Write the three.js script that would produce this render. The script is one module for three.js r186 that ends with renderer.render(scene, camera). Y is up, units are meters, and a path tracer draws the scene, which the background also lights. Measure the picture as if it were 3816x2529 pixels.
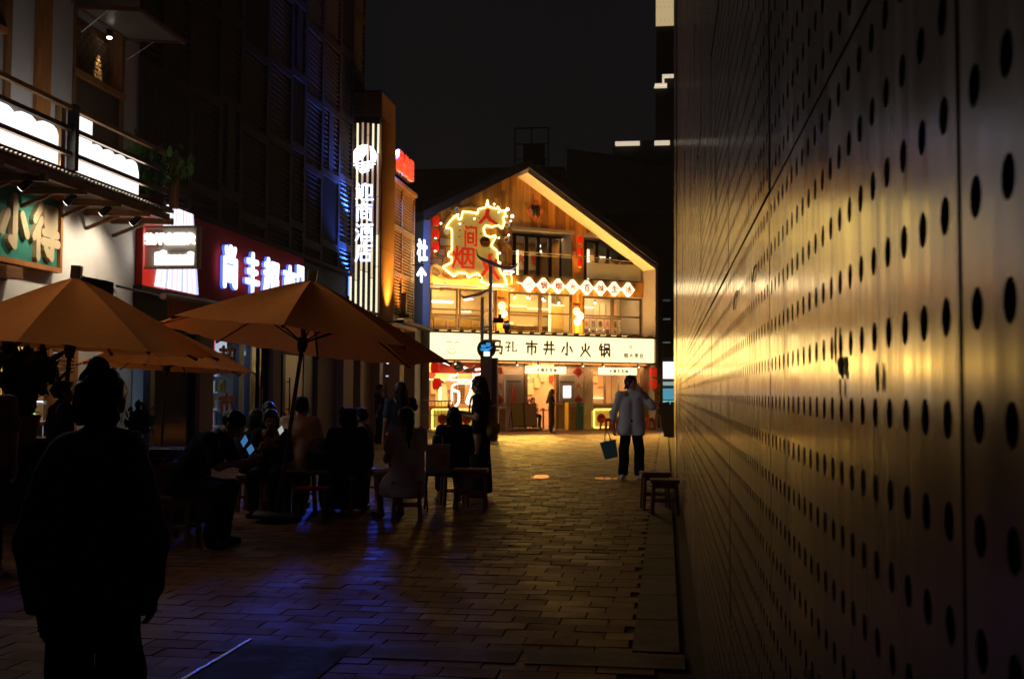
import * as THREE from 'three';
import { mergeGeometries } from 'three/addons/utils/BufferGeometryUtils.js';
import { RectAreaLightUniformsLib } from 'three/addons/lights/RectAreaLightUniformsLib.js';

// ---------- scene, camera, sky, exposure (street runs along -z, y up, metres; the perforated wall stands on the +x side) ----------
const scene = new THREE.Scene();
const renderer = new THREE.WebGLRenderer({ antialias: true });
renderer.shadowMap.enabled = true;
renderer.toneMapping = THREE.LinearToneMapping;
renderer.toneMappingExposure = 1;
RectAreaLightUniformsLib.init();
const camera = new THREE.PerspectiveCamera(33.18, 1024 / 678, 0.05, 400);
camera.position.set(0, 1.43, 0);
camera.rotation.order = 'YXZ';
camera.rotation.set(0.04644, 0.13442, 0.006);
camera.focus = 5;
camera.userData.fStop = 11.5;
{ // night sky: very dark blue-grey city air, the same all round
  const n = 32, d = new Float32Array(n * n * 2);
  const px = new Float32Array(64 * 32 * 4);
  for (let y = 0; y < 32; y++) for (let x = 0; x < 64; x++) {
    const up = Math.max(0, (y - 15.5) / 16), k = 1 - 0.25 * up, o = (y * 64 + x) * 4;
    px[o] = 0.0045 * k; px[o + 1] = 0.0047 * k; px[o + 2] = 0.0054 * k; px[o + 3] = 1;
  }
  const sky = new THREE.DataTexture(px, 64, 32, THREE.RGBAFormat, THREE.FloatType);
  sky.mapping = THREE.EquirectangularReflectionMapping; sky.magFilter = THREE.LinearFilter; sky.needsUpdate = true;
  scene.background = sky; scene.environment = sky;
}
scene.fog = new THREE.FogExp2(0x8c8680, 0.0008); // faint city haze that the signs light up

// ---------- helpers ----------
const V = (x, y, z) => new THREE.Vector3(x, y, z);
let seed = 1234;
const rnd = (a = 0, b = 1) => { seed = (seed + 0x6d2b79f5) | 0; let t = Math.imul(seed ^ (seed >>> 15), 1 | seed); t = (t + Math.imul(t ^ (t >>> 7), 61 | t)) ^ t; return a + (b - a) * (((t ^ (t >>> 14)) >>> 0) / 4294967296); };
const hash = (x, y, s) => { let h = (Math.imul(x, 374761393) + Math.imul(y, 668265263) + Math.imul(s, 1274126177)) | 0; h = Math.imul(h ^ (h >>> 13), 1274126177); return ((h ^ (h >>> 16)) >>> 0) / 4294967296; };
function noise2(x, y, s, px = 1e9, py = 1e9) { // value noise, tileable with whole periods
  const ix = Math.floor(x), iy = Math.floor(y), fx = x - ix, fy = y - iy, u = fx * fx * (3 - 2 * fx), v = fy * fy * (3 - 2 * fy), m = (a, p) => ((a % p) + p) % p;
  const a = hash(m(ix, px), m(iy, py), s), b = hash(m(ix + 1, px), m(iy, py), s), c = hash(m(ix, px), m(iy + 1, py), s), d = hash(m(ix + 1, px), m(iy + 1, py), s);
  return (a + (b - a) * u) * (1 - v) + (c + (d - c) * u) * v;
}
const fbm = (x, y, s, p, q, o = 4) => { let r = 0, a = 0.5, f = 1; for (let i = 0; i < o; i++) { r += a * noise2(x * f, y * f, s + i, p * f, q * f); a *= 0.5; f *= 2; } return r / (1 - Math.pow(0.5, o)); };
function tex(w, h, fn, srgb = false) {
  const d = new Uint8Array(w * h * 4);
  for (let y = 0; y < h; y++) for (let x = 0; x < w; x++) { const c = fn(x / w, y / h), o = (y * w + x) * 4; for (let k = 0; k < 3; k++) d[o + k] = Math.max(0, Math.min(255, (Array.isArray(c) ? c[k] : c) * 255)); d[o + 3] = 255; }
  const t = new THREE.DataTexture(d, w, h); t.wrapS = t.wrapT = THREE.RepeatWrapping; t.magFilter = THREE.LinearFilter; if (srgb) t.colorSpace = THREE.SRGBColorSpace; t.needsUpdate = true; return t;
}
const rep = (t, x, y) => { const c = t.clone(); c.repeat.set(x, y); c.needsUpdate = true; return c; };
const lin = (c) => Array.isArray(c) ? new THREE.Color().setRGB(...c) : new THREE.Color(c);
const mat = (color, roughness = 0.8, more = {}) => { const m = new THREE.MeshPhysicalMaterial({ roughness, side: THREE.DoubleSide, specularIntensity: 0.35, ...more }); m.color = lin(color); if (more.emissive) m.emissive = lin(more.emissive); return m; };
const glow = (rgb, k = 1) => { const m = new THREE.MeshStandardMaterial({ roughness: 0.6 }); m.color = lin([0.6, 0.6, 0.6]); m.emissive = lin(rgb); m.emissiveIntensity = k; return m; };
const glassMat = (tint = [0.9, 0.92, 0.9]) => mat(tint, 0.02, { specularIntensity: 1, transmission: 1, thickness: 0, ior: 1.45 });

const count = new Map();
function numbered(n) { const k = count.get(n) || 0; count.set(n, k + 1); return k ? n + '_' + String(k).padStart(3, '0') : n; }
function shade(o) { o.traverse((c) => { if (c.isMesh) { c.castShadow = true; c.receiveShadow = true; } }); return o; }
function thing(name, label, category, pos = [0, 0, 0], turn = 0, group) {
  const o = new THREE.Group(); o.name = numbered(name); o.position.set(...pos); o.rotation.y = turn;
  o.userData = { label, category }; if (group) o.userData.group = group;
  scene.add(o); return o;
}
function structure(name) { const o = new THREE.Group(); o.name = numbered(name); o.userData = { kind: 'structure' }; scene.add(o); return o; }
function part(name, geos, m, parent, kind) {
  const g = Array.isArray(geos) ? merge(geos) : geos;
  const o = new THREE.Mesh(g, m); o.name = name; o.castShadow = o.receiveShadow = true; if (kind) o.userData.kind = kind;
  parent.add(o); return o;
}
function tag(o, label, group) { o.userData.label = label; if (group) o.userData.group = group; return o; }
function copyOf(src, pos, turn, label, group) {
  const c = src.clone(); c.name = numbered(src.name.replace(/_\d{3}$/, '')); c.position.set(...pos); if (turn !== undefined) c.rotation.y = turn;
  c.userData = { ...src.userData, label: label || src.userData.label }; if (group) c.userData.group = group; scene.add(c); return c;
}
const merge = (l) => l.length === 1 ? l[0] : mergeGeometries(l.map((g) => { const k = g.index ? g.toNonIndexed() : g; for (const a of Object.keys(k.attributes)) if (!['position', 'normal', 'uv'].includes(a)) k.deleteAttribute(a); if (!k.attributes.uv) k.setAttribute('uv', new THREE.BufferAttribute(new Float32Array(k.attributes.position.count * 2), 2)); k.morphAttributes = {}; return k; }));
// box given by centre; uv in metres on every face
function box(w, h, d, x = 0, y = 0, z = 0, ry = 0, rz = 0, rx = 0) {
  const g = new THREE.BoxGeometry(w, h, d), u = g.attributes.uv, dims = [[d, h], [d, h], [w, d], [w, d], [w, h], [w, h]];
  for (let i = 0; i < 24; i++) { const q = dims[i >> 2]; u.setXY(i, u.getX(i) * q[0], u.getY(i) * q[1]); }
  if (rx) g.rotateX(rx); if (rz) g.rotateZ(rz); if (ry) g.rotateY(ry);
  return g.translate(x, y, z);
}
// box given by two corners
const span = (x0, x1, y0, y1, z0, z1) => box(Math.abs(x1 - x0), Math.abs(y1 - y0), Math.abs(z1 - z0), (x0 + x1) / 2, (y0 + y1) / 2, (z0 + z1) / 2);
// box with its edges cut back, for things that catch light
function soft(w, h, d, x = 0, y = 0, z = 0, r = 0.01, ry = 0) {
  const s = new THREE.Shape(), a = w / 2 - r, b = h / 2 - r;
  s.moveTo(-a, -b); s.lineTo(a, -b); s.lineTo(a, b); s.lineTo(-a, b);
  const g = new THREE.ExtrudeGeometry(s, { depth: d - 2 * r, bevelEnabled: true, bevelSize: r, bevelThickness: r, bevelSegments: 2 }); g.translate(0, 0, -d / 2 + r);
  if (ry) g.rotateY(ry); return g.translate(x, y, z);
}
function bar(a, b, r0, r1 = r0, n = 8) { // round bar from a to b
  const A = V(...a), B = V(...b), L = A.distanceTo(B), g = new THREE.CylinderGeometry(r1, r0, L, n);
  g.applyQuaternion(new THREE.Quaternion().setFromUnitVectors(V(0, 1, 0), B.clone().sub(A).normalize()));
  return g.translate((A.x + B.x) / 2, (A.y + B.y) / 2, (A.z + B.z) / 2);
}
function beam(a, b, w, h) { // square bar from a to b
  const A = V(...a), B = V(...b), L = A.distanceTo(B), g = new THREE.BoxGeometry(w, L, h);
  g.applyQuaternion(new THREE.Quaternion().setFromUnitVectors(V(0, 1, 0), B.clone().sub(A).normalize()));
  return g.translate((A.x + B.x) / 2, (A.y + B.y) / 2, (A.z + B.z) / 2);
}
const tube = (pts, r, n = 40, m = 8, closed = false, tension = 0.5) => new THREE.TubeGeometry(new THREE.CatmullRomCurve3(pts.map((p) => V(...p)), closed, 'catmullrom', tension), n, r, m, closed);
function lathe(pts, n = 24, x = 0, y = 0, z = 0) { return new THREE.LatheGeometry(pts.map((p) => new THREE.Vector2(...p)), n).translate(x, y, z); }
const ball = (r, x = 0, y = 0, z = 0, sx = 1, sy = 1, sz = 1, n = 12) => new THREE.SphereGeometry(r, n, Math.max(6, n * 0.7 | 0)).scale(sx, sy, sz).translate(x, y, z);
function poly(pts, depth, x = 0, y = 0, z = 0, holes = [], bevel = 0) { // extruded outline in the x-y plane, front face at +z
  const s = new THREE.Shape(pts.map((p) => new THREE.Vector2(...p)));
  for (const h of holes) s.holes.push(new THREE.Path(h.map((p) => new THREE.Vector2(...p))));
  return new THREE.ExtrudeGeometry(s, { depth, bevelEnabled: bevel > 0, bevelSize: bevel, bevelThickness: bevel, bevelSegments: 2, curveSegments: 8 }).translate(x, y, z - depth);
}
const at = (o, x, y, z, ry = 0, rx = 0, rz = 0) => { o.position.set(x, y, z); o.rotation.set(rx, ry, rz); return o; };
function area(name, w, h, rgb, k, pos, look, parent = scene) { // a light of the size of the glowing face, just in front of it
  const l = new THREE.RectAreaLight(lin(rgb), k, w, h); l.name = name; l.position.set(...pos); parent.add(l); l.lookAt(...look); return l;
}
function point(name, rgb, k, pos, r = 1, parent = scene) { const l = new THREE.PointLight(lin(rgb), k); l.name = name; l.position.set(...pos); l.castShadow = true; l.shadow.radius = r; parent.add(l); return l; }
function spot(name, rgb, k, pos, to, angle, pen = 0.6, r = 1) { const l = new THREE.SpotLight(lin(rgb), k, 0, angle, pen); l.name = name; l.position.set(...pos); l.target.position.set(...to); scene.add(l.target); l.castShadow = true; l.shadow.radius = r; scene.add(l); return l; }

// ---------- lettering: strokes on a 100 x 100 square, y down ----------
const GLYPH = {
  人: '50,8 44,42 12,90;46,40 64,70 94,90', 间: '20,8 28,18;16,28 16,95;36,12 86,12 86,92 74,88;34,38 34,78;34,38 66,38 66,78;34,58 66,58;34,78 66,78',
  烟: '22,8 22,45 6,94;8,30 12,46;38,26 31,42;24,56 38,80;46,14 46,94;46,14 94,14 94,94;46,92 94,92;56,38 84,38;70,22 70,50 56,78;70,52 84,76',
  火: '50,8 50,45 10,94;24,30 30,52;80,26 68,48;50,48 90,94', 一: '12,52 50,49 88,44',
  锅: '24,8 8,36;16,26 40,26;12,46 38,46;26,28 26,88 42,74;52,10 90,10 90,36 52,36 52,10;48,94 48,46 94,46 94,92 86,86;70,36 70,58 56,80;70,58 84,78',
  百: '10,12 90,12;50,12 42,32;22,34 78,34 78,94 22,94 22,34;22,62 78,62', 味: '10,24 34,24 34,74 10,74 10,24;46,28 90,28;42,50 96,50;68,8 68,96;68,52 44,86;68,52 94,86',
  生: '30,10 16,42;24,30 84,30;22,58 80,58;8,92 94,92;52,8 52,92', 活: '12,14 22,24;8,40 18,50;8,92 26,64;84,8 44,22;36,40 96,40;66,20 66,60;44,60 88,60 88,94 44,94 44,60',
  市: '50,4 50,22;8,24 92,24;20,42 20,84;20,42 80,42 80,82 70,80;50,24 50,98', 井: '14,32 86,32;8,62 92,62;34,10 34,62 18,96;66,10 66,96', 小: '50,6 50,92 36,82;26,36 8,70;74,34 92,68',
  尚: '50,4 50,28;22,8 32,26;78,6 66,26;14,96 14,34 86,34 86,94 76,90;34,54 66,54 66,80 34,80 34,54', 丰: '16,20 84,20;20,46 80,46;6,72 94,72;50,2 50,98',
  超: '10,18 44,18;6,40 48,40;27,4 27,72;27,56 46,56;14,56 6,90;10,78 30,90 96,94;54,12 92,12 88,40;70,12 54,42;58,54 90,54 90,80 58,80 58,54', 尸: '20,96 20,10 88,10 88,50 20,50;20,30 88,30;88,50 88,96',
  迎: '12,8 20,18;6,34 22,34 22,74;22,74 6,90;22,80 40,94 98,94;56,10 40,18 40,74;62,18 62,84;62,18 92,18 92,72 78,72', 商: '50,2 50,14;8,16 92,16;34,20 38,30;66,20 60,30;12,98 12,34 88,34 88,96 80,94;42,38 32,52;58,38 70,52;36,60 64,60 64,84 36,84 36,60',
  酒: '10,10 20,20;6,38 16,48;6,94 22,64;34,12 98,12;38,32 94,32 94,96 38,96 38,32;58,12 58,56;76,12 76,56;38,76 94,76', 店: '54,2 54,14;18,16 96,16;20,16 18,64 6,96;56,26 56,56;56,40 88,40;36,58 86,58 86,94 36,94 36,58',
  常: '50,4 50,22;24,8 32,22;76,8 66,22;10,40 10,28 90,28 88,40;32,38 68,38 68,54 32,54 32,38;20,92 20,64 80,64 80,88;50,56 50,98', 在: '8,26 92,26;42,6 12,74;26,54 26,96;40,52 90,52;62,36 62,90;34,90 96,90',
  福: '20,6 28,16;8,28 38,28 10,66;24,48 24,96;46,10 94,10;52,24 88,24 88,42 52,42 52,24;48,54 92,54 92,94 48,94 48,54;48,74 92,74;70,54 70,94',
  春: '14,16 86,16;20,30 80,30;6,44 94,44;50,4 46,44 8,78;52,44 94,76;30,60 70,60 70,96 30,96 30,60;30,78 70,78', 孔: '10,16 46,16 28,40;30,40 30,90 18,84;6,58 50,50;66,8 66,88 96,88 96,72',
  马: '14,12 72,12 68,48;28,12 22,48;22,48 88,48 82,92 66,84;6,70 64,70', 社: '22,6 30,16;8,28 38,28 8,66;24,44 24,96;50,38 92,38;70,10 70,88;44,90 98,90', 个: '50,6 8,50;50,6 94,48;50,40 50,98',
  得: '34,4 10,32;34,30 8,62;24,48 24,96;50,8 86,8 86,36 50,36 50,8;50,22 86,22;42,50 94,50;38,66 98,66;74,50 74,92 60,84;50,76 58,86', 目: '18,6 82,6 82,94 18,94 18,6;18,36 82,36;18,64 82,64',
  佳: '32,4 10,46;22,34 22,98;46,20 92,20;42,44 96,44;46,66 92,66;38,92 98,92;68,6 68,92', 艺: '8,20 92,20;34,6 34,34;66,6 66,34;20,46 76,46 26,90 92,90 92,74', 邦: '8,22 48,22;10,46 46,46;4,68 52,68;30,6 28,60 12,94;62,10 62,98;62,10 90,10 76,40 94,62 72,70',
  合: '50,4 6,44;50,4 94,44;30,46 70,46;24,62 76,62 76,94 24,94 24,62', 回: '10,8 90,8 90,94 10,94 10,8;34,34 66,34 66,66 34,66 34,34', 发: '18,14 10,36 90,36;46,6 34,56 8,92;34,56 80,56 30,94;44,62 92,94;66,12 78,24',
  财: '10,12 42,12;10,12 10,66;42,12 42,66;26,26 26,60 6,94;30,66 46,90;50,32 96,32;78,6 78,92 64,84;76,36 50,76', 神: '20,6 28,16;8,28 38,28 8,66;24,44 24,96;50,24 90,24 90,72 50,72 50,24;50,48 90,48;70,6 70,98',
};
// one character as raised strokes: w, h its size, t the stroke width (share of 100), d its depth; brush = strokes thin out towards their end
function glyph(ch, w, h, t = 11, d = 0.03, brush = 0, z = 0) {
  const list = [];
  for (const s of GLYPH[ch].split(';')) {
    const p = s.trim().split(' ').map((q) => q.split(',').map(Number)); let walked = 0, total = 0;
    for (let i = 1; i < p.length; i++) total += Math.hypot(p[i][0] - p[i - 1][0], p[i][1] - p[i - 1][1]);
    for (let i = 1; i < p.length; i++) {
      const [ax, ay] = p[i - 1], [bx, by] = p[i], L = Math.hypot(bx - ax, by - ay) || 1, nx = -(by - ay) / L, ny = (bx - ax) / L, out = [];
      const r0 = t / 2 * (1 + brush * 0.25 - brush * 0.6 * walked / total), r1 = t / 2 * (1 + brush * 0.25 - brush * 0.6 * (walked + L) / total); walked += L;
      const a0 = Math.atan2(ny, nx);
      for (let k = 0; k <= 4; k++) { const a = a0 + Math.PI * k / 4; out.push([ax + Math.cos(a) * r0, ay + Math.sin(a) * r0]); }
      for (let k = 0; k <= 4; k++) { const a = a0 + Math.PI + Math.PI * k / 4; out.push([bx + Math.cos(a) * r1, by + Math.sin(a) * r1]); }
      const lift = 0.0004 * list.length;
      list.push(poly(out.map(([x, y]) => [(x / 100 - 0.5) * w, (0.5 - y / 100) * h]), d, 0, 0, d + z + lift));
    }
  }
  return merge(list);
}
// ================= the street =================
const paverTex = tex(256, 256, (u, v) => { const n = fbm(u * 8, v * 8, 3, 8, 8, 5), s = noise2(u * 90, v * 90, 9, 90, 90); const k = 0.62 + 0.5 * n + 0.2 * (s - 0.5); return [k * 0.82, k * 0.8, k * 0.78]; });
const paverRough = tex(256, 256, (u, v) => 0.56 + 0.55 * fbm(u * 6, v * 6, 21, 6, 6, 4));
const paverMats = [[0.25, 0.1, 0.033], [0.22, 0.09, 0.031], [0.28, 0.111, 0.036], [0.195, 0.08, 0.029]].map((c, i) => mat(c, [0.8, 0.9, 0.72, 0.86][i], { specularColor: lin([1, 0.72, 0.48]), map: rep(paverTex, 0.9, 0.9), roughnessMap: rep(paverRough, 0.7, 0.7), bumpMap: rep(paverTex, 0.9, 0.9), bumpScale: 0.006, specularIntensity: 0.2 }));
const ground = structure('ground');
part('joint_bed', span(-70, 20, -0.25, -0.012, 14, -120), mat([0.09, 0.05, 0.03], 0.95), ground);
part('distant_paving', [span(-8.5, -0.2, -0.011, -0.001, -43.6, -75), span(-60, -8.5, -0.011, -0.001, 14, -75)], paverMats[1], ground);
const pavement = structure('pavement');
{
  const PW = 0.3, PD = 0.2, gap = 0.004, near = [], far = [];
  for (let r = 0; r < 192; r++) {
    const z = -5.2 - r * PD, s = -z, x0 = Math.max(-8.5, -0.66 * s - 0.6);
    for (let x = -0.205 - PW / 2 + (r % 2 ? 0 : PW / 2) - (r % 3 ? 0 : 0.04); x > x0; x -= PW) near.push([x, z, r]);
  }
  near.sort((a, b) => (a[1] === b[1] ? b[0] - a[0] : b[1] - a[1]));
  const geo = (() => { const g = new THREE.BoxGeometry(PW - gap, 0.03, PD - gap), p = g.attributes.position; const uv = g.attributes.uv; for (let i = 0; i < p.count; i++) { if (p.getY(i) > 0) p.setXYZ(i, p.getX(i) * 0.985, p.getY(i), p.getZ(i) * 0.978); uv.setXY(i, p.getX(i) * 1.0 + 0.5, p.getZ(i) + 0.5); } g.computeVertexNormals(); return g; })();
  // the pavers that show largest lie singly, those further up the street as one field
  const pick = near.filter((p) => p[0] > -3.9 && p[1] > -9.5).sort((a, b) => b[1] - a[1]).slice(0, 296), chosen = new Set(pick);
  const geos = [0, 1, 2, 3, 4, 5].map((k) => { const g = geo.clone(), u = g.attributes.uv; for (let i = 0; i < u.count; i++) u.setXY(i, u.getX(i) + k * 0.37, u.getY(i) + k * 0.61); return g; });
  const place = (m, x, z) => m.compose(V(x, -0.015 + rnd(-0.0022, 0.0022), z), new THREE.Quaternion().setFromEuler(new THREE.Euler(rnd(-0.011, 0.011), rnd(-0.006, 0.006), rnd(-0.008, 0.008))), V(1, 1, 1));
  for (const [x, z] of pick) { const o = part('paver', geos[(rnd() * 6) | 0], paverMats[[3, 1, 0, 2][Math.max(0, Math.min(3, (fbm(x * 0.9 + 40, z * 0.9 + 90, 7, 1e6, 1e6, 3) * 5.2 - 0.8 + rnd(-0.5, 0.5)) | 0))]], pavement); place(o.matrix, x, z); o.matrix.decompose(o.position, o.quaternion, o.scale); }
  const rest = near.filter((p) => !chosen.has(p));
  for (let k = 0; k < 4; k++) {
    const list = rest.filter((_, i) => (i * 7 + ((i / 5) | 0) * 3) % 4 === k), im = new THREE.InstancedMesh(geos[k], paverMats[k], list.length), m = new THREE.Matrix4();
    list.forEach(([x, z], i) => { place(m, x, z); im.setMatrixAt(i, m); const q = 0.62 + 0.6 * fbm(x * 0.6 + 40, z * 0.6 + 90, 7, 1e6, 1e6, 4) + rnd(-0.06, 0.06); im.setColorAt(i, new THREE.Color(q, q, q)); });
    im.name = 'paver_field'; im.userData.kind = 'stuff'; im.receiveShadow = true; pavement.add(im);
  }
}
{ // long border slabs and the gutter at the foot of the perforated wall
  const border = structure('kerb'), slab = [0, 1, 2].map((k) => mat([0.1 + 0.015 * k, 0.055 + 0.01 * k, 0.035 + 0.009 * k], 0.95, { map: paverTex, roughnessMap: paverRough }));
  for (let i = 0; i < 40; i++) part('border_slab', soft(0.262, 0.05, 0.886, -0.056, -0.018 + rnd(-0.001, 0.002), -6.85 - i * 0.9, 0.006), slab[i % 3], border);
  for (let i = 0; i < 3; i++) part('cross_slab', soft(0.84, 0.05, 0.34, -0.34 - i * 0.85 + (i ? -0.02 : 0.02), -0.02, -6.2 + (i % 2) * 0.002, 0.006), slab[(i + 1) % 3], border);
  part('gutter', span(0.082, 0.2, -0.04, -0.018, -5, -43), mat([0.03, 0.028, 0.027], 0.5), border);
}
// steel cover plate let into the paving, its raised rim polished by feet
{
  const t = thing('cover_plate', 'dark steel cover plate in the paving, its worn edge strip glinting blue', 'floor cover', [-2.36, 0, -5.5], 0);
  part('plate', soft(0.62, 0.02, 1.5, 0.33, -0.004, 0.02, 0.004), mat([0.06, 0.055, 0.055], 1, { specularIntensity: 0.1, roughnessMap: paverRough, bumpMap: rep(paverTex, 5, 5), bumpScale: 0.012 }), t);
  part('edge_strip', soft(0.02, 0.016, 1.75, 0.0, 0.004, 0.02, 0.005), mat([0.6, 0.62, 0.66], 0.24, { metalness: 1, roughnessMap: paverRough, bumpMap: rep(paverTex, 6, 6), bumpScale: 0.01 }), t);
}
{ // shallow pools of spilt water
  const m = mat([0.03, 0.026, 0.024], 0.03, { specularIntensity: 1.4 });
  const pool = (x, z, rx, rz, k, label) => { const pts = []; for (let i = 0; i < 22; i++) { const a = i / 22 * Math.PI * 2, r = 0.7 + 0.5 * noise2(Math.cos(a) * 1.6 + k * 9, Math.sin(a) * 1.6, 5 + k); pts.push([Math.cos(a) * rx * r, Math.sin(a) * rz * r]); } const t = thing('puddle', label, 'puddle', [x, 0.004, z]); part('water', poly(pts, 0.003).rotateX(-Math.PI / 2), m, t); };
  pool(-2.1, -19.4, 0.17, 0.42, 1, 'thin streak of spilt water on the paving beyond the woman with the backpack');
  pool(-1.72, -19.2, 0.1, 0.2, 2, 'small wet spot on the paving between two longer puddles');
  pool(-0.98, -19.15, 0.2, 0.26, 3, 'flat puddle beside the feet of the person with the blue bag');
  pool(-0.45, -19.05, 0.07, 0.16, 4, 'tiny puddle between the white shoes of the person with the blue bag');
}

// ================= the perforated wall =================
{
  const X = 0.19, PW = 1.36, PH = 1.05, Z0 = 0.769, Y0 = 0.75;
  const wave = tex(512, 128, (u, v) => 0.5 + 0.3 * (fbm(u * 60, v * 2, 31, 60, 2, 3) - 0.5) + 0.5 * (noise2(u * 7, v * 2, 44, 7, 2) - 0.5));
  const smear = tex(512, 256, (u, v) => { const n = fbm(u * 14, v * 3, 51, 14, 3, 5), s = fbm(u * 90, v * 4, 57, 90, 4, 2); return 0.5 + 0.34 * (n - 0.5) + 0.3 * (s - 0.5); });
  const dirt = tex(512, 256, (u, v) => { const n = fbm(u * 9, v * 5, 71, 9, 5, 5), s = fbm(u * 80, v * 3, 77, 80, 3, 3); const k = 0.78 + 0.35 * (n - 0.5) + 0.25 * (s - 0.5); return [k, k * 0.985, k * 0.975]; });
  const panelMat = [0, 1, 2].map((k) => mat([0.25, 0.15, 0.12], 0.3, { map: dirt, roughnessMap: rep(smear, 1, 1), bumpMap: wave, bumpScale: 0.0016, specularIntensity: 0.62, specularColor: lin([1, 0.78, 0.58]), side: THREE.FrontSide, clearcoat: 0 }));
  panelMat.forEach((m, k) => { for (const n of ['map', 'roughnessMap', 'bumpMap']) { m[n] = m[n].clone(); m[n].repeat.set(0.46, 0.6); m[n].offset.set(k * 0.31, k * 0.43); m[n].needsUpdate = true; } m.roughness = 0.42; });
  // one perforated sheet: square cells, each a ring of faces round its hole, with the cut edge of the metal behind it; u runs along the wall
  function sheet(nx, ny, w, h, r, seg, lipped) {
    const P = [], N = [], U = [], cx = w / nx, cy = h / ny;
    const quad = (a, b, c, d, n) => { for (const q of [a, b, c, a, c, d]) { P.push(...q); N.push(...n); U.push(q[2], q[1]); } };
    for (let i = 0; i < nx; i++) for (let j = 0; j < ny; j++) {
      const ox = (i + 0.5) * cx - w / 2, oy = (j + 0.5) * cy - h / 2;
      for (let k = 0; k < seg; k++) {
        const q = [k, k + 1].map((e) => { const a = e / seg * Math.PI * 2 + Math.PI / 4, c = Math.cos(a), s = Math.sin(a), m = Math.max(Math.abs(c), Math.abs(s)); return [[c, s], [c / m, s / m]]; });
        const I = q.map((e) => [0, oy + e[0][1] * r, ox + e[0][0] * r]), O = q.map((e) => [0, oy + e[1][1] * cy / 2, ox + e[1][0] * cx / 2]);
        quad(I[0], I[1], O[1], O[0], [-1, 0, 0]);
        if (lipped) { const B = I.map((p) => [0.004, p[1], p[2]]), a = (k + 0.5) / seg * Math.PI * 2 + Math.PI / 4; quad(I[0], B[0], B[1], I[1], [0, -Math.sin(a), -Math.cos(a)]); }
      }
    }
    const e = (y0, z0, y1, z1, n) => quad([0, y0, z0], [0, y1, z1], [0.018, y1, z1], [0.018, y0, z0], n), a = w / 2, b = h / 2;
    e(-b, -a, -b, a, [0, -1, 0]); e(b, -a, b, a, [0, 1, 0]); e(-b, -a, b, -a, [0, 0, -1]); e(-b, a, b, a, [0, 0, 1]);
    const g = new THREE.BufferGeometry(); g.setAttribute('position', new THREE.Float32BufferAttribute(P, 3)); g.setAttribute('normal', new THREE.Float32BufferAttribute(N, 3)); g.setAttribute('uv', new THREE.Float32BufferAttribute(U, 2)); return g;
  }
  const wall = thing('perforated_wall', 'tall grey metal wall of perforated panels along the street, mirroring the lights', 'wall', [X, 0, 0]);
  const seam = 0.01, fine = sheet(20, 15, PW - seam, PH - seam, 0.0136, 16, true), coarse = sheet(20, 15, PW - seam, PH - seam, 0.0136, 8, false), low = sheet(20, 9, PW - seam, 0.63, 0.0136, 16, true), lowCoarse = sheet(20, 9, PW - seam, 0.63, 0.0136, 8, false);
  const facing = (g) => { const p = g.attributes.position.array, n = g.attributes.normal.array; for (let i = 0; i < p.length; i += 9) { const a = V(p[i], p[i + 1], p[i + 2]), b = V(p[i + 3], p[i + 4], p[i + 5]), c = V(p[i + 6], p[i + 7], p[i + 8]), m = b.clone().sub(a).cross(c.clone().sub(a)); if (m.dot(V(n[i], n[i + 1], n[i + 2])) < 0) for (let k = 0; k < 3; k++) { const t = p[i + 3 + k]; p[i + 3 + k] = p[i + 6 + k]; p[i + 6 + k] = t; } } for (let i = 0; i < p.length; i += 3) g.attributes.uv.setXY(i / 3, p[i + 2], p[i + 1]); return g; };
  [fine, coarse, low, lowCoarse].forEach(facing);
  for (let k = -1; k < 19; k++) {
    const zc = -(Z0 + (k + 0.5) * PW), far = Z0 + (k + 1) * PW;
    for (let j = -1; j < 10; j++) {
      const y0 = j < 0 ? 0.11 : Y0 + j * PH;
      if (y0 > 1.43 + 0.36 * far + 0.6 || (j < 0 && far < 2.2)) continue;
      const near = k < 4, o = part('panel', j < 0 ? (near ? low : lowCoarse) : (near ? fine : coarse), panelMat[(k * 2 + j * 5 + 20) % 3], wall);
      o.position.set(rnd(-0.0004, 0.0004), j < 0 ? 0.11 + 0.315 : y0 + PH / 2, zc); o.rotation.set(0, k >= 4 && k < 18 ? rnd(-0.0014, 0.0014) : rnd(-0.0006, 0.0006), rnd(-0.0034, 0.0034));
    }
  }
  part('backing', span(0.045, 0.3, 0, 11.4, 1, -26.6), mat([0.012, 0.012, 0.013], 0.9), wall);
  part('corner_post', [span(-0.012, 0.05, 0, 11.4, -19.35, -19.43)], mat([0.02, 0.02, 0.022], 0.5), wall);
  part('seam_strip', [span(0.004, 0.02, 1.783, 1.806, 1, -14), span(0.004, 0.02, 0.738, 0.756, 1, -14)], mat([0.02, 0.019, 0.018], 0.7), wall);
  // smudges and scraped spots on the sheets
  const grime = mat([0.035, 0.028, 0.026], 0.9);
  [[1.46, -1.266, 0.011, 0.02], [1.452, -1.252, 0.007, 0.008], [1.444, -1.049, 0.012, 0.007], [1.482, -1.3, 0.02, 0.006], [1.436, -1.267, 0.012, 0.004], [1.05, -1.6, 0.008, 0.014]].forEach(([y, z, h, w2], k) => { const pts = []; for (let i = 0; i < 14; i++) { const a = i / 14 * 6.283, r = 0.45 + 0.9 * noise2(Math.cos(a) * 2 + k * 7, Math.sin(a) * 2, 15 + k); pts.push([Math.cos(a) * r * w2, Math.sin(a) * r * h]); } part('stain', poly(pts, 0.0012).rotateY(-Math.PI / 2).translate(-0.0035, y, z), grime, wall); });
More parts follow.
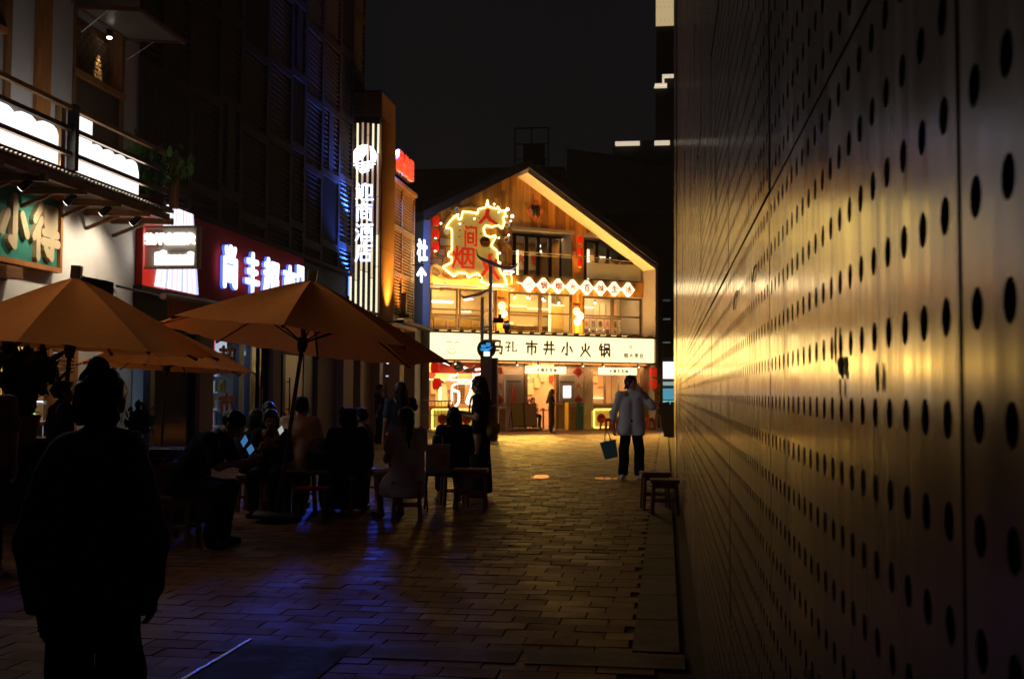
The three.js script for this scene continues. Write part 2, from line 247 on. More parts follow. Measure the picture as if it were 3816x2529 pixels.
  [[1.69, -2.44, 0.06], [1.69, -3.1, 0.09]].forEach(([y, z, L]) => part('scratch', tube([[-0.004, y - L * 0.3, z - L], [-0.004, y, z - L * 0.4], [-0.004, y + L * 0.12, z + L * 0.3], [-0.004, y + L * 0.1, z + L * 0.8]], 0.0014, 14, 4), grime, wall));
}
// ================= the gabled restaurant at the end of the street =================
const woodTex = tex(128, 512, (u, v) => { const g = fbm(u * 22, v * 3, 81, 22, 3, 4), s = noise2(u * 60, v * 5, 88, 60, 5), knot = Math.pow(noise2(u * 3, v * 6, 91, 3, 6), 6); const k = 0.62 + 0.55 * (g - 0.5) + 0.2 * (s - 0.5) - 0.35 * knot + 0.25; return [k, k * 0.96, k * 0.9]; });
const plasterTex = tex(256, 256, (u, v) => { const k = 0.93 + 0.13 * (fbm(u * 6, v * 6, 61, 6, 6, 5) - 0.5); return [k, k * 0.99, k * 0.975]; });
const wood = (c, r = 0.55) => mat(c, r, { map: woodTex, bumpMap: woodTex, bumpScale: 0.003 });
const plaster = (c, r = 0.85) => mat(c, r, { map: rep(plasterTex, 0.7, 0.7), bumpMap: rep(plasterTex, 2, 2), bumpScale: 0.002 });
const TURN = 0.58453, HO = V(-8.41, 0, -40.2), HX = V(Math.cos(TURN), 0, -Math.sin(TURN)), HZ = V(Math.sin(TURN), 0, Math.cos(TURN));
const HP = (u, v, z = 0) => HO.clone().addScaledVector(HX, u).addScaledVector(HZ, z).setY(v).toArray(); // u along the front, v up, z out of it
const onHouse = (name, label, cat, u, v, z, group, turn = 0) => thing(name, label, cat, HP(u, v, z), TURN + turn, group);
const houseArea = (name, w, h, rgb, k, p, q) => area(name, w, h, rgb, k, HP(...p), HP(...q));
const WARM = [1, 0.57, 0.16], SIGNWARM = [1, 0.5, 0.055];
{
  const H = thing('gabled_restaurant', 'three-storey gabled restaurant with plank front glowing at the end of the street', 'building', HO.toArray(), TURN);
  const top = (u) => (u < 3.94 ? 7.72 + u * 0.573 : 9.98 - (u - 3.94) * 0.588);
  const dark = plaster([0.075, 0.07, 0.075], 0.7), cream = plaster([0.36, 0.31, 0.27]);
  // portal frame: slabs that run round the front and back along the house
  part('roof', [poly([[-0.3, 7.62], [3.94, 9.92], [9.74, 6.52], [9.74, 6.84], [3.94, 10.22], [-0.3, 7.95]], 13, 0, 0, 0)], dark, H);
  part('roof_edge', [beam([3.94, 9.94, 0.012], [9.74, 6.55, 0.012], 0.05, 0.03)], cream, H);
  part('soffit', [poly([[3.9, 9.72], [9.6, 6.37], [9.6, 6.5], [3.94, 9.9]], 0.9, 0, 0, -0.002)], plaster([0.8, 0.68, 0.5]), H);
  part('side_wall', span(-0.3, -0.02, 0, 7.64, -0.001, -13), plaster([0.3, 0.3, 0.33]), H);
  part('side_wall', span(9.6, 9.72, 0, 6.56, -0.001, -13), cream, H);
  part('rear_wall', span(-0.28, 9.7, 0, 6.4, -13.1, -13.3), dark, H);
  part('floor_slab', [span(0, 9.58, 3.42, 3.62, -0.95, -5.2), span(0, 9.58, 5.5, 5.68, -1.02, -5.2)], cream, H);
  part('floor', span(-0.3, 9.72, 0.0, 0.03, 0.35, -6.2), mat([0.34, 0.25, 0.2], 0.35), H);
  // weathered planks
  const tones = [[0.58, 0.26, 0.055], [0.7, 0.33, 0.07], [0.42, 0.17, 0.04], [0.8, 0.42, 0.1]].map((c) => wood(c, 0.6));
  const holes = [[3.66, 6.36, 5.93, 7.74], [6.82, 9.54, 5.9, 7.66], [0.2, 3.04, 3.5, 5.33], [3.53, 6.33, 3.5, 5.3], [6.8, 9.56, 3.5, 5.28], [0, 9.6, 0, 3.5]];
  for (let u = 0.28; u < 9.5; u += 0.155) {
    let runs = [[3.5, top(u + 0.08) + 0.02]];
    for (const [a, b, c, d] of holes) if (u + 0.1 > a && u + 0.05 < b) runs = runs.flatMap(([p, q]) => [[p, Math.min(q, c)], [Math.max(p, d), q]].filter(([x, y]) => y - x > 0.04));
    for (const [p, q] of runs) {
      let y = p; while (y < q - 0.03) { let e = Math.min(q, y + rnd(0.9, 2.6)); if (q - e < 0.25) e = q; const g = span(u, u + 0.15, y + 0.003, e - 0.003, -0.93, -0.9 + rnd(0, 0.02)); const uv = g.attributes.uv, ox = rnd(), oy = rnd(); for (let i = 0; i < uv.count; i++) uv.setXY(i, uv.getX(i) * 1.6 + ox, uv.getY(i) * 0.45 + oy); part('plank', g, tones[(rnd() * 4) | 0], H); y = e; }
    }
  }
  part('sheathing', [span(0.2, 9.6, 5.3, 5.92, -0.95, -1.02), span(0.0, 3.66, 5.32, 8.0, -0.95, -1.02), poly([[0, 7.7], [3.94, 9.9], [7.66, 7.75], [3.66, 7.75]], 0.05, 0, 0, -0.95), span(3.05, 3.52, 3.5, 5.3, -0.95, -1.02), span(6.34, 6.8, 3.5, 7.7, -0.95, -1.02)], mat([0.05, 0.03, 0.02], 0.9), H);
  // reveals and lintels of the recessed windows on the top floor
  part('lintel', [span(3.6, 6.4, 7.66, 7.78, -0.86, -1.75), span(6.78, 8.2, 7.6, 7.72, -0.86, -1.75)], cream, H);
  for (const [a, b, d] of [[6.28, 6.36, 7.66], [9.5, 9.58, 7.0], [3.62, 3.68, 7.66], [6.8, 6.86, 7.6]]) part('reveal', span(a, b, 5.93, d, -0.93, -1.75), cream, H);
  part('ledge', span(0.1, 3.72, 5.31, 5.4, -0.7, -0.92), mat([0.75, 0.7, 0.6], 0.5), H);
  const frameMat = mat([0.07, 0.045, 0.03], 0.5), blackFrame = mat([0.02, 0.018, 0.017], 0.45), pane = glassMat();
  function windowIn(u0, u1, v0, v1, z, nx, ny, m, w, tilt) { // frame with panes, optionally a sash pushed outward
    const f = [span(u0, u1, v0, v0 + w, z, z - 0.07), span(u0, u1, v1 - w, v1, z, z - 0.07), span(u0, u0 + w, v0 + w, v1 - w, z, z - 0.07), span(u1 - w, u1, v0 + w, v1 - w, z, z - 0.07)];
    for (let i = 1; i < nx; i++) { const c = u0 + (u1 - u0) * i / nx; f.push(span(c - w * 0.9, c + w * 0.9, v0 + w, v1 - w, z + 0.002, z - 0.068)); }
    for (let j = 1; j < ny; j++) { const c = v0 + (v1 - v0) * j / ny; for (let i = 0; i < nx; i++) f.push(span(u0 + (u1 - u0) * i / nx + w, u0 + (u1 - u0) * (i + 1) / nx - w, c - w * 0.45, c + w * 0.45, z, z - 0.066)); }
    const o = part('window', f, m, H);
    for (let i = 0; i < nx; i++) for (let j = 0; j < ny; j++) { const a = u0 + (u1 - u0) * i / nx + w, b = u0 + (u1 - u0) * (i + 1) / nx - w, c = v0 + (v1 - v0) * j / ny + w * 0.5, d = v0 + (v1 - v0) * (j + 1) / ny - w * 0.5; part('pane', new THREE.PlaneGeometry(b - a, d - c).translate((a + b) / 2, (c + d) / 2, z - 0.035), pane, o); }
    return o;
  }
  windowIn(0.36, 1.47, 3.72, 5.28, -0.93, 1, 2, frameMat, 0.06); windowIn(1.53, 3.02, 3.72, 5.28, -0.93, 1, 2, frameMat, 0.06);
  windowIn(3.55, 6.31, 3.72, 5.27, -0.93, 2, 2, frameMat, 0.075); windowIn(6.82, 9.54, 3.72, 5.24, -0.93, 2, 2, frameMat, 0.075);
  windowIn(3.68, 6.3, 5.95, 7.64, -1.75, 5, 1, blackFrame, 0.085); windowIn(6.86, 9.5, 5.92, 7.58, -1.75, 5, 1, blackFrame, 0.085);
  part('sill', [span(0.2, 9.58, 3.6, 3.7, -0.8, -1.0)], mat([0.16, 0.1, 0.06], 0.6), H);
  for (let i = 0; i < 5; i++) part('canopy_tile', span(0.1 + i * 1.9, 1.98 + i * 1.9, 3.585, 3.6, 0.1, -0.8), mat([0.13, 0.075, 0.045], 0.7), H);
  part('canopy_rim', [span(0.05, 9.6, 3.6, 3.64, 0.06, 0.1), ...Array.from({ length: 20 }, (_, i) => span(0.3 + i * 0.48, 0.33 + i * 0.48, 3.64, 3.72, -0.3, 0.05))], mat([0.14, 0.08, 0.045], 0.7), H);
  // glass balustrades with rails on the top floor
  const rail = mat([0.45, 0.36, 0.26], 0.3, { metalness: 0.7 });
  part('handrail', [bar([3.66, 6.82, -0.86], [6.36, 6.82, -0.86], 0.02), bar([3.66, 6.72, -0.86], [6.36, 6.72, -0.86], 0.012)], rail, H);
  part('handrail', [bar([6.84, 6.8, -0.86], [9.5, 6.68, -0.86], 0.02), bar([6.84, 6.7, -0.86], [9.5, 6.58, -0.86], 0.012)], rail, H);
  part('balustrade_pane', span(3.7, 6.3, 5.97, 6.68, -0.87, -0.88), glassMat([0.75, 0.75, 0.72]), H);
  part('balustrade_pane', soft(2.5, 0.64, 0.012, 8.2, 6.26, -0.87, 0.004), mat([0.62, 0.6, 0.54], 0.3, { transmission: 0.35, thickness: 0 }), H);
  // rooms
  const wallpaper = plaster([0.66, 0.56, 0.42]), pinkish = plaster([0.7, 0.52, 0.42]), brownWall = wood([0.3, 0.17, 0.08]);
  part('ceiling_beam', Array.from({ length: 9 }, (_, i) => span(0.4 + i * 1.05, 0.5 + i * 1.05, 5.36, 5.5, -1.1, -2.7)), brownWall, H); part('wall_stripe', [span(3.3, 6.56, 4.5, 4.56, -2.66, -2.7), span(0, 3.24, 4.4, 4.46, -2.66, -2.7), span(6.62, 9.58, 4.5, 4.54, -2.63, -2.7), span(3.3, 6.56, 3.62, 4.1, -2.6, -2.7)], brownWall, H);
  part('upper_room_wall', [span(0, 9.58, 3.62, 5.5, -2.7, -2.8), span(3.24, 3.3, 3.62, 5.5, -1.1, -2.7), span(6.56, 6.62, 3.62, 5.5, -1.1, -2.7)], wallpaper, H);
  part('top_room_wall', [span(3.4, 6.6, 5.68, 7.6, -4.0, -4.1), span(6.6, 9.5, 5.68, 7.6, -2.6, -2.7), span(6.56, 6.62, 5.68, 7.6, -1.8, -4.0), span(3.4, 3.5, 5.68, 7.6, -1.8, -4)], brownWall, H);
  part('top_room_ceiling', span(3.4, 9.5, 7.6, 7.68, -1.78, -4.1), plaster([0.3, 0.2, 0.12]), H);
  part('ground_room_wall', [span(0, 9.58, 0, 3.4, -3.4, -3.5), span(2.5, 2.6, 0, 3.4, -0.6, -3.4)], pinkish, H);
  part('ground_room_ceiling', span(0, 9.58, 2.72, 2.8, -0.15, -4.6), plaster([0.42, 0.3, 0.2]), H);
  // light coves, shelves and frames seen in the rooms
  const cove = glow([1, 0.74, 0.3], 2.6), coveWhite = glow([1, 0.88, 0.62], 2.4), poster = [[0.75, 0.6, 0.42], [0.7, 0.45, 0.34], [0.6, 0.5, 0.4], [0.8, 0.68, 0.5]].map((c) => mat(c, 0.6)), ink = mat([0.12, 0.06, 0.04], 0.7), redInk = mat([0.6, 0.05, 0.03], 0.6);
  part('cove_light', [span(3.6, 5.2, 4.86, 4.9, -2.64, -2.69), span(5.25, 6.5, 4.78, 4.82, -2.64, -2.69), span(3.5, 4.6, 4.16, 4.21, -2.64, -2.69), span(4.75, 5.5, 4.06, 4.11, -2.64, -2.69), span(5.88, 5.95, 3.7, 5.4, -2.0, -2.06), span(6.0, 6.55, 4.9, 4.95, -2.0, -2.04), span(5.96, 6.55, 3.68, 3.74, -2.0, -2.04)], cove, H);
  part('partition', span(5.96, 6.55, 3.72, 4.9, -2.06, -2.1), mat([0.75, 0.55, 0.25], 0.5), H);
  part('cove_light', [span(0.9, 1.9, 4.86, 4.95, -2.4, -2.46), span(2.3, 2.7, 4.55, 4.62, -2.5, -2.56), span(7.6, 8.5, 4.56, 4.62, -2.3, -2.36), span(7.4, 8.1, 4.9, 4.94, -2.3, -2.36), span(7.9, 9.4, 4.02, 4.07, -2.64, -2.69)], coveWhite, H);
  for (let i = 0; i < 9; i++) { const u = 6.75 + i * 0.34, p = part('picture', span(u, u + 0.3, 3.78, 4.48, -2.62, -2.69), poster[(rnd() * 4) | 0], H); part('print', glyph(['火', '福', '生', '味', '百', '春'][i % 6], 0.2, 0.26, 12, 0.006, 0.5).translate(u + 0.15, 4.28, -2.62), i % 3 ? ink : redInk, p); part('print', glyph(['百', '火', '人'][i % 3], 0.2, 0.22, 12, 0.006, 0.5).translate(u + 0.15, 3.95, -2.62), ink, p); }
  for (let i = 0; i < 5; i++) part('cabinet', soft(0.5, 0.5 + 0.1 * (i % 2), 0.35, 0.75 + i * 0.52, 3.95, -2.4, 0.02), wood([0.5, 0.34, 0.14]), H);
  for (let i = 0; i < 4; i++) part('picture', span(8.3 + i * 0.29, 8.54 + i * 0.29, 4.55, 5.15, -2.62, -2.69), poster[(i * 3) % 4], H);
  for (let i = 0; i < 7; i++) { const u = [4.6, 5.3, 5.95, 7.3, 7.9, 8.5, 9.0][i], zz = i > 2 ? 1.4 : 0, p = part('picture', span(u, u + 0.48, i > 2 ? 6.2 : 6.5, i > 2 ? 7.1 : 7.3, -3.92 + zz, -3.99 + zz), poster[i % 4], H); part('print', glyph(['人', '火', '春', '生'][i % 4], 0.36, 0.46, 14, 0.006, 0.5).translate(u + 0.25, i > 2 ? 6.65 : 6.92, -3.92 + zz), redInk, p); }
  part('cove_light', [span(4.9, 5.3, 6.1, 7.25, -3.6, -3.64), span(7.8, 7.88, 6.05, 7.3, -2.3, -2.35), span(8.4, 9.0, 7.0, 7.04, -2.3, -2.34)], coveWhite, H);
  // entrance front: posts, boards and the window by the sofa
  const post = wood([0.36, 0.2, 0.1]), pale = wood([0.5, 0.36, 0.24]);
  part('post', span(2.32, 2.74, 0.03, 2.7, -0.35, -0.6), pale, H); part('post', span(4.02, 4.14, 0.03, 2.7, -0.4, -0.6), post, H); part('post', span(5.36, 5.48, 0.03, 2.7, -0.4, -0.6), post, H);
  part('post', span(6.62, 7.02, 0.03, 2.7, -0.45, -0.6), pale, H); part('post', span(8.86, 9.0, 0.03, 2.7, -0.4, -0.6), post, H); part('post', span(9.12, 9.3, 0.03, 2.7, -0.4, -0.6), pale, H);
  part('front_board', [span(2.74, 4.02, 0.03, 2.7, -0.5, -0.58)], pinkish, H); part('front_board', [span(5.48, 6.62, 0.03, 2.7, -0.5, -0.58)], pinkish, H); part('front_board', span(7.02, 8.86, 0.03, 0.95, -0.5, -0.58), wood([0.3, 0.15, 0.08]), H); part('front_board', span(9.3, 9.58, 0.03, 2.7, -0.5, -0.58), pale, H);
  part('transom', span(0.1, 9.58, 2.52, 2.72, -0.32, -0.5), wood([0.22, 0.11, 0.05]), H);
  const w = part('window', [span(7.02, 8.86, 0.95, 1.02, -0.48, -0.56), span(7.02, 8.86, 2.1, 2.16, -0.48, -0.56), span(7.55, 7.62, 1.02, 2.1, -0.48, -0.56), span(8.14, 8.22, 1.02, 2.1, -0.48, -0.56)], pale, H);
  for (const [a, b] of [[7.04, 7.55], [7.62, 8.14], [8.22, 8.84]]) part('pane', new THREE.PlaneGeometry(b - a, 1.08).translate((a + b) / 2, 1.56, -0.52), pane, w);
  for (const [u0, u1, lit] of [[3.18, 3.88, 0], [5.48, 6.15, 1]]) { // tall notice cabinets either side of the door
    const c = part('notice_cabinet', soft(u1 - u0, 1.1, 0.12, (u0 + u1) / 2, 1.57, -0.42, 0.015), mat([0.55, 0.45, 0.38], 0.5), H);
    part('header', Array.from({ length: 7 }, (_, i) => span(u0 + 0.06 + i * 0.085, u0 + 0.12 + i * 0.085, 1.82, 1.87, -0.355, -0.345)), ink, c);
    part('grille', Array.from({ length: 9 }, (_, i) => span(u0 + 0.04, u1 - 0.04, 1.1 + i * 0.075, 1.11 + i * 0.075, -0.355, -0.345)), mat([0.35, 0.26, 0.22], 0.6), c);
    if (lit) part('screen', soft(0.34, 0.46, 0.03, 5.8, 1.47, -0.33, 0.012), glow([1, 0.98, 0.95], 1.5), c); else part('ornament', poly([[3.4, 1.05], [3.66, 1.05], [3.58, 1.5], [3.53, 1.78], [3.48, 1.5]], 0.03, 0, 0, -0.33), mat([0.6, 0.08, 0.05], 0.5), c);
  }
  for (let i = 0; i < 26; i++) { const u = 0.4 + i * 0.34 + rnd(-0.1, 0.1), y = rnd(1.2, 2.0), hh = rnd(0.25, 0.6); part('picture', span(u, u + rnd(0.2, 0.4), y, y + hh, -3.32, -3.39), [poster[0], poster[1], redInk, poster[3]][i % 4], H); }
  part('lit_shelf', [span(4.9, 5.6, 2.0, 2.04, -3.2, -3.38), span(0.4, 2.3, 1.9, 1.94, -3.2, -3.38), span(7.8, 9.2, 1.2, 1.23, -3.2, -3.38)], cove, H);
  part('counter', soft(1.9, 0.9, 0.5, 1.35, 0.45, -3.4, 0.03), wood([0.4, 0.2, 0.08]), H);
  part('red_board', span(0.32, 2.3, 2.12, 2.5, -0.62, -0.66), mat([0.55, 0.06, 0.03], 0.5), H);
  // strips of light added on the canopy and ledge to brighten the planks
  part('added_wash_strip', span(0.3, 8.7, 3.66, 3.68, -0.3, -0.36), glow([1, 0.7, 0.25], 2), H); part('added_wash_strip', span(0.4, 3.6, 5.41, 5.425, -0.74, -0.78), glow([1, 0.7, 0.25], 2), H);
  houseArea('added_canopy_wash', 8.2, 0.07, [1, 0.54, 0.13], 340, [4.4, 3.7, -0.33], [4.4, 7, -0.75]); houseArea('added_ledge_wash', 3.2, 0.05, [1, 0.6, 0.17], 220, [2.0, 5.44, -0.72], [2.0, 7.4, -0.85]);
  part('added_under_sign_strip', span(0.2, 9.4, 2.585, 2.6, -0.3, -0.2), glow([1, 0.75, 0.45], 2), H); houseArea('added_under_sign_lamp', 9.1, 0.3, [1, 0.6, 0.26], 17, [4.8, 2.575, -0.25], [4.8, 0, -0.32]);  // strip and lamp added under the sign to brighten the entrance
  // lamps of the rooms
  houseArea('ground_room_lamp', 4.6, 1.6, [1, 0.45, 0.12], 14, [2.6, 2.68, -2.4], [2.6, 0, -2.4]); houseArea('ground_room_lamp', 3.6, 1.6, [1, 0.48, 0.14], 14, [7.4, 2.68, -2.4], [7.4, 0, -2.4]);
  houseArea('upper_room_lamp', 2.6, 1.4, WARM, 6, [1.65, 5.46, -1.8], [1.65, 0, -1.8]); houseArea('upper_room_lamp', 2.8, 1.4, WARM, 6.5, [4.9, 5.46, -1.8], [4.9, 0, -1.8]); houseArea('upper_room_lamp', 2.6, 1.4, [1, 0.64, 0.3], 6.5, [8.1, 5.46, -1.8], [8.1, 0, -1.8]);
  houseArea('top_room_lamp', 5, 0.8, WARM, 8, [5.0, 7.56, -2.9], [5.0, 0, -2.9]); houseArea('top_room_lamp', 2.6, 0.4, WARM, 9, [8.0, 7.4, -2.1], [8.0, 0, -2.15]);
}
// ceiling bulbs behind the panes
{
  const t0 = onHouse('ceiling_bulb', 'small glowing ceiling bulb inside the middle first-floor window, first from its frame', 'lamp', 3.75, 5.2, -1.6, 'ceiling bulbs of the restaurant rooms');
  part('bulb', ball(0.045), glow([1, 0.93, 0.75], 4), t0); part('cap', bar([0, 0.03, 0], [0, 0.14, 0], 0.02), mat([0.1, 0.08, 0.06]), t0);
  const more = [[4.05, 5.12, -2.4], [4.35, 5.16, -2], [4.75, 5.1, -1.5], [5.0, 5.2, -2.2], [5.5, 5.05, -1.7], [5.9, 5.2, -2.6], [6.1, 4.98, -1.6], [7.05, 5.05, -1.5], [7.3, 4.92, -2.6], [8.1, 5.1, -2.2], [3.9, 7.3, -2.6], [4.4, 7.25, -2.2], [4.5, 7.0, -3], [5.6, 7.3, -2.3], [5.9, 7.15, -2.8], [7.1, 7.2, -2.4], [4.3, 2.3, -1.6], [4.6, 2.2, -2.4], [5.2, 2.3, -2.0], [7.4, 2.0, -1.8], [5.0, 2.45, -1.2]];
  const told = ['second from the frame', 'third along, hung high', 'brightest before the mullion', 'just before the mullion', 'first past the mullion, hung low', 'high and deep past the mullion', 'lowest, near the yellow partition', 'hung low at the frame', 'deeper and lower than its neighbour', 'over the middle mullion', 'at the first black frame bar', 'between the first two bars', 'lowest and deepest behind the bars', 'behind the third bar', 'beside the lit red print', 'alone behind the frosted railing', 'nearest the door post', 'deeper in the doorway', 'over the doorway table', 'above the seated diner in the grey cap', 'right under the hanging sign box'];
  more.forEach(([u, v, z], i) => copyOf(t0, HP(u, v, z), TURN, `small ceiling bulb ${told[i]}, ${v > 6 ? (u > 6.7 ? 'far top-floor window' : 'balcony window') : v > 3.5 ? (u > 6.7 ? 'far first-floor window' : 'middle first-floor window') : 'restaurant ground floor'}`));
}
// ---- the long light-box sign ----
const gold = mat([0.42, 0.26, 0.03], 0.45);
{
  const t = onHouse('light_box_sign', 'long glowing cream light-box sign with brush lettering above the restaurant entrance', 'sign', 4.78, 3.1, -0.05);
  part('face', soft(9.5, 0.94, 0.2, 0, 0, 0, 0.05), glow([1, 0.85, 0.46], 1.5), t);
  part('casing', [span(-4.8, 4.8, -0.53, -0.475, -0.14, 0.11), span(-4.8, 4.8, 0.475, 0.5, -0.14, 0.08)], mat([0.5, 0.32, 0.08], 0.5), t);
  const chars = [['市', 4.07, 3.11], ['井', 4.81, 3.13], ['小', 5.58, 3.09], ['火', 6.38, 3.07], ['锅', 7.22, 3.08]];
  for (const [c, u, v] of chars) part('character', glyph(c, 0.54, 0.56, 12, 0.012, 0.5, 0.102).translate(u - 4.78, v - 3.1, 0), gold, t);
  const ochre = mat([0.62, 0.36, 0.02], 0.5); part('character', glyph('孔', 0.5, 0.44, 10, 0.012, 0.8, 0.102).translate(3.2 - 4.78, 0.03, 0), ochre, t); part('character', glyph('马', 0.5, 0.6, 14, 0.012, 0.8, 0.102).translate(2.65 - 4.78, 0, 0), ochre, t);
  '烟火常在'.split('').forEach((c, i) => part('small_character', glyph(c, 0.2, 0.2, 11, 0.01, 0.3, 0.102).translate(3.42 + i * 0.24, -0.2, 0), gold, t));
  part('small_character', glyph('目', 0.12, 0.15, 10, 0.01, 0, 0.102).translate(3.63, 0.14, 0), ochre, t); part('small_character', glyph('一', 0.16, 0.12, 10, 0.01, 0, 0.102).translate(3.86, 0.14, 0), ochre, t);
  part('emblem', [ball(0.022, -4.02, -0.1, 0.105, 1, 1, 0.4), ball(0.022, -3.9, -0.1, 0.105, 1, 1, 0.4), tube([[-4.14, -0.16, 0.105], [-4.05, -0.26, 0.105], [-3.96, -0.28, 0.105], [-3.87, -0.26, 0.105], [-3.78, -0.16, 0.105]], 0.012, 16, 5), tube([[-4.2, 0.16, 0.105], [-4.05, 0.13, 0.105], [-3.95, 0.18, 0.105]], 0.012, 10, 5), tube([[-3.88, 0.1, 0.105], [-3.75, 0.15, 0.105], [-3.65, 0.1, 0.105]], 0.012, 10, 5)], ochre, t);
  houseArea('light_box_sign_lamp', 9.4, 0.9, SIGNWARM, 2.2, [4.78, 3.1, 0.2], [4.78, 2.6, 6]);
}
// ---- neon map sign ----
{
  const t = onHouse('neon_outline_sign', 'paper-covered map-shaped board edged with yellow neon and large red brush characters', 'sign', 2.1, 7.0, -0.75);
  const O = [[2.56, 8.68], [2.6, 8.45], [2.94, 8.39], [3.0, 8.48], [3.08, 8.33], [3.29, 8.33], [3.3, 8.15], [3.21, 8.02], [3.27, 7.91], [3.18, 7.64], [3.01, 7.75], [2.76, 7.68], [2.5, 7.71], [2.41, 7.56], [2.5, 7.33], [2.73, 7.3], [2.88, 7.37], [2.9, 7.27], [2.73, 6.96], [2.98, 6.77], [2.99, 6.39], [3.12, 6.33], [3.06, 6.22], [3.12, 5.99], [3.25, 5.88], [3.34, 5.68], [3.34, 5.5], [2.74, 5.48], [2.33, 5.58], [2.34, 5.73], [2.16, 5.88], [1.88, 5.75], [1.76, 5.72], [1.74, 5.85], [1.35, 5.85], [1.22, 5.73], [0.76, 6.04], [1.1, 6.23], [1.11, 6.43], [0.97, 6.46], [1.0, 6.63], [1.11, 6.67], [1.1, 7.47], [0.87, 7.51], [1.02, 7.75], [1.3, 8.03], [1.39, 7.86], [1.49, 7.9], [1.55, 8.17], [2.05, 8.16], [2.15, 8.1], [2.18, 8.3], [2.49, 8.41]].map(([a, b]) => [a - 2.1, b - 7.0]);
  const glowBoardM = plaster([0.6, 0.44, 0.14]); glowBoardM.emissive = lin([0.75, 0.46, 0.08]); glowBoardM.emissiveIntensity = 0.3; part('board', poly(O, 0.06, 0, 0, -0.02), glowBoardM, t);  // board and its papers glow faintly, standing in for neon light on them
  part('neon_tube', tube(O.map(([a, b]) => [a, b, 0.03]), 0.032, 260, 7, true, 0.2), glow([1, 0.8, 0.24], 4), t);
  part('neon_tube', tube([[1.09, -1.1, 0.03], [1.2, -1.08, 0.03], [1.46, -1.1, 0.03], [1.49, -1.2, 0.03], [1.5, -1.46, 0.03]], 0.022, 30, 6, false, 0.1), glow([1, 0.84, 0.3], 2.6), t);
  const red = glow([0.7, 0.02, 0.004], 0.35); red.color = lin([0.62, 0.03, 0.012]);
  const put = (c, u, v, w, h, k) => part('red_character', glyph(c, w, h, k, 0.05, 0.35).translate(u - 2.1, v - 7, 0.005), red, t);
  put('人', 2.57, 8.04, 0.82, 0.6, 18); put('间', 1.87, 7.26, 0.64, 0.86, 8.5); put('烟', 1.58, 6.46, 0.95, 0.9, 9); put('火', 2.66, 6.17, 0.92, 1.0, 14);
  part('paper_sheet', Array.from({ length: 26 }, (_, i) => box(rnd(0.18, 0.34), rnd(0.16, 0.3), 0.004, rnd(-0.85, 0.62), rnd(-1.0, 1.0), -0.016 + i * 0.0003, 0, rnd(-0.04, 0.04))), glowBoardM, t, 'stuff');
  part('print_mark', Array.from({ length: 40 }, () => box(rnd(0.02, 0.07), rnd(0.012, 0.06), 0.004, rnd(-0.85, 0.75), rnd(-1.05, 1.0), -0.004)), mat([0.16, 0.1, 0.04], 0.8), t, 'stuff');
  houseArea('neon_outline_sign_lamp', 2.2, 2.6, [1, 0.68, 0.16], 3.5, [2.1, 7.0, -0.5], [2.1, 6.9, 4]);
  const d = onHouse('bronze_disc', 'dark round bronze disc mounted on the neon-edged map board', 'wall ornament', 2.45, 7.07, -0.68);
  part('disc', lathe([[0, 0.05], [0.1, 0.048], [0.19, 0.035], [0.215, 0.02], [0.22, 0], [0, 0]], 32).rotateX(Math.PI / 2), mat([0.2, 0.1, 0.03], 0.4, { metalness: 0.7 }), d);
  part('relief', [-0.1, -0.033, 0.033, 0.1].map((x, i) => glyph(['生', '火', '百', '市'][i], 0.06, 0.08, 14, 0.01).translate(x, 0.02, 0.045)), mat([0.35, 0.06, 0.02], 0.6), d);
}
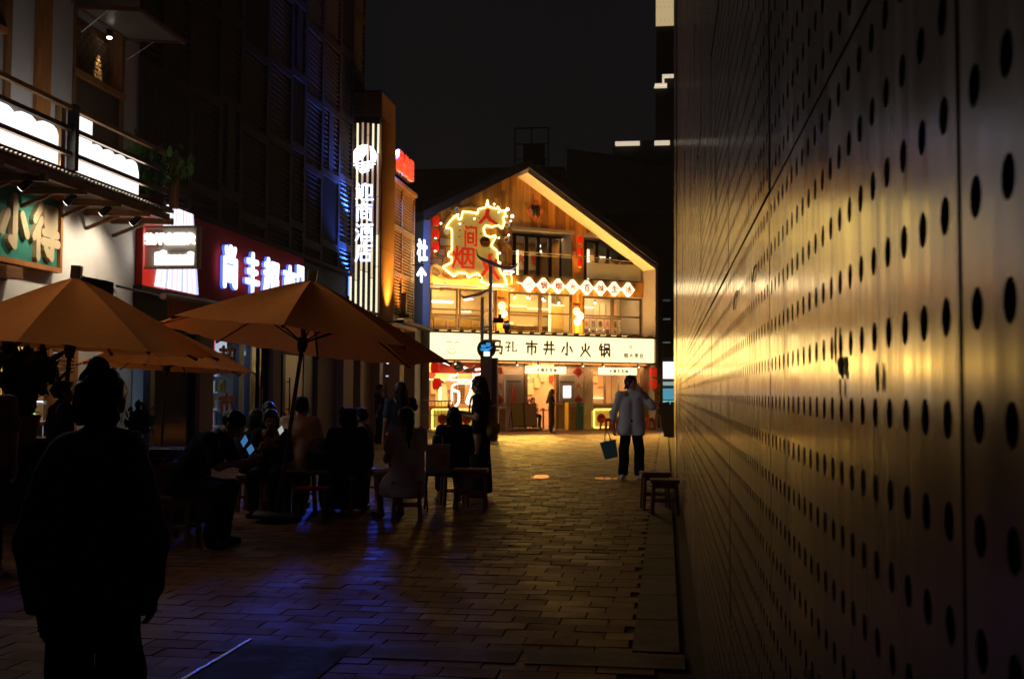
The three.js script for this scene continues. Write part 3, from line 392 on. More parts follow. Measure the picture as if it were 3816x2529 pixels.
// ---- ornaments, bulbs and beams round the neon sign ----
{
  const rim = mat([0.55, 0.5, 0.42], 0.35), plates = [[1.35, 8.22, 'plate with a blue rim above the neon sign by the roof edge'], [3.43, 7.81, 'plate with a dark rim right under the bulb cluster'], [3.41, 7.25, 'plate with a red rim between the neon sign and the dark window'], [2.25, 5.8, 'pale plate below the foot of the neon sign'], [0.92, 7.38, 'pale plate in a wooden frame beside the red lanterns'], [0.53, 5.92, 'large woven tray at the bottom of the lantern string']];
  plates.forEach(([u, v, l], i) => { const r = i === 5 ? 0.24 : 0.12, t = onHouse('wall_plate', 'round ' + l, 'plate', u, v, -0.84); part('dish', lathe([[0, 0.01], [r * 0.6, 0.012], [r * 0.66, 0.03], [r, 0.045], [r, 0.035], [0, 0]], 24).rotateX(Math.PI / 2), i === 5 ? wood([0.5, 0.32, 0.12]) : rim, t); part('centre', lathe([[0, 0.014], [r * 0.5, 0.016], [r * 0.5, 0.012]], 20).rotateX(Math.PI / 2), mat([[0.2, 0.25, 0.35], [0.25, 0.12, 0.06], [0.6, 0.1, 0.05], [0.5, 0.4, 0.35], [0.45, 0.32, 0.2], [0.4, 0.25, 0.1]][i], 0.5), t); });
  const B = [[0.62, 7.64], [1.3, 8.02], [1.38, 7.68], [1.97, 7.92], [2.78, 8.52], [2.97, 8.23], [3.34, 8.37], [3.3, 8.1], [3.54, 8.12], [3.48, 7.93], [2.98, 7.26], [3.4, 7.39], [3.03, 6.68], [3.54, 5.97], [0.41, 7.09], [0.4, 6.61]], big = new Set([6, 8]);
  const where = ['between the top lantern and the neon sign', 'at the notch of the neon sign under the gable', 'on the map board left of its first character', 'in the middle of the map board under its top edge', 'beside the top tip of the neon sign', 'on the map board beside the large red stroke', 'the brightest of the cluster at the corner of the neon sign', 'under the brightest of the cluster', 'the outermost of the cluster, over the plank wall', 'the lowest of the cluster, above the dark-rimmed plate', 'beside the waist of the neon sign', 'just above the red-rimmed plate', 'level with the street lamp top', 'below the dark window corner', 'under the middle lantern of the string at the corner', 'under the lowest lantern of the string at the corner'];
  B.forEach(([u, v], i) => { const t = onHouse('wall_bulb', 'small round white bulb ' + where[i], 'light bulb', u, v, -0.6, 'bulbs scattered round the neon sign'); const k = big.has(i) ? 1.7 : 1; part('bulb', ball(0.04 * k, 0, 0, 0), glow([1, 0.95, 0.8], 3.5), t); part('arm', [bar([0, 0.02, -0.03], [0, 0.06, -0.3], 0.008, 0.008, 6), bar([0, 0.05 * k, 0], [0, 0.08 * k, -0.01], 0.025)], mat([0.1, 0.06, 0.03]), t); });
  const oldWood = [wood([0.34, 0.19, 0.07]), wood([0.24, 0.12, 0.05])];
  [[0.5, 8.0, 1.1, 0.9], [0.85, 7.75, 0.9, 1.0], [0.45, 7.9, 0.5, 1.25], [3.2, 7.55, 1.0, -0.7], [3.35, 7.2, 0.8, -0.8], [3.1, 6.9, 0.6, -1.0], [0.7, 5.75, 0.9, -0.7], [1.1, 5.6, 1.0, -0.15], [1.9, 5.68, 1.1, 0.2], [1.5, 8.35, 0.8, 0.25], [2.1, 8.42, 0.7, -0.15], [3.3, 6.2, 0.5, 0.1]].forEach(([u, v, L, a], i) => { const t = onHouse('old_timber', 'weathered timber offcut ' + ['slanting under the roof edge at the lantern string', 'crossing another beside the top lantern', 'nearly upright beside the top lantern', 'slanting down from the notch of the neon sign', 'crossing another above the red-rimmed plate', 'steep at the narrow waist of the neon sign', 'slanting away from the large woven tray', 'lying almost level under the neon sign', 'tilted up under the foot of the neon sign', 'above the neon sign, rising towards the gable', 'above the neon sign, beside its tip', 'short, by the brown framed picture'][i], 'timber', u, v, -0.86, 'timber offcuts nailed round the neon sign'); part('beam', soft(L, 0.09, 0.06, 0, 0, 0.02, 0.006).rotateZ(a), oldWood[i % 2], t); part('nail', [ball(0.012, 0, 0, 0.052), ball(0.012, Math.cos(a) * L * 0.4, Math.sin(a) * L * 0.4, 0.052)], mat([0.1, 0.09, 0.08], 0.4, { metalness: 0.8 }), t); });
  [[0.9, 7.0, 0.5, 0.34, 'dark framed picture'], [0.75, 6.6, 0.34, 0.3, 'small pale framed print'], [0.55, 6.25, 0.5, 0.26, 'wide pale notice'], [3.25, 6.55, 0.3, 0.4, 'brown framed picture']].forEach(([u, v, w, h, l]) => { const t = onHouse('wall_picture', `${l} on the planks ${u < 2 ? 'between the lanterns and the neon sign' : 'between the neon sign and the dark window'}`, 'picture', u, v, -0.86); part('frame', [span(-w / 2, w / 2, h / 2 - 0.03, h / 2, 0, 0.05), span(-w / 2, w / 2, -h / 2, -h / 2 + 0.03, 0, 0.05), span(-w / 2, -w / 2 + 0.03, -h / 2 + 0.03, h / 2 - 0.03, 0, 0.05), span(w / 2 - 0.03, w / 2, -h / 2 + 0.03, h / 2 - 0.03, 0, 0.05)], wood([0.2, 0.1, 0.05]), t); part('picture_sheet', span(-w / 2 + 0.03, w / 2 - 0.03, -h / 2 + 0.03, h / 2 - 0.03, 0, 0.02), plaster([0.45, 0.33, 0.18]), t); });
}
// ---- red lanterns ----
{
  const redSkin = mat([0.6, 0.02, 0.008], 0.7, { transmission: 0.3, thickness: 0 }); redSkin.emissive = lin([0.8, 0.02, 0.005]); redSkin.emissiveIntensity = 0.55;
  function lantern(label, u, v, z, r, h, group) {
    const t = onHouse('red_lantern', label, 'lantern', u, v, z, group), pts = []; for (let i = 0; i <= 10; i++) { const a = -1 + i / 5; pts.push([r * (0.72 + 0.28 * Math.sqrt(1 - a * a * 0.95)), a * h / 2]); }
    part('skin', lathe(pts, 18), redSkin, t); part('cap', [lathe([[0, h / 2 + 0.03], [r * 0.6, h / 2 + 0.03], [r * 0.74, h / 2], [0, h / 2]], 14), lathe([[0, -h / 2], [r * 0.74, -h / 2], [r * 0.6, -h / 2 - 0.03], [0, -h / 2 - 0.03]], 14)], mat([0.7, 0.45, 0.1], 0.4), t); part('tassel', [bar([0, -h / 2 - 0.03, 0], [0, -h / 2 - 0.12, 0], 0.012, 0.03), bar([0, h / 2 + 0.03, 0], [0, h / 2 + 0.12, 0], 0.006)], mat([0.5, 0.04, 0.02]), t); return t;
  }
  ['top', 'middle', 'lowest'].forEach((n, i) => { lantern(`square-shouldered red lantern, the ${n} of three beside the neon sign`, 0.44, 7.72 - i * 0.47, -0.66, 0.13, 0.32, 'lanterns strung at the corner pillar'); lantern(`narrow red lantern, the ${n} of three between the two top-floor windows`, 6.57, 7.42 - i * 0.45, -0.72, 0.11, 0.3, 'lanterns strung between the top-floor windows'); });
  lantern('red lantern hanging at ground level beside the white neon figure, upper one', 0.32, 2.32, -0.3, 0.17, 0.36, 'lanterns of the entrance'); lantern('red lantern under another beside the white neon figure', 0.4, 1.72, -0.3, 0.17, 0.36, 'lanterns of the entrance');
  lantern('upper oval lantern on the end pillar of the restaurant entrance', 9.5, 2.26, 0.0, 0.15, 0.36, 'lanterns of the entrance'); lantern('lower oval lantern on the end pillar of the restaurant entrance', 9.5, 1.8, 0.0, 0.15, 0.36, 'lanterns of the entrance');
}
// ---- gable charm, diamonds, flower lamps ----
{
  const t = onHouse('gable_charm', 'orange diamond plaque with a black compound character on the gable planks', 'plaque', 4.67, 8.46, -0.88);
  part('plaque', soft(0.58, 0.58, 0.04, 0, 0, 0, 0.01).rotateZ(Math.PI / 4), mat([0.75, 0.16, 0.05], 0.6), t); part('field', soft(0.42, 0.42, 0.02, 0, 0, 0.03, 0.006).rotateZ(Math.PI / 4), mat([0.72, 0.5, 0.38], 0.6), t);
  part('character', [glyph('财', 0.24, 0.26, 11, 0.02, 0.3, 0.04).translate(-0.08, 0.1, 0), glyph('春', 0.26, 0.26, 10, 0.02, 0.3, 0.045).translate(0.08, 0.09, 0), glyph('神', 0.36, 0.3, 10, 0.02, 0.3, 0.05).translate(0, -0.12, 0)], mat([0.02, 0.015, 0.015], 0.6), t);
  const s = onHouse('diamond_sign_row', 'string of eight glowing white diamonds with orange characters on the plank band', 'sign', 6.6, 5.57, -0.82);
  const us = [4.37, 5.0, 5.64, 6.28, 6.92, 7.55, 8.18, 8.83]; const dm = glow([1, 0.9, 0.6], 1.35), ink = mat([0.5, 0.14, 0.01], 0.7);
  us.forEach((u, i) => { const d = part('diamond', poly([[-0.3, 0], [-0.05, -0.28], [0.05, -0.28], [0.3, 0], [0.05, 0.28], [-0.05, 0.28]], 0.05, u - 6.6, 0, 0.03, [], 0.008), dm, s); part('character', glyph('一锅烟火百味生活'[i], 0.29, 0.29, 12.5, 0.012, 0.2, 0.038).translate(u - 6.6, 0, 0), ink, d); });
  part('link_bar', [span(-2.23, 2.23, -0.05, 0.05, -0.03, 0.0), beam([-2.3, 0, 0], [-2.75, 0.06, 0], 0.04, 0.03)], dm, s);
  houseArea('diamond_sign_lamp', 4.8, 0.35, [1, 0.78, 0.36], 3, [6.6, 5.57, -0.7], [6.6, 5.3, 4]);
  const fm = glow([1, 0.85, 0.4], 1.3), fd = mat([0.5, 0.3, 0.06], 0.6);
  const rosette = (name, label, list) => { const c = thing(name, label, 'wall lamp', HP(...list[0]), TURN); const [u0, v0] = list[0]; list.forEach(([u, v]) => { const f = part('rosette', lathe([[0, 0.05], [0.1, 0.045], [0.15, 0.02], [0.17, 0], [0, 0]], 20).rotateX(Math.PI / 2).translate(u - u0, v - v0, 0.02), fm, c); part('petal_line', Array.from({ length: 8 }, (_, i) => beam([u - u0 + Math.cos(i * 0.785) * 0.05, v - v0 + Math.sin(i * 0.785) * 0.05, 0.068], [u - u0 + Math.cos(i * 0.785) * 0.13, v - v0 + Math.sin(i * 0.785) * 0.13, 0.055], 0.012, 0.01)), fd, f); }); part('hook', span(-0.16, 0.16, 0.2, 0.24, 0, 0.03), mat([0.4, 0.12, 0.03]), c); };
  rosette('flower_lamp', 'pair of round glowing flower lamps on the plank pier behind the street lamp', [[3.26, 4.72, -0.88], [3.32, 4.42, -0.88]]);
  rosette('flower_lamp', 'group of three round glowing flower lamps on the pier between the middle and far windows', [[6.5, 4.62, -0.88], [6.66, 4.45, -0.88], [6.54, 4.22, -0.88]]);
}
// ---- entrance: hanging light boxes, couplets, menus, stands, neon figure, sofa, stools ----
{
  const face = glow([1, 0.84, 0.42], 1.9), casing = mat([0.3, 0.2, 0.1], 0.5), goldGlow = mat([0.55, 0.33, 0.03], 0.5);
  [[4.76, 'over the open doorway'], [7.93, 'over the window with the sofa']].forEach(([u, w]) => { const t = onHouse('hanging_light_box', 'small glowing sign box hanging ' + w, 'sign', u, 2.28, -0.12); part('box_face', soft(1.72, 0.27, 0.14, 0, 0, 0, 0.04), face, t); for (const x of [-0.6, -0.2, 0.2, 0.6]) part('hanger', bar([x, 0.13, 0], [x, 0.36, -0.1], 0.012), casing, t); part('lettering', '火锅生百味'.split('').map((c, i) => glyph(c, 0.14, 0.14, 16, 0.008, 0, 0.072).translate(-0.36 + i * 0.18, 0.0, 0)), goldGlow, t); houseArea('hanging_light_box_lamp', 1.6, 0.24, [1, 0.7, 0.28], 4, [u, 2.28, -0.02], [u, 1.2, 2]); });
  const red = mat([0.62, 0.045, 0.02], 0.55), pink = mat([0.75, 0.25, 0.18], 0.55), ink = mat([0.12, 0.015, 0.01], 0.6), brush = mat([0.6, 0.1, 0.05], 0.6);
  [[2.98, [['春', red, pink], ['生', null], ['绿', null]]], [6.38, null]].forEach(([u], k) => {
    [[2.25, '福', pink], [1.7, '火', null], [1.14, '味', red], [0.67, '春', red]].forEach(([v, c, m], i) => { const t = onHouse('couplet_diamond', `${m ? 'red paper diamond' : 'bare red brush character'}, ${['topmost', 'second', 'third', 'lowest'][i]} in the column ${k ? 'above the green stand' : 'beside the menu boards'}`, 'couplet', u, v, -0.485, 'door couplets'); if (m || k) part('paper', soft(0.32, 0.32, 0.01, 0, 0, 0, 0.003).rotateZ(Math.PI / 4), m ? (k || i ? red : pink) : mat([0.7, 0.55, 0.42], 0.6), t); part('character', glyph(c, 0.24, 0.24, 13, 0.006, 0.4, 0.006), m ? ink : brush, t); });
  });
  // menu boards leaning on trestles
  [[3.47, 'with rows of yellow text beside the post'], [4.0, 'with brown rows nearer the doorway']].forEach(([u, w], i) => { const t = onHouse('menu_board', 'framed standing menu board ' + w, 'menu board', u, 0.1, 0.1); part('frame', [beam([-0.25, 0, 0.08], [-0.25, 0.93, -0.06], 0.035, 0.03), beam([0.25, 0, 0.08], [0.25, 0.93, -0.06], 0.035, 0.03), beam([-0.25, 0.91, -0.055], [0.25, 0.91, -0.055], 0.03, 0.04), beam([-0.25, 0.08, 0.07], [0.25, 0.08, 0.07], 0.03, 0.04), beam([-0.22, 0, -0.3], [-0.2, 0.9, -0.08], 0.03, 0.03), beam([0.22, 0, -0.3], [0.2, 0.9, -0.08], 0.03, 0.03)], wood([0.16, 0.07, 0.03]), t); const s = part('sheet', box(0.46, 0.8, 0.012, 0, 0.49, 0.02, 0, 0, -0.148), mat(i ? [0.5, 0.3, 0.1] : [0.5, 0.36, 0.06], 0.5), t); part('print', Array.from({ length: 14 }, (_, r) => box(rnd(0.2, 0.38), 0.018, 0.004, rnd(-0.04, 0.04), 0.16 + r * 0.05, 0.075 - (0.16 + r * 0.05) * 0.149 + 0.0135, 0, 0, -0.148)), mat([0.3, 0.15, 0.03], 0.7), s); });
  const plinth = onHouse('timber_plinth', 'low timber plinth under the two menu boards', 'plinth', 3.74, 0.03, 0.1); for (let i = 0; i < 3; i++) part('plank', soft(1.25, 0.06, 0.19, 0, 0.035, -0.2 + i * 0.2, 0.008), wood([0.4, 0.25, 0.12]), plinth);
  const pillar = onHouse('round_topped_pedestal', 'pale wooden pedestal behind the woman with the backpack', 'pedestal', 2.75, 0.03, 0.15); part('shaft', soft(0.28, 0.78, 0.28, 0, 0.39, 0, 0.02), wood([0.5, 0.32, 0.14]), pillar); part('top', soft(0.38, 0.06, 0.38, 0, 0.81, 0, 0.02), wood([0.6, 0.42, 0.2]), pillar);
  // yellow and green stands
  [[5.83, 0.36, [0.75, 0.5, 0.01], 'bright yellow box stand beside the doorway'], [6.16, 0.27, [0.08, 0.42, 0.24], 'green box stand with a blue header next to the yellow one']].forEach(([u, w, c, l], i) => { const t = onHouse('box_stand', l, 'display stand', u, 0.02, -0.1 + i * 0.02); part('body', soft(w, 1.04, 0.3, 0, 0.52, 0, 0.015), mat(c, 0.4), t); part('header', soft(w * 0.7, 0.12, 0.012, 0.02, 0.94, 0.15, 0.004), mat(i ? [0.1, 0.5, 0.6] : [0.85, 0.75, 0.5], 0.4), t); part('shelf_line', [0.25, 0.45, 0.65, 0.8].map((y) => span(-w * 0.42, w * 0.42, y, y + 0.015, 0.149, 0.155)), mat(c.map((x) => x * 0.6), 0.5), t); if (i) part('lettering', glyph('合', 0.07, 0.07, 18, 0.004, 0, 0.158).translate(0.04, 0.94, 0), mat([0.85, 0.9, 0.9], 0.5), t); });
  // neon-edged counters with red roundels
  const neonY = glow([1, 0.78, 0.12], 2.0), panelY = glow([0.9, 0.5, 0.02], 0.4);
  [[0.55, 0.8, 'first from the corner pillar'], [1.5, 0.74, 'beside the seated girl'], [7.32, 1.2, 'behind the red stools']].forEach(([u, w, l]) => { const t = onHouse('neon_bench', 'yellow neon-edged bench front with red roundels, ' + l, 'bench', u, 0.03, u > 5 ? 0.15 : -0.1); part('body', soft(w - 0.1, 0.62, 0.3, 0, 0.4, -0.17, 0.02), panelY, t); part('neon_tube', tube([[-w / 2, 0.08, 0], [-w / 2, 0.4, 0], [-w / 2, 0.76, 0], [0, 0.77, 0], [w / 2, 0.76, 0], [w / 2, 0.4, 0], [w / 2, 0.08, 0], [0, 0.07, 0]], 0.032, 80, 7, true, 0.12), neonY, t); for (const x of w > 1 ? [-0.28, 0.28] : [0]) { const r = part('roundel', lathe([[0, 0.03], [0.17, 0.03], [0.19, 0], [0, 0]], 24).rotateX(Math.PI / 2).translate(x, 0.42, -0.01), mat([0.65, 0.07, 0.02], 0.5), t); part('character', glyph(w > 1 ? '福' : '火', 0.2, 0.2, 13, 0.006, 0.2, 0.02).translate(x, 0.42, 0), mat([0.2, 0.02, 0.01], 0.6), r); } });
  // white neon pot-and-tap figure
  const neonW = glow([1, 0.93, 0.74], 2.6);
  const nf = onHouse('neon_tap_figure', 'white neon figure of a tap, steam and kettle in the open bay beside the fence', 'neon sign', 1.2, 1.5, -0.15);
  const N = (l, r = 0.035) => part('neon_tube', tube(l.map(([u, v]) => [u - 1.2, v - 1.5, 0]), r, l.length * 9, 7, false, 0.3), neonW, nf);
  N([[0.5, 2.53], [0.84, 2.42]]); N([[1.25, 2.4], [1.5, 2.3], [1.75, 2.26], [2.0, 2.27], [2.22, 2.32]]); N([[1.75, 2.08], [2.0, 2.09], [2.22, 2.2]]);
  N([[1.15, 2.1], [1.05, 2.02], [0.9, 2.04], [0.83, 1.95], [0.9, 1.88], [1.2, 1.87], [1.6, 1.87], [1.68, 1.81], [1.6, 1.75], [1.2, 1.75], [1.05, 1.72], [0.93, 1.63], [0.92, 1.5]]); N([[0.92, 1.45], [1.02, 1.5], [1.1, 1.46], [1.2, 1.42], [1.2, 1.1], [1.14, 0.98], [1.05, 0.88], [1.06, 0.8]], 0.042); N([[0.92, 1.45], [0.93, 1.2], [0.93, 1.0]]);
  part('bracket', [span(-0.5, 0.9, 0.98, 1.02, -0.08, -0.04), span(-0.1, -0.06, -0.9, 1.0, -0.09, -0.06)], mat([0.2, 0.12, 0.06]), nf);
  houseArea('neon_tap_lamp', 1.3, 1.2, [1, 0.82, 0.5], 3.5, [1.3, 1.7, 0.0], [1.3, 1.4, 4]);
  const kt = onHouse('neon_cone', 'white neon cone with lit steps in front of the bay wall', 'neon sign', 1.85, 1.0, -0.3); part('neon_tube', tube([[0, 0.98, 0], [0.08, 0.7, 0], [0.2, 0.36, 0], [0.3, 0.06, 0], [0, 0.0, 0], [-0.26, 0.04, 0], [-0.14, 0.4, 0], [-0.06, 0.7, 0]], 0.045, 70, 7, true, 0.3), neonW, kt); part('backing', poly([[-0.22, 0.02], [0.26, 0.06], [0.02, 0.9]], 0.02, 0, 0, -0.03), glow([1, 0.7, 0.28], 0.9), kt);
  const tubeLamp = onHouse('tube_lamp', 'upright yellow tube lamp under the lower lantern of the open bay', 'lamp', 0.48, 1.12, -0.2); part('tube', bar([0, 0, 0], [0, 0.5, 0], 0.055), glow([1, 0.85, 0.35], 2.6), tubeLamp); part('holder', [bar([0, -0.05, 0], [0, 0, 0], 0.065), bar([0, 0.5, 0], [0, 0.55, 0], 0.065)], mat([0.3, 0.16, 0.05]), tubeLamp);
  const jar = onHouse('golden_jar', 'golden glowing jar on the counter of the open bay', 'jar', 0.95, 0.9, -1.2); part('jar_body', lathe([[0, 0], [0.2, 0], [0.24, 0.2], [0.2, 0.7], [0.14, 0.85], [0, 0.85]], 20), glow([1, 0.6, 0.06], 0.8), jar); part('lid', lathe([[0, 0.98], [0.05, 0.96], [0.16, 0.88], [0.16, 0.85], [0, 0.85]], 18), mat([0.5, 0.5, 0.45], 0.3, { metalness: 0.8 }), jar);
  // the round dish lamp hung over the bay and a carved fish
  const dish = onHouse('dish_shade', 'dark round metal dish hanging before the white neon tubes', 'lamp shade', 1.06, 2.35, 0.1); part('shade', lathe([[0, -0.05], [0.06, -0.05], [0.17, 0.0], [0.2, 0.05], [0.19, 0.055], [0.15, 0.02], [0, -0.02]], 26).rotateX(Math.PI / 2 - 0.2), mat([0.22, 0.19, 0.18], 0.35, { metalness: 0.7 }), dish); part('bulb', ball(0.035, 0, 0, 0.02), mat([0.5, 0.45, 0.4], 0.3), dish); part('rod', bar([0, 0.2, 0], [0, 0.28, -0.2], 0.012), mat([0.1, 0.08, 0.07]), dish);
  const fish = onHouse('carved_fish', 'pale carved wooden fish hanging beside the dark dish', 'ornament', 1.55, 2.22, 0.02); part('body', poly([[-0.26, -0.02], [-0.08, -0.1], [0.12, -0.02], [0.22, -0.12], [0.2, 0.2], [0.1, 0.08], [-0.1, 0.08]], 0.05, 0, 0, 0, [], 0.01), wood([0.62, 0.45, 0.24]), fish);
  const scroll = onHouse('notice_scroll', 'hanging orange scroll of text in the open bay', 'scroll', 1.42, 1.4, -0.4); part('sheet', span(-0.14, 0.14, -0.36, 0.36, -0.01, 0.01), mat([0.65, 0.3, 0.1], 0.6), scroll); part('print', Array.from({ length: 18 }, (_, i) => span(-0.11 + (i % 3) * 0.08, -0.06 + (i % 3) * 0.08, -0.32 + ((i / 3) | 0) * 0.11, -0.25 + ((i / 3) | 0) * 0.11, 0.01, 0.016)), mat([0.3, 0.08, 0.02], 0.7), scroll); part('rod', [bar([-0.17, 0.37, 0], [0.17, 0.37, 0], 0.015), bar([-0.17, -0.37, 0], [0.17, -0.37, 0], 0.015)], wood([0.15, 0.06, 0.03]), scroll);
  const yposter = onHouse('orange_poster', 'orange poster beside the lower lantern on the end pillar', 'poster', 9.66, 1.3, 0.02); part('sheet', span(-0.12, 0.14, -0.5, 0.5, -0.01, 0.008), mat([0.72, 0.34, 0.06], 0.6), yposter); part('print', ['火', '锅', '生', '活'].map((c, i) => glyph(c, 0.15, 0.17, 14, 0.005, 0, 0.008).translate(0.02, 0.34 - i * 0.21, 0)), mat([0.55, 0.05, 0.02], 0.6), yposter);
  // stools of moulded red plastic: a tapered shell open at the sides
  const plast = mat([0.62, 0.025, 0.012], 0.35);
  function stool(label, u, z, turn = 0) { const t = onHouse('plastic_stool', label, 'stool', u, 0.02, z, 'red plastic stools before the restaurant', turn); part('seat', soft(0.26, 0.03, 0.26, 0, 0.435, 0, 0.012), plast, t); for (const [x, y] of [[-1, -1], [1, -1], [-1, 1], [1, 1]]) part('leg', beam([x * 0.16, 0, y * 0.16], [x * 0.11, 0.43, y * 0.11], 0.055, 0.055), plast, t); part('apron', [-1, 1].flatMap((s) => [box(0.25, 0.09, 0.02, 0, 0.375, s * 0.117), box(0.02, 0.09, 0.25, s * 0.117, 0.375, 0), box(0.29, 0.04, 0.016, 0, 0.06, s * 0.15)]), plast, t); return t; }
  stool('red plastic stool nearest the yellow neon bench end, beside the green stand', 6.98, 0.6, 0.2); stool('red plastic stool second along the yellow bench', 7.32, 0.68, -0.1); stool('red plastic stool under the seated diner in the grey cap', 7.66, 0.6, 0.1); stool('red plastic stool half hidden behind the person with the blue bag', 8.9, 0.62, 0.3);
  const outer = stool('red plastic stool standing alone past the corner pillar of the restaurant', 10.2, 0.1, 0.5);
  const ws = onHouse('wooden_stool', 'tall pale wooden stool beside the end pillar of the restaurant', 'stool', 9.3, 0.02, 0.5); part('seat', soft(0.3, 0.04, 0.3, 0, 0.55, 0, 0.01), wood([0.55, 0.36, 0.14]), ws); for (const [x, y] of [[-1, -1], [1, -1], [-1, 1], [1, 1]]) part('leg', beam([x * 0.15, 0, y * 0.15], [x * 0.11, 0.53, y * 0.11], 0.035, 0.035), wood([0.5, 0.32, 0.12]), ws);
  const tb = onHouse('dining_table', 'small wooden table with bowls just inside the open doorway', 'table', 4.95, 0.03, -1.0); part('table_top', soft(0.7, 0.04, 0.6, 0, 0.72, 0, 0.01), wood([0.45, 0.2, 0.1]), tb); for (const [x, y] of [[-1, -1], [1, -1], [-1, 1], [1, 1]]) part('leg', beam([x * 0.3, 0, y * 0.25], [x * 0.3, 0.7, y * 0.25], 0.05, 0.05), wood([0.4, 0.18, 0.09]), tb);
  [[-0.15, 0.1], [0.2, -0.05], [0.02, 0.2]].forEach(([x, z], i) => { const b = onHouse('bowl', ['white bowl on the doorway table nearest the pink-shirted diner', 'white bowl on the doorway table nearest the standing woman', 'white bowl at the front edge of the doorway table'][i], 'bowl', 4.95 + x, 0.772, -1.0 + z, 'bowls on the doorway table'); part('bowl_body', lathe([[0, 0], [0.04, 0], [0.08, 0.06], [0.075, 0.06], [0.035, 0.012], [0, 0.012]], 16), mat([0.75, 0.72, 0.68], 0.3), b); });
}
// track spotlights under the sign that wash the paving in front
{
  const u = [0.9, 2.5, 3.4, 4.3, 6.2, 7.1, 8.7], m = mat([0.05, 0.035, 0.025], 0.5);
  u.forEach((x, i) => { const t = onHouse('track_spotlight', 'small dark spotlight under the long sign, ' + ['over the white neon figure', 'above the pedestal', 'above the first menu board', 'at the near end of the doorway sign box', 'between the two hanging sign boxes', 'over the yellow neon bench', 'beside the end pillar lanterns'][i], 'spotlight', x, 2.5, 0.12, 'spotlights under the long sign'); part('housing', bar([0, 0.04, 0], [0, -0.05, 0.09], 0.035, 0.045, 12), m, t); part('stem', bar([0, 0.02, 0.02], [0, 0.09, 0], 0.01), m, t); part('lens', bar([0, -0.051, 0.091], [0, -0.055, 0.099], 0.036, 0.036, 12), glow([1, 0.85, 0.55], 2.5), t);
    const a = HP(x, 2.42, 0.26), b = HP(x - 0.8, 0, 8); spot('track_spotlight_lamp', [1, 0.55, 0.09], 190, a, b, 0.45, 0.9, 2); });
}
// ================= left side of the street: fronts stand on the plane x = -9 =================
const FX = -9;
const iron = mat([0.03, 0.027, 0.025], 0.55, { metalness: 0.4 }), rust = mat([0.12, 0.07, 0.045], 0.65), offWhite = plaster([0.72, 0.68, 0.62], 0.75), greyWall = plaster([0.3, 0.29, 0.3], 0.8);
const orangeWood = wood([0.42, 0.17, 0.05], 0.45), brownWood = wood([0.26, 0.12, 0.05], 0.5);
// x of a point so many metres out of the front; s = metres along the street
const S = (s0, s1, y0, y1, o0, o1) => span(FX + o0, FX + o1, y0, y1, -s0, -s1);
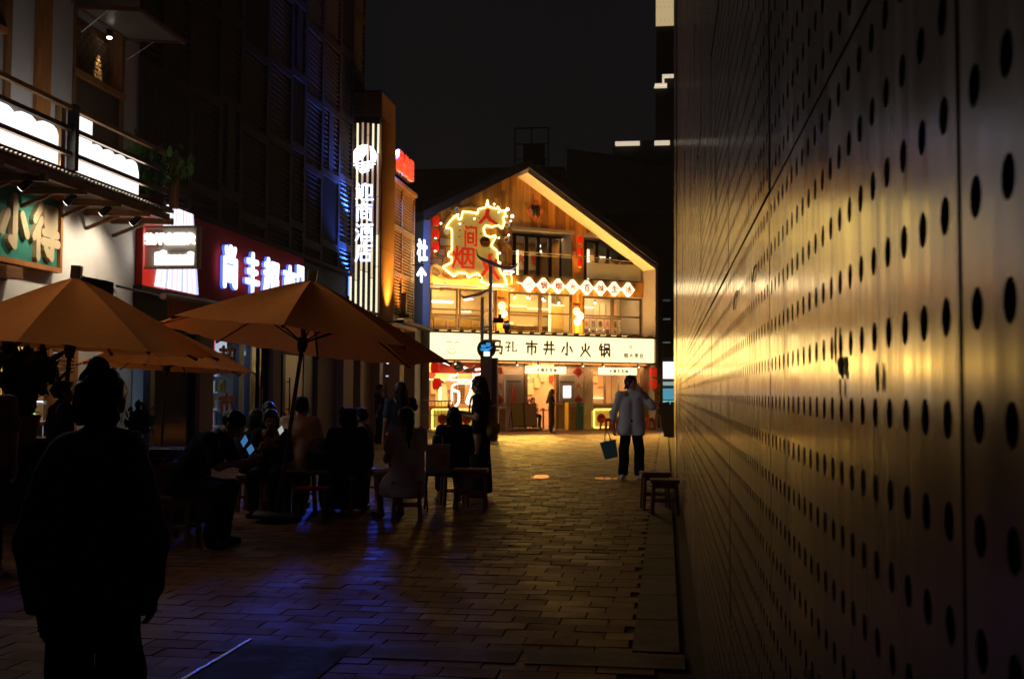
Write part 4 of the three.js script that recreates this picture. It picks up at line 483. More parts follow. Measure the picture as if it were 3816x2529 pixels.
// ---- white plastered eatery with balcony ----
{
  const t = thing('plastered_eatery', 'white plastered two-storey eatery with wood pillars and a lit balcony', 'building', [0, 0, 0]);
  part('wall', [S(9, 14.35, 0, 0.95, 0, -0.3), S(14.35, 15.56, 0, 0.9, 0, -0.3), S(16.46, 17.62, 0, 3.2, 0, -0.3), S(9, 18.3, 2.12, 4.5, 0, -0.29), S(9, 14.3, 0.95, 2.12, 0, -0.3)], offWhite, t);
  part('end_wall', [S(18.3, 18.36, 0, 7.4, 0.0, -0.3)], offWhite, t);
  for (const [a, b] of [[12.2, 13.0], [14.5, 15.08], [15.48, 16.15], [17.78, 18.34]]) part('pillar', S(a, b, 4.4, 7.35, 0.0, -0.3), plaster([0.5, 0.47, 0.46], 0.75), t);
  part('wood_pillar', S(15.08, 15.46, 4.4, 9, 0.06, -0.3), orangeWood, t); part('wood_pillar', S(14.36, 14.5, 4.4, 7.35, 0.02, -0.3), brownWood, t);
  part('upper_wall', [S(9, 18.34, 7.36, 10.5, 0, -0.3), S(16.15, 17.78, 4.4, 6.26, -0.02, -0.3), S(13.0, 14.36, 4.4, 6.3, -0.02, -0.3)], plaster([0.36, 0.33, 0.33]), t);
  part('sill_board', S(16.15, 17.78, 6.26, 6.36, 0.05, -0.25), orangeWood, t); part('sill_board', S(13.0, 14.36, 6.3, 6.38, 0.05, -0.25), orangeWood, t); part('jamb', [S(16.15, 16.22, 4.4, 7.34, 0.03, -0.28)], brownWood, t); part('jamb', [S(17.68, 17.78, 4.4, 7.34, 0.03, -0.28)], brownWood, t); part('panel_below_window', S(16.25, 17.66, 4.45, 6.24, 0.0, -0.02), wood([0.09, 0.05, 0.035]), t);
  part('alcove', [S(13, 17.78, 6.2, 7.4, -0.27, -0.3)], brownWood, t);
  const brickMats = [[0.2, 0.12, 0.06], [0.26, 0.16, 0.08], [0.15, 0.09, 0.05]].map((c) => mat(c, 0.85));
  for (let i = 0; i < 22; i++) for (let j = 0; j < 12; j++) part('brick', soft(0.058, 0.06, 0.05, 0, 0, 0, 0.004, Math.PI / 2).translate(FX - 0.22 + rnd(0, 0.008), 6.4 + j * 0.068, -(16.3 + (i + (j % 2) / 2) * 0.062)), brickMats[(i + j * 2) % 3], t);
  // top-hung window pushed out like an awning
  const aw = part('awning_window', [beam([FX, 7.33, -16.25], [FX + 1.04, 7.24, -16.25], 0.06, 0.05), beam([FX, 7.33, -17.86], [FX + 1.04, 7.24, -17.86], 0.06, 0.05), beam([FX + 1.02, 7.24, -16.22], [FX + 1.02, 7.24, -17.89], 0.05, 0.06), beam([FX + 0.02, 7.33, -16.22], [FX + 0.02, 7.33, -17.89], 0.05, 0.05)], brownWood, t);
  part('pane', new THREE.PlaneGeometry(1.0, 1.56, 1, 1).rotateX(-Math.PI / 2).rotateZ(-0.0865).translate(FX + 0.52, 7.285, -17.05), mat([0.34, 0.33, 0.27], 0.35, { transmission: 0.25, thickness: 0, metalness: 0.1 }), aw);
  part('stay', [bar([FX + 0.05, 6.95, -16.3], [FX + 0.5, 7.26, -16.26], 0.01), bar([FX + 0.05, 6.95, -17.8], [FX + 0.5, 7.26, -17.85], 0.01)], mat([0.6, 0.55, 0.5], 0.3, { metalness: 0.8 }), aw);
  // corrugated steel behind the balcony
  const cor = []; for (let i = 0; i < 110; i++) { const s = 9.4 + i * 0.08; cor.push(bar([FX + 0.06, 4.35, -s], [FX + 0.06, 5.2, -s], 0.028, 0.028, 6)); }
  part('corrugated_sheet', cor, mat([0.4, 0.39, 0.42], 0.45, { metalness: 0.5 }), t, 'stuff');
  // balcony deck with wavy roofing edge, brackets, rails
  part('deck', S(9, 17.6, 4.36, 4.41, 1.0, 0), rust, t);
  const wavy = []; for (let i = 0; i < 84; i++) wavy.push(bar([FX + 1.06, 4.33, -(9.2 + i * 0.1)], [FX + 0.2, 4.44, -(9.2 + i * 0.1)], 0.028, 0.028, 7)); part('wavy_roofing', wavy, mat([0.3, 0.25, 0.2], 0.4, { metalness: 0.6 }), t, 'stuff');
  part('fascia_beam', S(9, 17.55, 4.19, 4.3, 0.98, 0.88), brownWood, t);
  for (const s of [12.7, 13.7, 14.7, 15.7, 16.65, 17.5]) part('bracket', [beam([FX, 4.2, -s], [FX + 1.05, 4.17, -s], 0.1, 0.09), beam([FX + 0.02, 3.95, -s], [FX + 0.55, 4.14, -s], 0.05, 0.05)], brownWood, t);
  for (const y of [5.25, 4.96, 4.62]) part('rail', S(9, 17.35, y - 0.03, y + 0.03, 1.03, 0.96), y > 5 ? wood([0.5, 0.3, 0.13]) : rust, t);
  for (const s of [11.2, 14.4, 17.62]) part('baluster_post', S(s - 0.05, s + 0.05, 4.4, 5.3, 1.07, 0.95), s > 17 ? orangeWood : iron, t);
  part('half_post', S(14.22, 14.33, 4.4, 5.26, 0.94, 0.84), wood([0.5, 0.3, 0.13]), t);
  // serving window, shutter door and counter at ground level
  part('window_frame', [S(14.3, 14.4, 0.9, 2.12, 0.05, -0.2), S(15.48, 15.56, 0.9, 2.12, 0.05, -0.2), S(14.4, 15.48, 2.04, 2.12, 0.05, -0.2), S(14.66, 14.74, 0.98, 2.04, 0.03, -0.1)], brownWood, t);
  part('counter_top', S(13.6, 15.6, 0.92, 0.98, 0.35, -0.4), mat([0.45, 0.2, 0.12], 0.25), t);
  part('room', [S(13.4, 15.7, 0.3, 2.6, -1.9, -2.0), S(13.4, 13.45, 0.3, 2.6, -0.3, -1.9), S(15.66, 15.7, 0.3, 2.6, -0.3, -1.9), S(13.4, 15.7, 2.55, 2.6, -0.3, -1.9), S(13.4, 15.7, 0.25, 0.3, -0.3, -1.9)], plaster([0.7, 0.6, 0.36]), t);
  const d = part('shutter_door', [S(15.58, 15.7, 0.05, 2.1, 0.06, 0.0), S(16.3, 16.42, 0.05, 2.1, 0.06, 0.0), S(15.7, 16.3, 2.02, 2.1, 0.06, 0.0), S(15.7, 16.3, 1.56, 1.68, 0.06, 0.0), S(15.7, 16.3, 1.18, 1.28, 0.06, 0.0), S(15.7, 16.3, 0.05, 0.2, 0.06, 0.0), S(15.7, 16.3, 0.2, 1.56, 0.03, 0.01)], orangeWood, t);
  for (let i = 0; i < 6; i++) part('slat', box(0.06, 0.02, 0.6, FX + 0.03, 1.73 + i * 0.055, -16, 0, -0.6), orangeWood, d);
  part('knob', ball(0.035, FX + 0.1, 1.42, -15.6), iron, d);
  area('serving_window_lamp', 1.0, 1.5, [1, 0.74, 0.36], 9, [-10.1, 2.5, -14.6], [-10.1, 0, -14.6]);
  // wall lamps that throw scallops of light down the plaster
}
for (const [i, s] of [13.6, 14.72, 15.72, 16.68].entries()) {
  const t = thing('wall_spotlight', ['black spotlight under the balcony shining on the green signboard', 'black spotlight under the balcony beside the green signboard corner', 'black spotlight under the balcony over the middle of the white wall', 'black spotlight at the balcony end beside the red shop band'][i], 'spotlight', [FX + 0.82, 4.08, -s], 0, 'spotlights under the balcony');
  part('housing', [bar([-0.07, -0.06, 0], [0.06, 0.04, 0], 0.055, 0.045, 12)], iron, t); part('lens', bar([-0.078, -0.066, 0], [-0.07, -0.06, 0], 0.045, 0.045, 12), glow([1, 0.95, 0.85], 2.5), t); part('stem', bar([0.04, 0.03, 0], [0.05, 0.14, 0], 0.014), iron, t);
  spot('wall_spotlight_lamp', [1, 0.86, 0.66], i === 0 ? 1.4 : 4.5, [FX + 0.78, 3.97, -s - 0.13], [FX - 0.1, 3.2, -s - 0.13], 0.98, 0.6, 2);
}
// spotlight above the alcove brickwork
{
  const t = thing('alcove_spotlight', 'small bright spotlight under the raised window shining down the alcove bricks', 'spotlight', [FX - 0.02, 7.18, -17.32]);
  part('housing', bar([0, 0.02, 0], [0, 0.16, 0], 0.05, 0.05, 12), iron, t); part('lens', ball(0.045, 0, 0, 0, 1, 0.5, 1), glow([1, 0.96, 0.9], 5), t);
  spot('alcove_spotlight_lamp', [1, 0.75, 0.35], 4, [FX - 0.05, 7.14, -17.3], [FX - 0.24, 6.4, -17.3], 0.26, 0.5, 1);
}
// glowing scalloped banners on the balcony rail
{
  const g = glow([1, 0.99, 0.95], 1.35);
  const banner = (label, s0, pts, len, y0, y1) => { const t = thing('light_banner', label, 'light-box sign', [FX + 0.9, 0, -s0], Math.PI / 2, 'glowing scalloped banners on the balcony'); const sh = [[0, y0], [len, y0], ...pts.slice().reverse()]; part('face', poly(sh, 0.05, 0, 0, 0), g, t); part('casing', [span(0, len, y0 - 0.03, y0, -0.06, 0.01), span(len, len + 0.03, y0, y1 - 0.2, -0.06, 0.01)], iron, t); return t; };
  const scallop = (a, b, n, y, step, amp) => { const p = []; for (let i = 0; i < n; i++) for (let k = 0; k <= 6; k++) { const q = k / 6; p.push([a + (b - a) * (i + q) / n, y + step * i + amp * Math.pow(Math.max(0, 1 - Math.pow(Math.abs(q * 1.7 - 0.7), 3)), 0.6)]); } return p; };
  banner('long glowing white banner with a scalloped top before the balcony posts, cut by the rails', 8.6, scallop(0, 5.66, 11, 4.78, 0, 0.18), 5.66, 4.42, 4.96);
  const p2 = [[0, 5.24], [0.56, 5.24], [0.56, 4.92], ...scallop(0.58, 2.02, 4, 4.78, 0, 0.17)];
  banner('glowing white banner stepped up to the top rail next to the balcony plant', 14.56, p2, 2.02, 4.42, 5.2);
  area('light_banner_lamp', 5.6, 0.5, [1, 0.9, 0.78], 9, [FX + 0.97, 4.68, -11.4], [FX + 4, 3.9, -11.4]); area('light_banner_lamp', 2.0, 0.55, [1, 0.95, 0.88], 8, [FX + 0.96, 4.68, -15.6], [FX + 4, 4.4, -15.6]); area('light_banner_lamp', 4.5, 0.4, [1, 0.95, 0.88], 0.6, [FX + 0.82, 4.7, -14], [FX - 2, 4.9, -14]);
}
// green signboard with raised golden characters
{
  const t = thing('green_signboard', 'green signboard in an orange wood frame with raised gold characters', 'sign', [FX + 0.1, 0, -12.4], Math.PI / 2);
  part('board', span(0.05, 3.27, 3.22, 4.22, -0.06, 0.0), mat([0.045, 0.2, 0.15], 0.28, { clearcoat: 0.4 }), t);
  part('frame', [span(0, 3.33, 3.15, 3.22, -0.07, 0.05), span(0, 3.33, 4.22, 4.29, -0.07, 0.05), span(3.27, 3.33, 3.22, 4.22, -0.07, 0.05), span(0, 0.05, 3.22, 4.22, -0.07, 0.05)], orangeWood, t);
  const au = mat([0.46, 0.35, 0.2], 0.5);
  part('character', glyph('小', 0.72, 0.76, 17, 0.07).translate(2.05, 3.72, 0), au, t); part('character', glyph('得', 0.72, 0.82, 15, 0.07).translate(2.83, 3.68, 0), au, t);
  const b = thing('sign_bracket', 'dark timber block carrying the green signboard over the umbrella', 'bracket', [FX + 0.12, 3.02, -14.35]); part('block', soft(0.24, 0.16, 0.4, 0, 0, 0, 0.012), brownWood, b); part('plate', soft(0.02, 0.2, 0.46, -0.13, 0, 0, 0.004), rust, b);
}
// leafy plant at the balcony end: long stalks with many small leaves
function leafPlant(name, label, pos, n, h, spread, leaf, colour, group, pot) {
  const t = thing(name, label, 'plant', pos, 0, group), L = [], St = [];
  for (let i = 0; i < n; i++) {
    const a = rnd(0, 6.283), lean = rnd(0.15, 1) * spread, top = rnd(0.55, 1) * h, b = [Math.cos(a) * lean, top, Math.sin(a) * lean];
    St.push(tube([[0, 0, 0], [b[0] * 0.35, top * 0.55, b[2] * 0.35], b], 0.006, 8, 4));
    for (let k = 0; k < 9; k++) { const q = 0.35 + 0.65 * k / 8, x = b[0] * q * q + rnd(-0.08, 0.08) * spread * 1.6, y = top * (1 - (1 - q) * (1 - q) * 0.6) * q + rnd(-0.06, 0.06), z = b[2] * q * q + rnd(-0.08, 0.08) * spread * 1.6, s = leaf * rnd(0.6, 1.2); const g = new THREE.PlaneGeometry(s * 0.42, s, 1, 3), p = g.attributes.position; for (let j = 0; j < p.count; j++) { const v = p.getY(j) / s + 0.5; p.setX(j, p.getX(j) * (0.25 + Math.sin(v * Math.PI) * 0.9)); p.setZ(j, -v * v * s * 0.25); } g.computeVertexNormals(); L.push(g.rotateX(rnd(-1.2, 0.6)).rotateY(rnd(0, 6.28)).translate(x, y, z)); }
  }
  part('stem', St, mat([0.05, 0.05, 0.02], 0.8), t, 'stuff'); part('foliage', L, mat(colour, 0.55, { transmission: 0.3, thickness: 0 }), t, 'stuff');
  if (pot) part('pot', lathe([[0, 0], [pot * 0.75, 0], [pot, 0.3], [pot * 0.9, 0.3], [pot * 0.85, 0.26], [0, 0.26]], 18).translate(0, -0.28, 0), mat([0.2, 0.09, 0.05], 0.7), t);
  return t;
}
leafPlant('balcony_plant', 'bushy green plant spilling over the end of the balcony beside the banner', [FX + 0.75, 4.55, -17.35], 34, 0.85, 0.75, 0.24, [0.12, 0.26, 0.05], undefined, 0.22);
leafPlant('window_plant', 'broad dark potted plant before the lit serving window', [-6.55, 1.15, -10.9], 40, 0.72, 0.46, 0.26, [0.03, 0.06, 0.02], undefined, 0.2);
leafPlant('shrub', 'round green shrub beside the supermarket window with the red character', [-5.34, 0.86, -10.95], 30, 0.42, 0.22, 0.1, [0.045, 0.09, 0.025], undefined, 0.16);
leafPlant('shrub', 'dark shrub at the foot of the orange doors behind the seated people', [-6.2, 0.55, -18.5], 30, 0.45, 0.3, 0.12, [0.03, 0.05, 0.02], undefined, 0.18);
// things standing in the serving window
{
  const c = thing('glass_food_case', 'lit glass food case on the serving counter', 'display case', [FX + 0.02, 0.98, -15.02], Math.PI / 2); part('glass', soft(0.72, 0.3, 0.3, 0, 0.16, 0, 0.02), glassMat([0.8, 0.9, 0.95]), c); part('light_strip', span(-0.33, 0.33, 0.27, 0.285, -0.1, 0.1), glow([0.8, 0.92, 1], 3.2), c); part('tray', [soft(0.62, 0.03, 0.24, 0, 0.03, 0, 0.008)], mat([0.75, 0.78, 0.8], 0.3), c); for (let i = 0; i < 6; i++) part('pastry', ball(0.05, -0.25 + i * 0.1, 0.08, rnd(-0.05, 0.05), 1, 0.7, 1), mat([[0.7, 0.5, 0.15], [0.65, 0.7, 0.72], [0.4, 0.45, 0.2]][i % 3], 0.5), c);
  area('food_case_lamp', 0.6, 0.2, [0.75, 0.9, 1], 6, [FX + 0.02, 1.24, -15.02], [FX + 0.3, 0, -15.02]);
  const f = thing('framed_scroll', 'framed brush scroll on the lit wall behind the serving window', 'picture', [-10.85, 1.45, -15.0], Math.PI / 2); part('frame', [span(-0.3, 0.3, 0.42, 0.47, 0, 0.05), span(-0.3, 0.3, -0.47, -0.42, 0, 0.05), span(-0.3, -0.25, -0.42, 0.42, 0, 0.05), span(0.25, 0.3, -0.42, 0.42, 0, 0.05)], brownWood, f); part('sheet', span(-0.25, 0.25, -0.42, 0.42, 0, 0.02), mat([0.6, 0.5, 0.35], 0.8), f); part('character', glyph('得', 0.28, 0.24, 10, 0.006, 0.5, 0.02).translate(0, 0.15, 0), mat([0.1, 0.06, 0.03]), f);
  const s = thing('roller_blind', 'bright slatted roll-up shade in the top of the serving window', 'shade', [FX - 0.2, 2.02, -14.95], Math.PI / 2); for (let i = 0; i < 5; i++) part('slat', span(-0.22, 0.22, -0.02 - i * 0.028, -0.003 - i * 0.028, -0.01, 0.01), mat([0.8, 0.78, 0.7], 0.6), s);
}
// ---- red supermarket band with glowing letters, blade sign and striped light panel ----
{
  const t = thing('supermarket', 'supermarket front with a red fascia band and glass doors', 'shop front', [0, 0, 0]);
  const redBand = plaster([0.5, 0.05, 0.045], 0.95); redBand.specularIntensity = 0.08;
  for (let i = 0; i < 5; i++) { const a = 18.4 + i * 1.76; part('fascia_panel', S(i ? a : a + 0.95, a + 1.752, 3.23, 4.72, 0.1, -0.1), redBand, t); }
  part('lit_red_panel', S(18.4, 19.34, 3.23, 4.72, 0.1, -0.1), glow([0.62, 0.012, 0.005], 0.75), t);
  part('red_return', S(18.37, 18.4, 3.2, 4.72, 0.12, -0.1), mat([0.6, 0.04, 0.02], 0.5), t);
  part('fascia_edge', S(18.3, 27.3, 3.1, 3.22, 0.16, -0.1), iron, t); part('under_fascia', S(18.3, 28.3, 2.5, 3.1, 0.0, -0.2), mat([0.03, 0.028, 0.03], 0.7), t);
  part('ceiling', S(18.3, 28, 2.9, 3.0, -0.2, -4), greyWall, t); part('back_wall', S(16.5, 28, 0, 3, -3.6, -3.7), plaster([0.5, 0.52, 0.55]), t); part('end_wall', S(27.9, 28.0, 0, 3, -0.2, -3.7), greyWall, t); part('floor', S(18.3, 28, 0.0, 0.04, 0, -3.7), mat([0.4, 0.4, 0.42], 0.3), t);
  const frame = mat([0.035, 0.04, 0.055], 0.4, { metalness: 0.4 });
  for (const [a, b] of [[17.6, 17.68], [18.92, 19.1], [20.72, 20.86], [21.52, 21.6], [23.1, 23.36], [23.74, 23.84], [24.3, 24.36], [24.84, 24.92]]) part('mullion', S(a, b, 0.04, 2.5, 0.05, -0.08), frame, t);
  part('column', S(20.86, 21.52, 0, 2.6, 0.14, -0.2), plaster([0.42, 0.36, 0.36]), t); part('column', S(24.92, 25.42, 0, 2.6, 0.16, -0.2), plaster([0.42, 0.36, 0.36]), t);
  const pn = glassMat([0.75, 0.82, 0.92]), blueGlass = mat([0.012, 0.02, 0.05], 0.12, { specularIntensity: 1 });
  for (const [a, b] of [[17.65, 18.92], [21.6, 23.1], [23.36, 23.74]]) part('pane', new THREE.PlaneGeometry(b - a, 2.44).rotateY(Math.PI / 2).translate(FX, 1.28, -(a + b) / 2), pn, t);
  for (const [a, b] of [[19.1, 20.72], [23.84, 24.3], [24.36, 24.84]]) part('door', S(a, b, 0.05, 2.48, 0.01, -0.02), blueGlass, t);
  part('door_handle', bar([FX + 0.08, 0.85, -24.42], [FX + 0.08, 1.5, -24.42], 0.016), mat([0.6, 0.62, 0.65], 0.25, { metalness: 1 }), t);
  // goods on the racks behind the glass
  const goods = [[0.6, 0.1, 0.08], [0.1, 0.35, 0.55], [0.7, 0.65, 0.6], [0.65, 0.5, 0.08], [0.1, 0.4, 0.25], [0.6, 0.3, 0.35], [0.75, 0.75, 0.78], [0.3, 0.25, 0.5]].map((c) => mat(c, 0.5));
  for (const [s0, s1] of [[17.6, 19.0], [21.7, 23.0], [23.3, 24.0]]) for (let r = 0; r < 6; r++) { part('rack_shelf', S(s0, s1, 0.3 + r * 0.36, 0.32 + r * 0.36, -0.5, -0.9), goods[6], t); for (let s = s0 + 0.06; s < s1 - 0.1; s += 0.15) { const h = rnd(0.14, 0.3), w = rnd(0.09, 0.13); part('packet', soft(0.1, h, w, FX - 0.58 - rnd(0, 0.1), 0.32 + r * 0.36 + h / 2, -s, 0.01), goods[(rnd() * 8) | 0], t); } }
  for (let i = 0; i < 9; i++) part('window_poster', S(17.72 + (i % 3) * 0.42, 18.08 + (i % 3) * 0.42, 1.0 + ((i / 3) | 0) * 0.28, 1.24 + ((i / 3) | 0) * 0.28, -0.32, -0.33), goods[(i * 3 + 2) % 8], t);
  part('light_card', S(21.62, 22.0, 2.16, 2.44, -0.03, -0.05), glow([0.9, 0.2, 0.3], 0.9), t); part('light_card', S(22.03, 22.6, 2.2, 2.44, -0.03, -0.05), glow([0.8, 0.85, 0.9], 0.7), t);
  const decal = mat([0.55, 0.07, 0.03], 0.6), halo = mat([0.7, 0.6, 0.55], 0.6);
  for (const [c, s, y, w, h] of [['市', 22.55, 1.16, 0.95, 0.46], ['超', 22.55, 2.12, 0.95, 0.44], ['市', 18.35, 1.18, 0.68, 0.44]]) { part('door_character', glyph(c, w, h, 19, 0.003).rotateY(Math.PI / 2).translate(FX + (s < 19 ? -0.25 : 0.006), y, -s), halo, t); part('door_character', glyph(c, w * 0.96, h * 0.97, 12, 0.004).rotateY(Math.PI / 2).translate(FX + (s < 19 ? -0.247 : 0.009), y, -s), decal, t); }
  area('supermarket_lamp', 3.2, 2, [0.62, 0.8, 1], 5.5, [FX - 1.6, 2.85, -22.2], [FX - 1.6, 0, -22.2]); area('supermarket_lamp', 2, 2, [0.7, 0.85, 1], 5.5, [FX - 1.4, 2.85, -18.5], [FX - 1.4, 0, -18.5]);
  // letters
  const lg = glow([0.86, 0.95, 1], 1.7), side = glow([0.05, 0.16, 0.9], 0.9);
  const q = thing('fascia_letters', 'row of thick glowing white characters with blue sides on the red band', 'sign', [FX + 0.14, 0, -18.4], Math.PI / 2);
  for (const [c, s, y, w, h] of [['尚', 22.16, 3.95, 0.82, 0.86], ['丰', 23.42, 3.95, 0.8, 0.84], ['超', 24.6, 3.97, 0.95, 0.84], ['市', 25.86, 3.98, 0.9, 0.8], ['尸', 26.62, 4.24, 0.55, 0.5]]) { part('character_side', glyph(c, w, h, 17, 0.06).translate(s - 18.4, y, -0.02), side, q); part('character', glyph(c, w, h, 14, 0.03).translate(s - 18.4, y, 0.045), lg, q); }
  area('fascia_letters_lamp', 5.2, 0.7, [0.6, 0.72, 1], 0.6, [FX + 0.3, 3.95, -24.2], [FX + 4, 3.4, -24.2]); area('fascia_letters_glow', 5.2, 0.6, [1, 0.62, 0.62], 0.5, [FX + 0.26, 3.95, -24.2], [FX - 4, 3.95, -24.2]); area('fascia_letters_backlight', 5.2, 0.6, [0.12, 0.2, 1], 0.4, [FX + 0.2, 3.95, -24.2], [FX - 4, 3.95, -24.2]);
  // striped light panel in the shape of two legs
  const st = thing('striped_light_panel', 'flared white and violet striped light panel on the red band behind the blade sign', 'light panel', [FX + 0.13, 0, -18.4], Math.PI / 2);
  const cols = [[1, 0.98, 1], [0.82, 0.68, 0.95], [1, 0.97, 1], [0.5, 0.55, 0.95], [1, 0.95, 1], [0.75, 0.6, 0.9]].map((c) => glow(c, 1.25));
  for (let i = 0; i < 16; i++) { const x0 = i / 16, x1 = (i + 0.92) / 16, topx = (x) => 0.92 + x * 1.12, botx = (x) => 0.5 + x * 1.85; if (x0 > 0.5 && x0 < 0.56) { part('stripe', poly([[topx(x0), 4.1], [topx(x1), 4.1], [topx(x1), 4.76], [topx(x0), 4.76]], 0.03), cols[i % 6], st); continue; } part('stripe', poly([[botx(x0), 3.26], [botx(x1), 3.26], [topx(x1), 4.76], [topx(x0), 4.76]], 0.03), cols[i % 6], st); }
  area('striped_panel_lamp', 1.5, 1.3, [0.95, 0.86, 1], 1.2, [FX + 0.22, 4.0, -19.8], [FX + 4, 3.4, -19.8]);
}
{ // projecting blade sign; stands square to the street
  const t = thing('blade_sign', 'projecting cream sign box with two rows of bulging white glowing letters', 'sign', [-8.46, 0, -18.5]);
  const x0 = -0.52, x1 = 0.52; part('case', soft(1.06, 0.72, 0.14, 0, 3.88, -0.08, 0.015), mat([0.6, 0.53, 0.44], 0.5), t);
  part('rim', [span(x0, x1, 4.21, 4.25, -0.01, 0.03), span(x0, x1, 3.51, 3.55, -0.01, 0.03), span(x0, x0 + 0.03, 3.55, 4.21, -0.01, 0.03), span(x1 - 0.03, x1, 3.55, 4.21, -0.01, 0.03)], mat([0.5, 0.44, 0.36], 0.5), t);
  part('recess', [span(-0.45, -0.12, 3.9, 4.17, -0.005, 0.003)], mat([0.4, 0.16, 0.13], 0.6), t); part('recess', [span(-0.24, 0.46, 3.56, 3.83, -0.005, 0.003)], mat([0.45, 0.38, 0.3], 0.6), t);
  const lt = glow([1, 0.98, 0.94], 1.6);
  '艺邦合回发'.split('').forEach((c, i) => part('letter', glyph(c, 0.2, 0.19, 24, 0.03, 0, 0.005).translate(-0.36 + i * 0.185, 4.03, 0), lt, t));
  [[-0.19, 0.2], [-0.09, 0.23], [0.01, 0.15], [0.11, 0.15], [0.21, 0.15], [0.31, 0.15], [0.4, 0.2]].forEach(([x, h]) => part('letter', poly([[x - 0.045, 3.585], [x + 0.045, 3.585], [x + 0.05, 3.585 + h], [x, 3.6 + h], [x - 0.05, 3.585 + h]], 0.03, 0, 0, 0.035, [], 0.008), lt, t));
  part('arm', [bar([-0.86, 4.17, -0.08], [-0.5, 4.17, -0.08], 0.014), bar([-0.86, 3.58, -0.08], [-0.5, 3.58, -0.08], 0.014)], iron, t);
  area('blade_sign_lamp', 0.95, 0.5, [1, 0.9, 0.8], 2, [-8.46, 3.9, -18.4], [-7.5, 3.2, -14]);
  const aw = thing('roller_awning', 'rolled-up awning tube with a short orange cloth under the red band', 'awning', [-8.0, 2.94, -17.3]); part('roller', bar([0, 0, 0], [0, 0.02, -2.3], 0.06, 0.06, 14), mat([0.3, 0.2, 0.2], 0.6), aw); part('cloth', poly([[0.2, -0.03], [1.5, -0.03], [1.45, -0.36], [1.2, -0.42], [0.8, -0.36], [0.25, -0.48]], 0.012, 0, 0, 0).rotateY(Math.PI / 2), mat([0.5, 0.17, 0.06], 0.8, { transmission: 0.2, thickness: 0 }), aw); part('arm', [bar([0, -0.02, -0.3], [-0.95, 0.2, -0.3], 0.02), bar([0, -0.02, -2.1], [-0.95, 0.2, -2.1], 0.02)], iron, aw);
}
// ---- louvred hotel block above the shops ----
const louvreMetal = mat([0.075, 0.048, 0.038], 0.85, { specularIntensity: 0.1 }), louvreDark = mat([0.012, 0.01, 0.009], 0.7), woodLouvre = wood([0.52, 0.25, 0.08], 0.45);
{
  const t = thing('louvred_block', 'tall dark block clad in panels of louvres above the shops', 'building', [0, 0, 0]);
  part('core', [S(18.4, 33, 4.75, 19, -0.16, -8), S(28.0, 33, 0, 4.75, -0.2, -8)], louvreDark, t);
  const cols = [18.42, 20.5, 21.97, 23.1, 24.7, 26.35, 27.4, 28.85, 30.45, 31.75, 33.0], rows = [4.76, 5.35, 7.26, 9.06, 10.9, 12.7, 14.5, 16.3];
  let single = 0;
  for (let i = 0; i < cols.length - 1; i++) for (let j = 0; j < rows.length - 1; j++) {
    const s0 = cols[i], s1 = cols[i + 1], stag = (i % 3) * 0.16 - 0.16, y0 = rows[j] + (j ? stag : 0), y1 = rows[j + 1] + stag; if (j === 0 && s1 < 28 && y1 < 4.8) continue;
    const f = part('louvre_frame', [S(s0 + 0.002, s0 + 0.09, y0, y1, 0.02, -0.16), S(s1 - 0.09, s1 - 0.002, y0, y1, 0.02, -0.16), S(s0 + 0.09, s1 - 0.09, y0, y0 + 0.1, 0.02, -0.16), S(s0 + 0.09, s1 - 0.09, y1 - 0.1, y1, 0.02, -0.16)], louvreMetal, t);
    const kind = (i * 5 + j * 3) % 7, a = s0 + 0.09, b = s1 - 0.09, c = y0 + 0.1, d = y1 - 0.1, joined = [];
    if (kind === 3 && j) for (let s = a + 0.04; s < b - 0.02; s += 0.1) joined.push(S(s, s + 0.05, c, d, 0.0, -0.08));
    else if (kind === 6 && j) { const m = (a + b) / 2; joined.push(S(m - 0.2, m + 0.2, c, d, 0.012, -0.03)); for (let y = c + 0.05; y < d - 0.03; y += 0.13) for (const [p, q] of [[a, m - 0.2], [m + 0.2, b]]) joined.push(box(0.13, 0.014, q - p, FX - 0.05, y, -(p + q) / 2, 0, 0.6)); }
    else for (let y = c + 0.05; y < d - 0.03; y += 0.13) { const g = box(0.13, 0.014, b - a, FX - 0.05, y, -(a + b) / 2, 0, 0.6); if (j < 3 && single < 280 && i > 2) { part('slat', g, louvreMetal, f); single++; } else joined.push(g); }
    if (joined.length) part('slat', joined, louvreMetal, f, 'stuff');
  }
  part('parapet_block', S(33.0, 38.4, 8.5, 10.3, -0.6, -8), louvreDark, t);
  for (let y = 9.3; y < 10.3; y += 0.11) part('slat', S(33.6, 38.3, y, y + 0.06, -0.5, -0.6), woodLouvre, t);
  part('cornice', S(33.0, 38.5, 10.3, 10.42, -0.45, -0.7), woodLouvre, t);
}
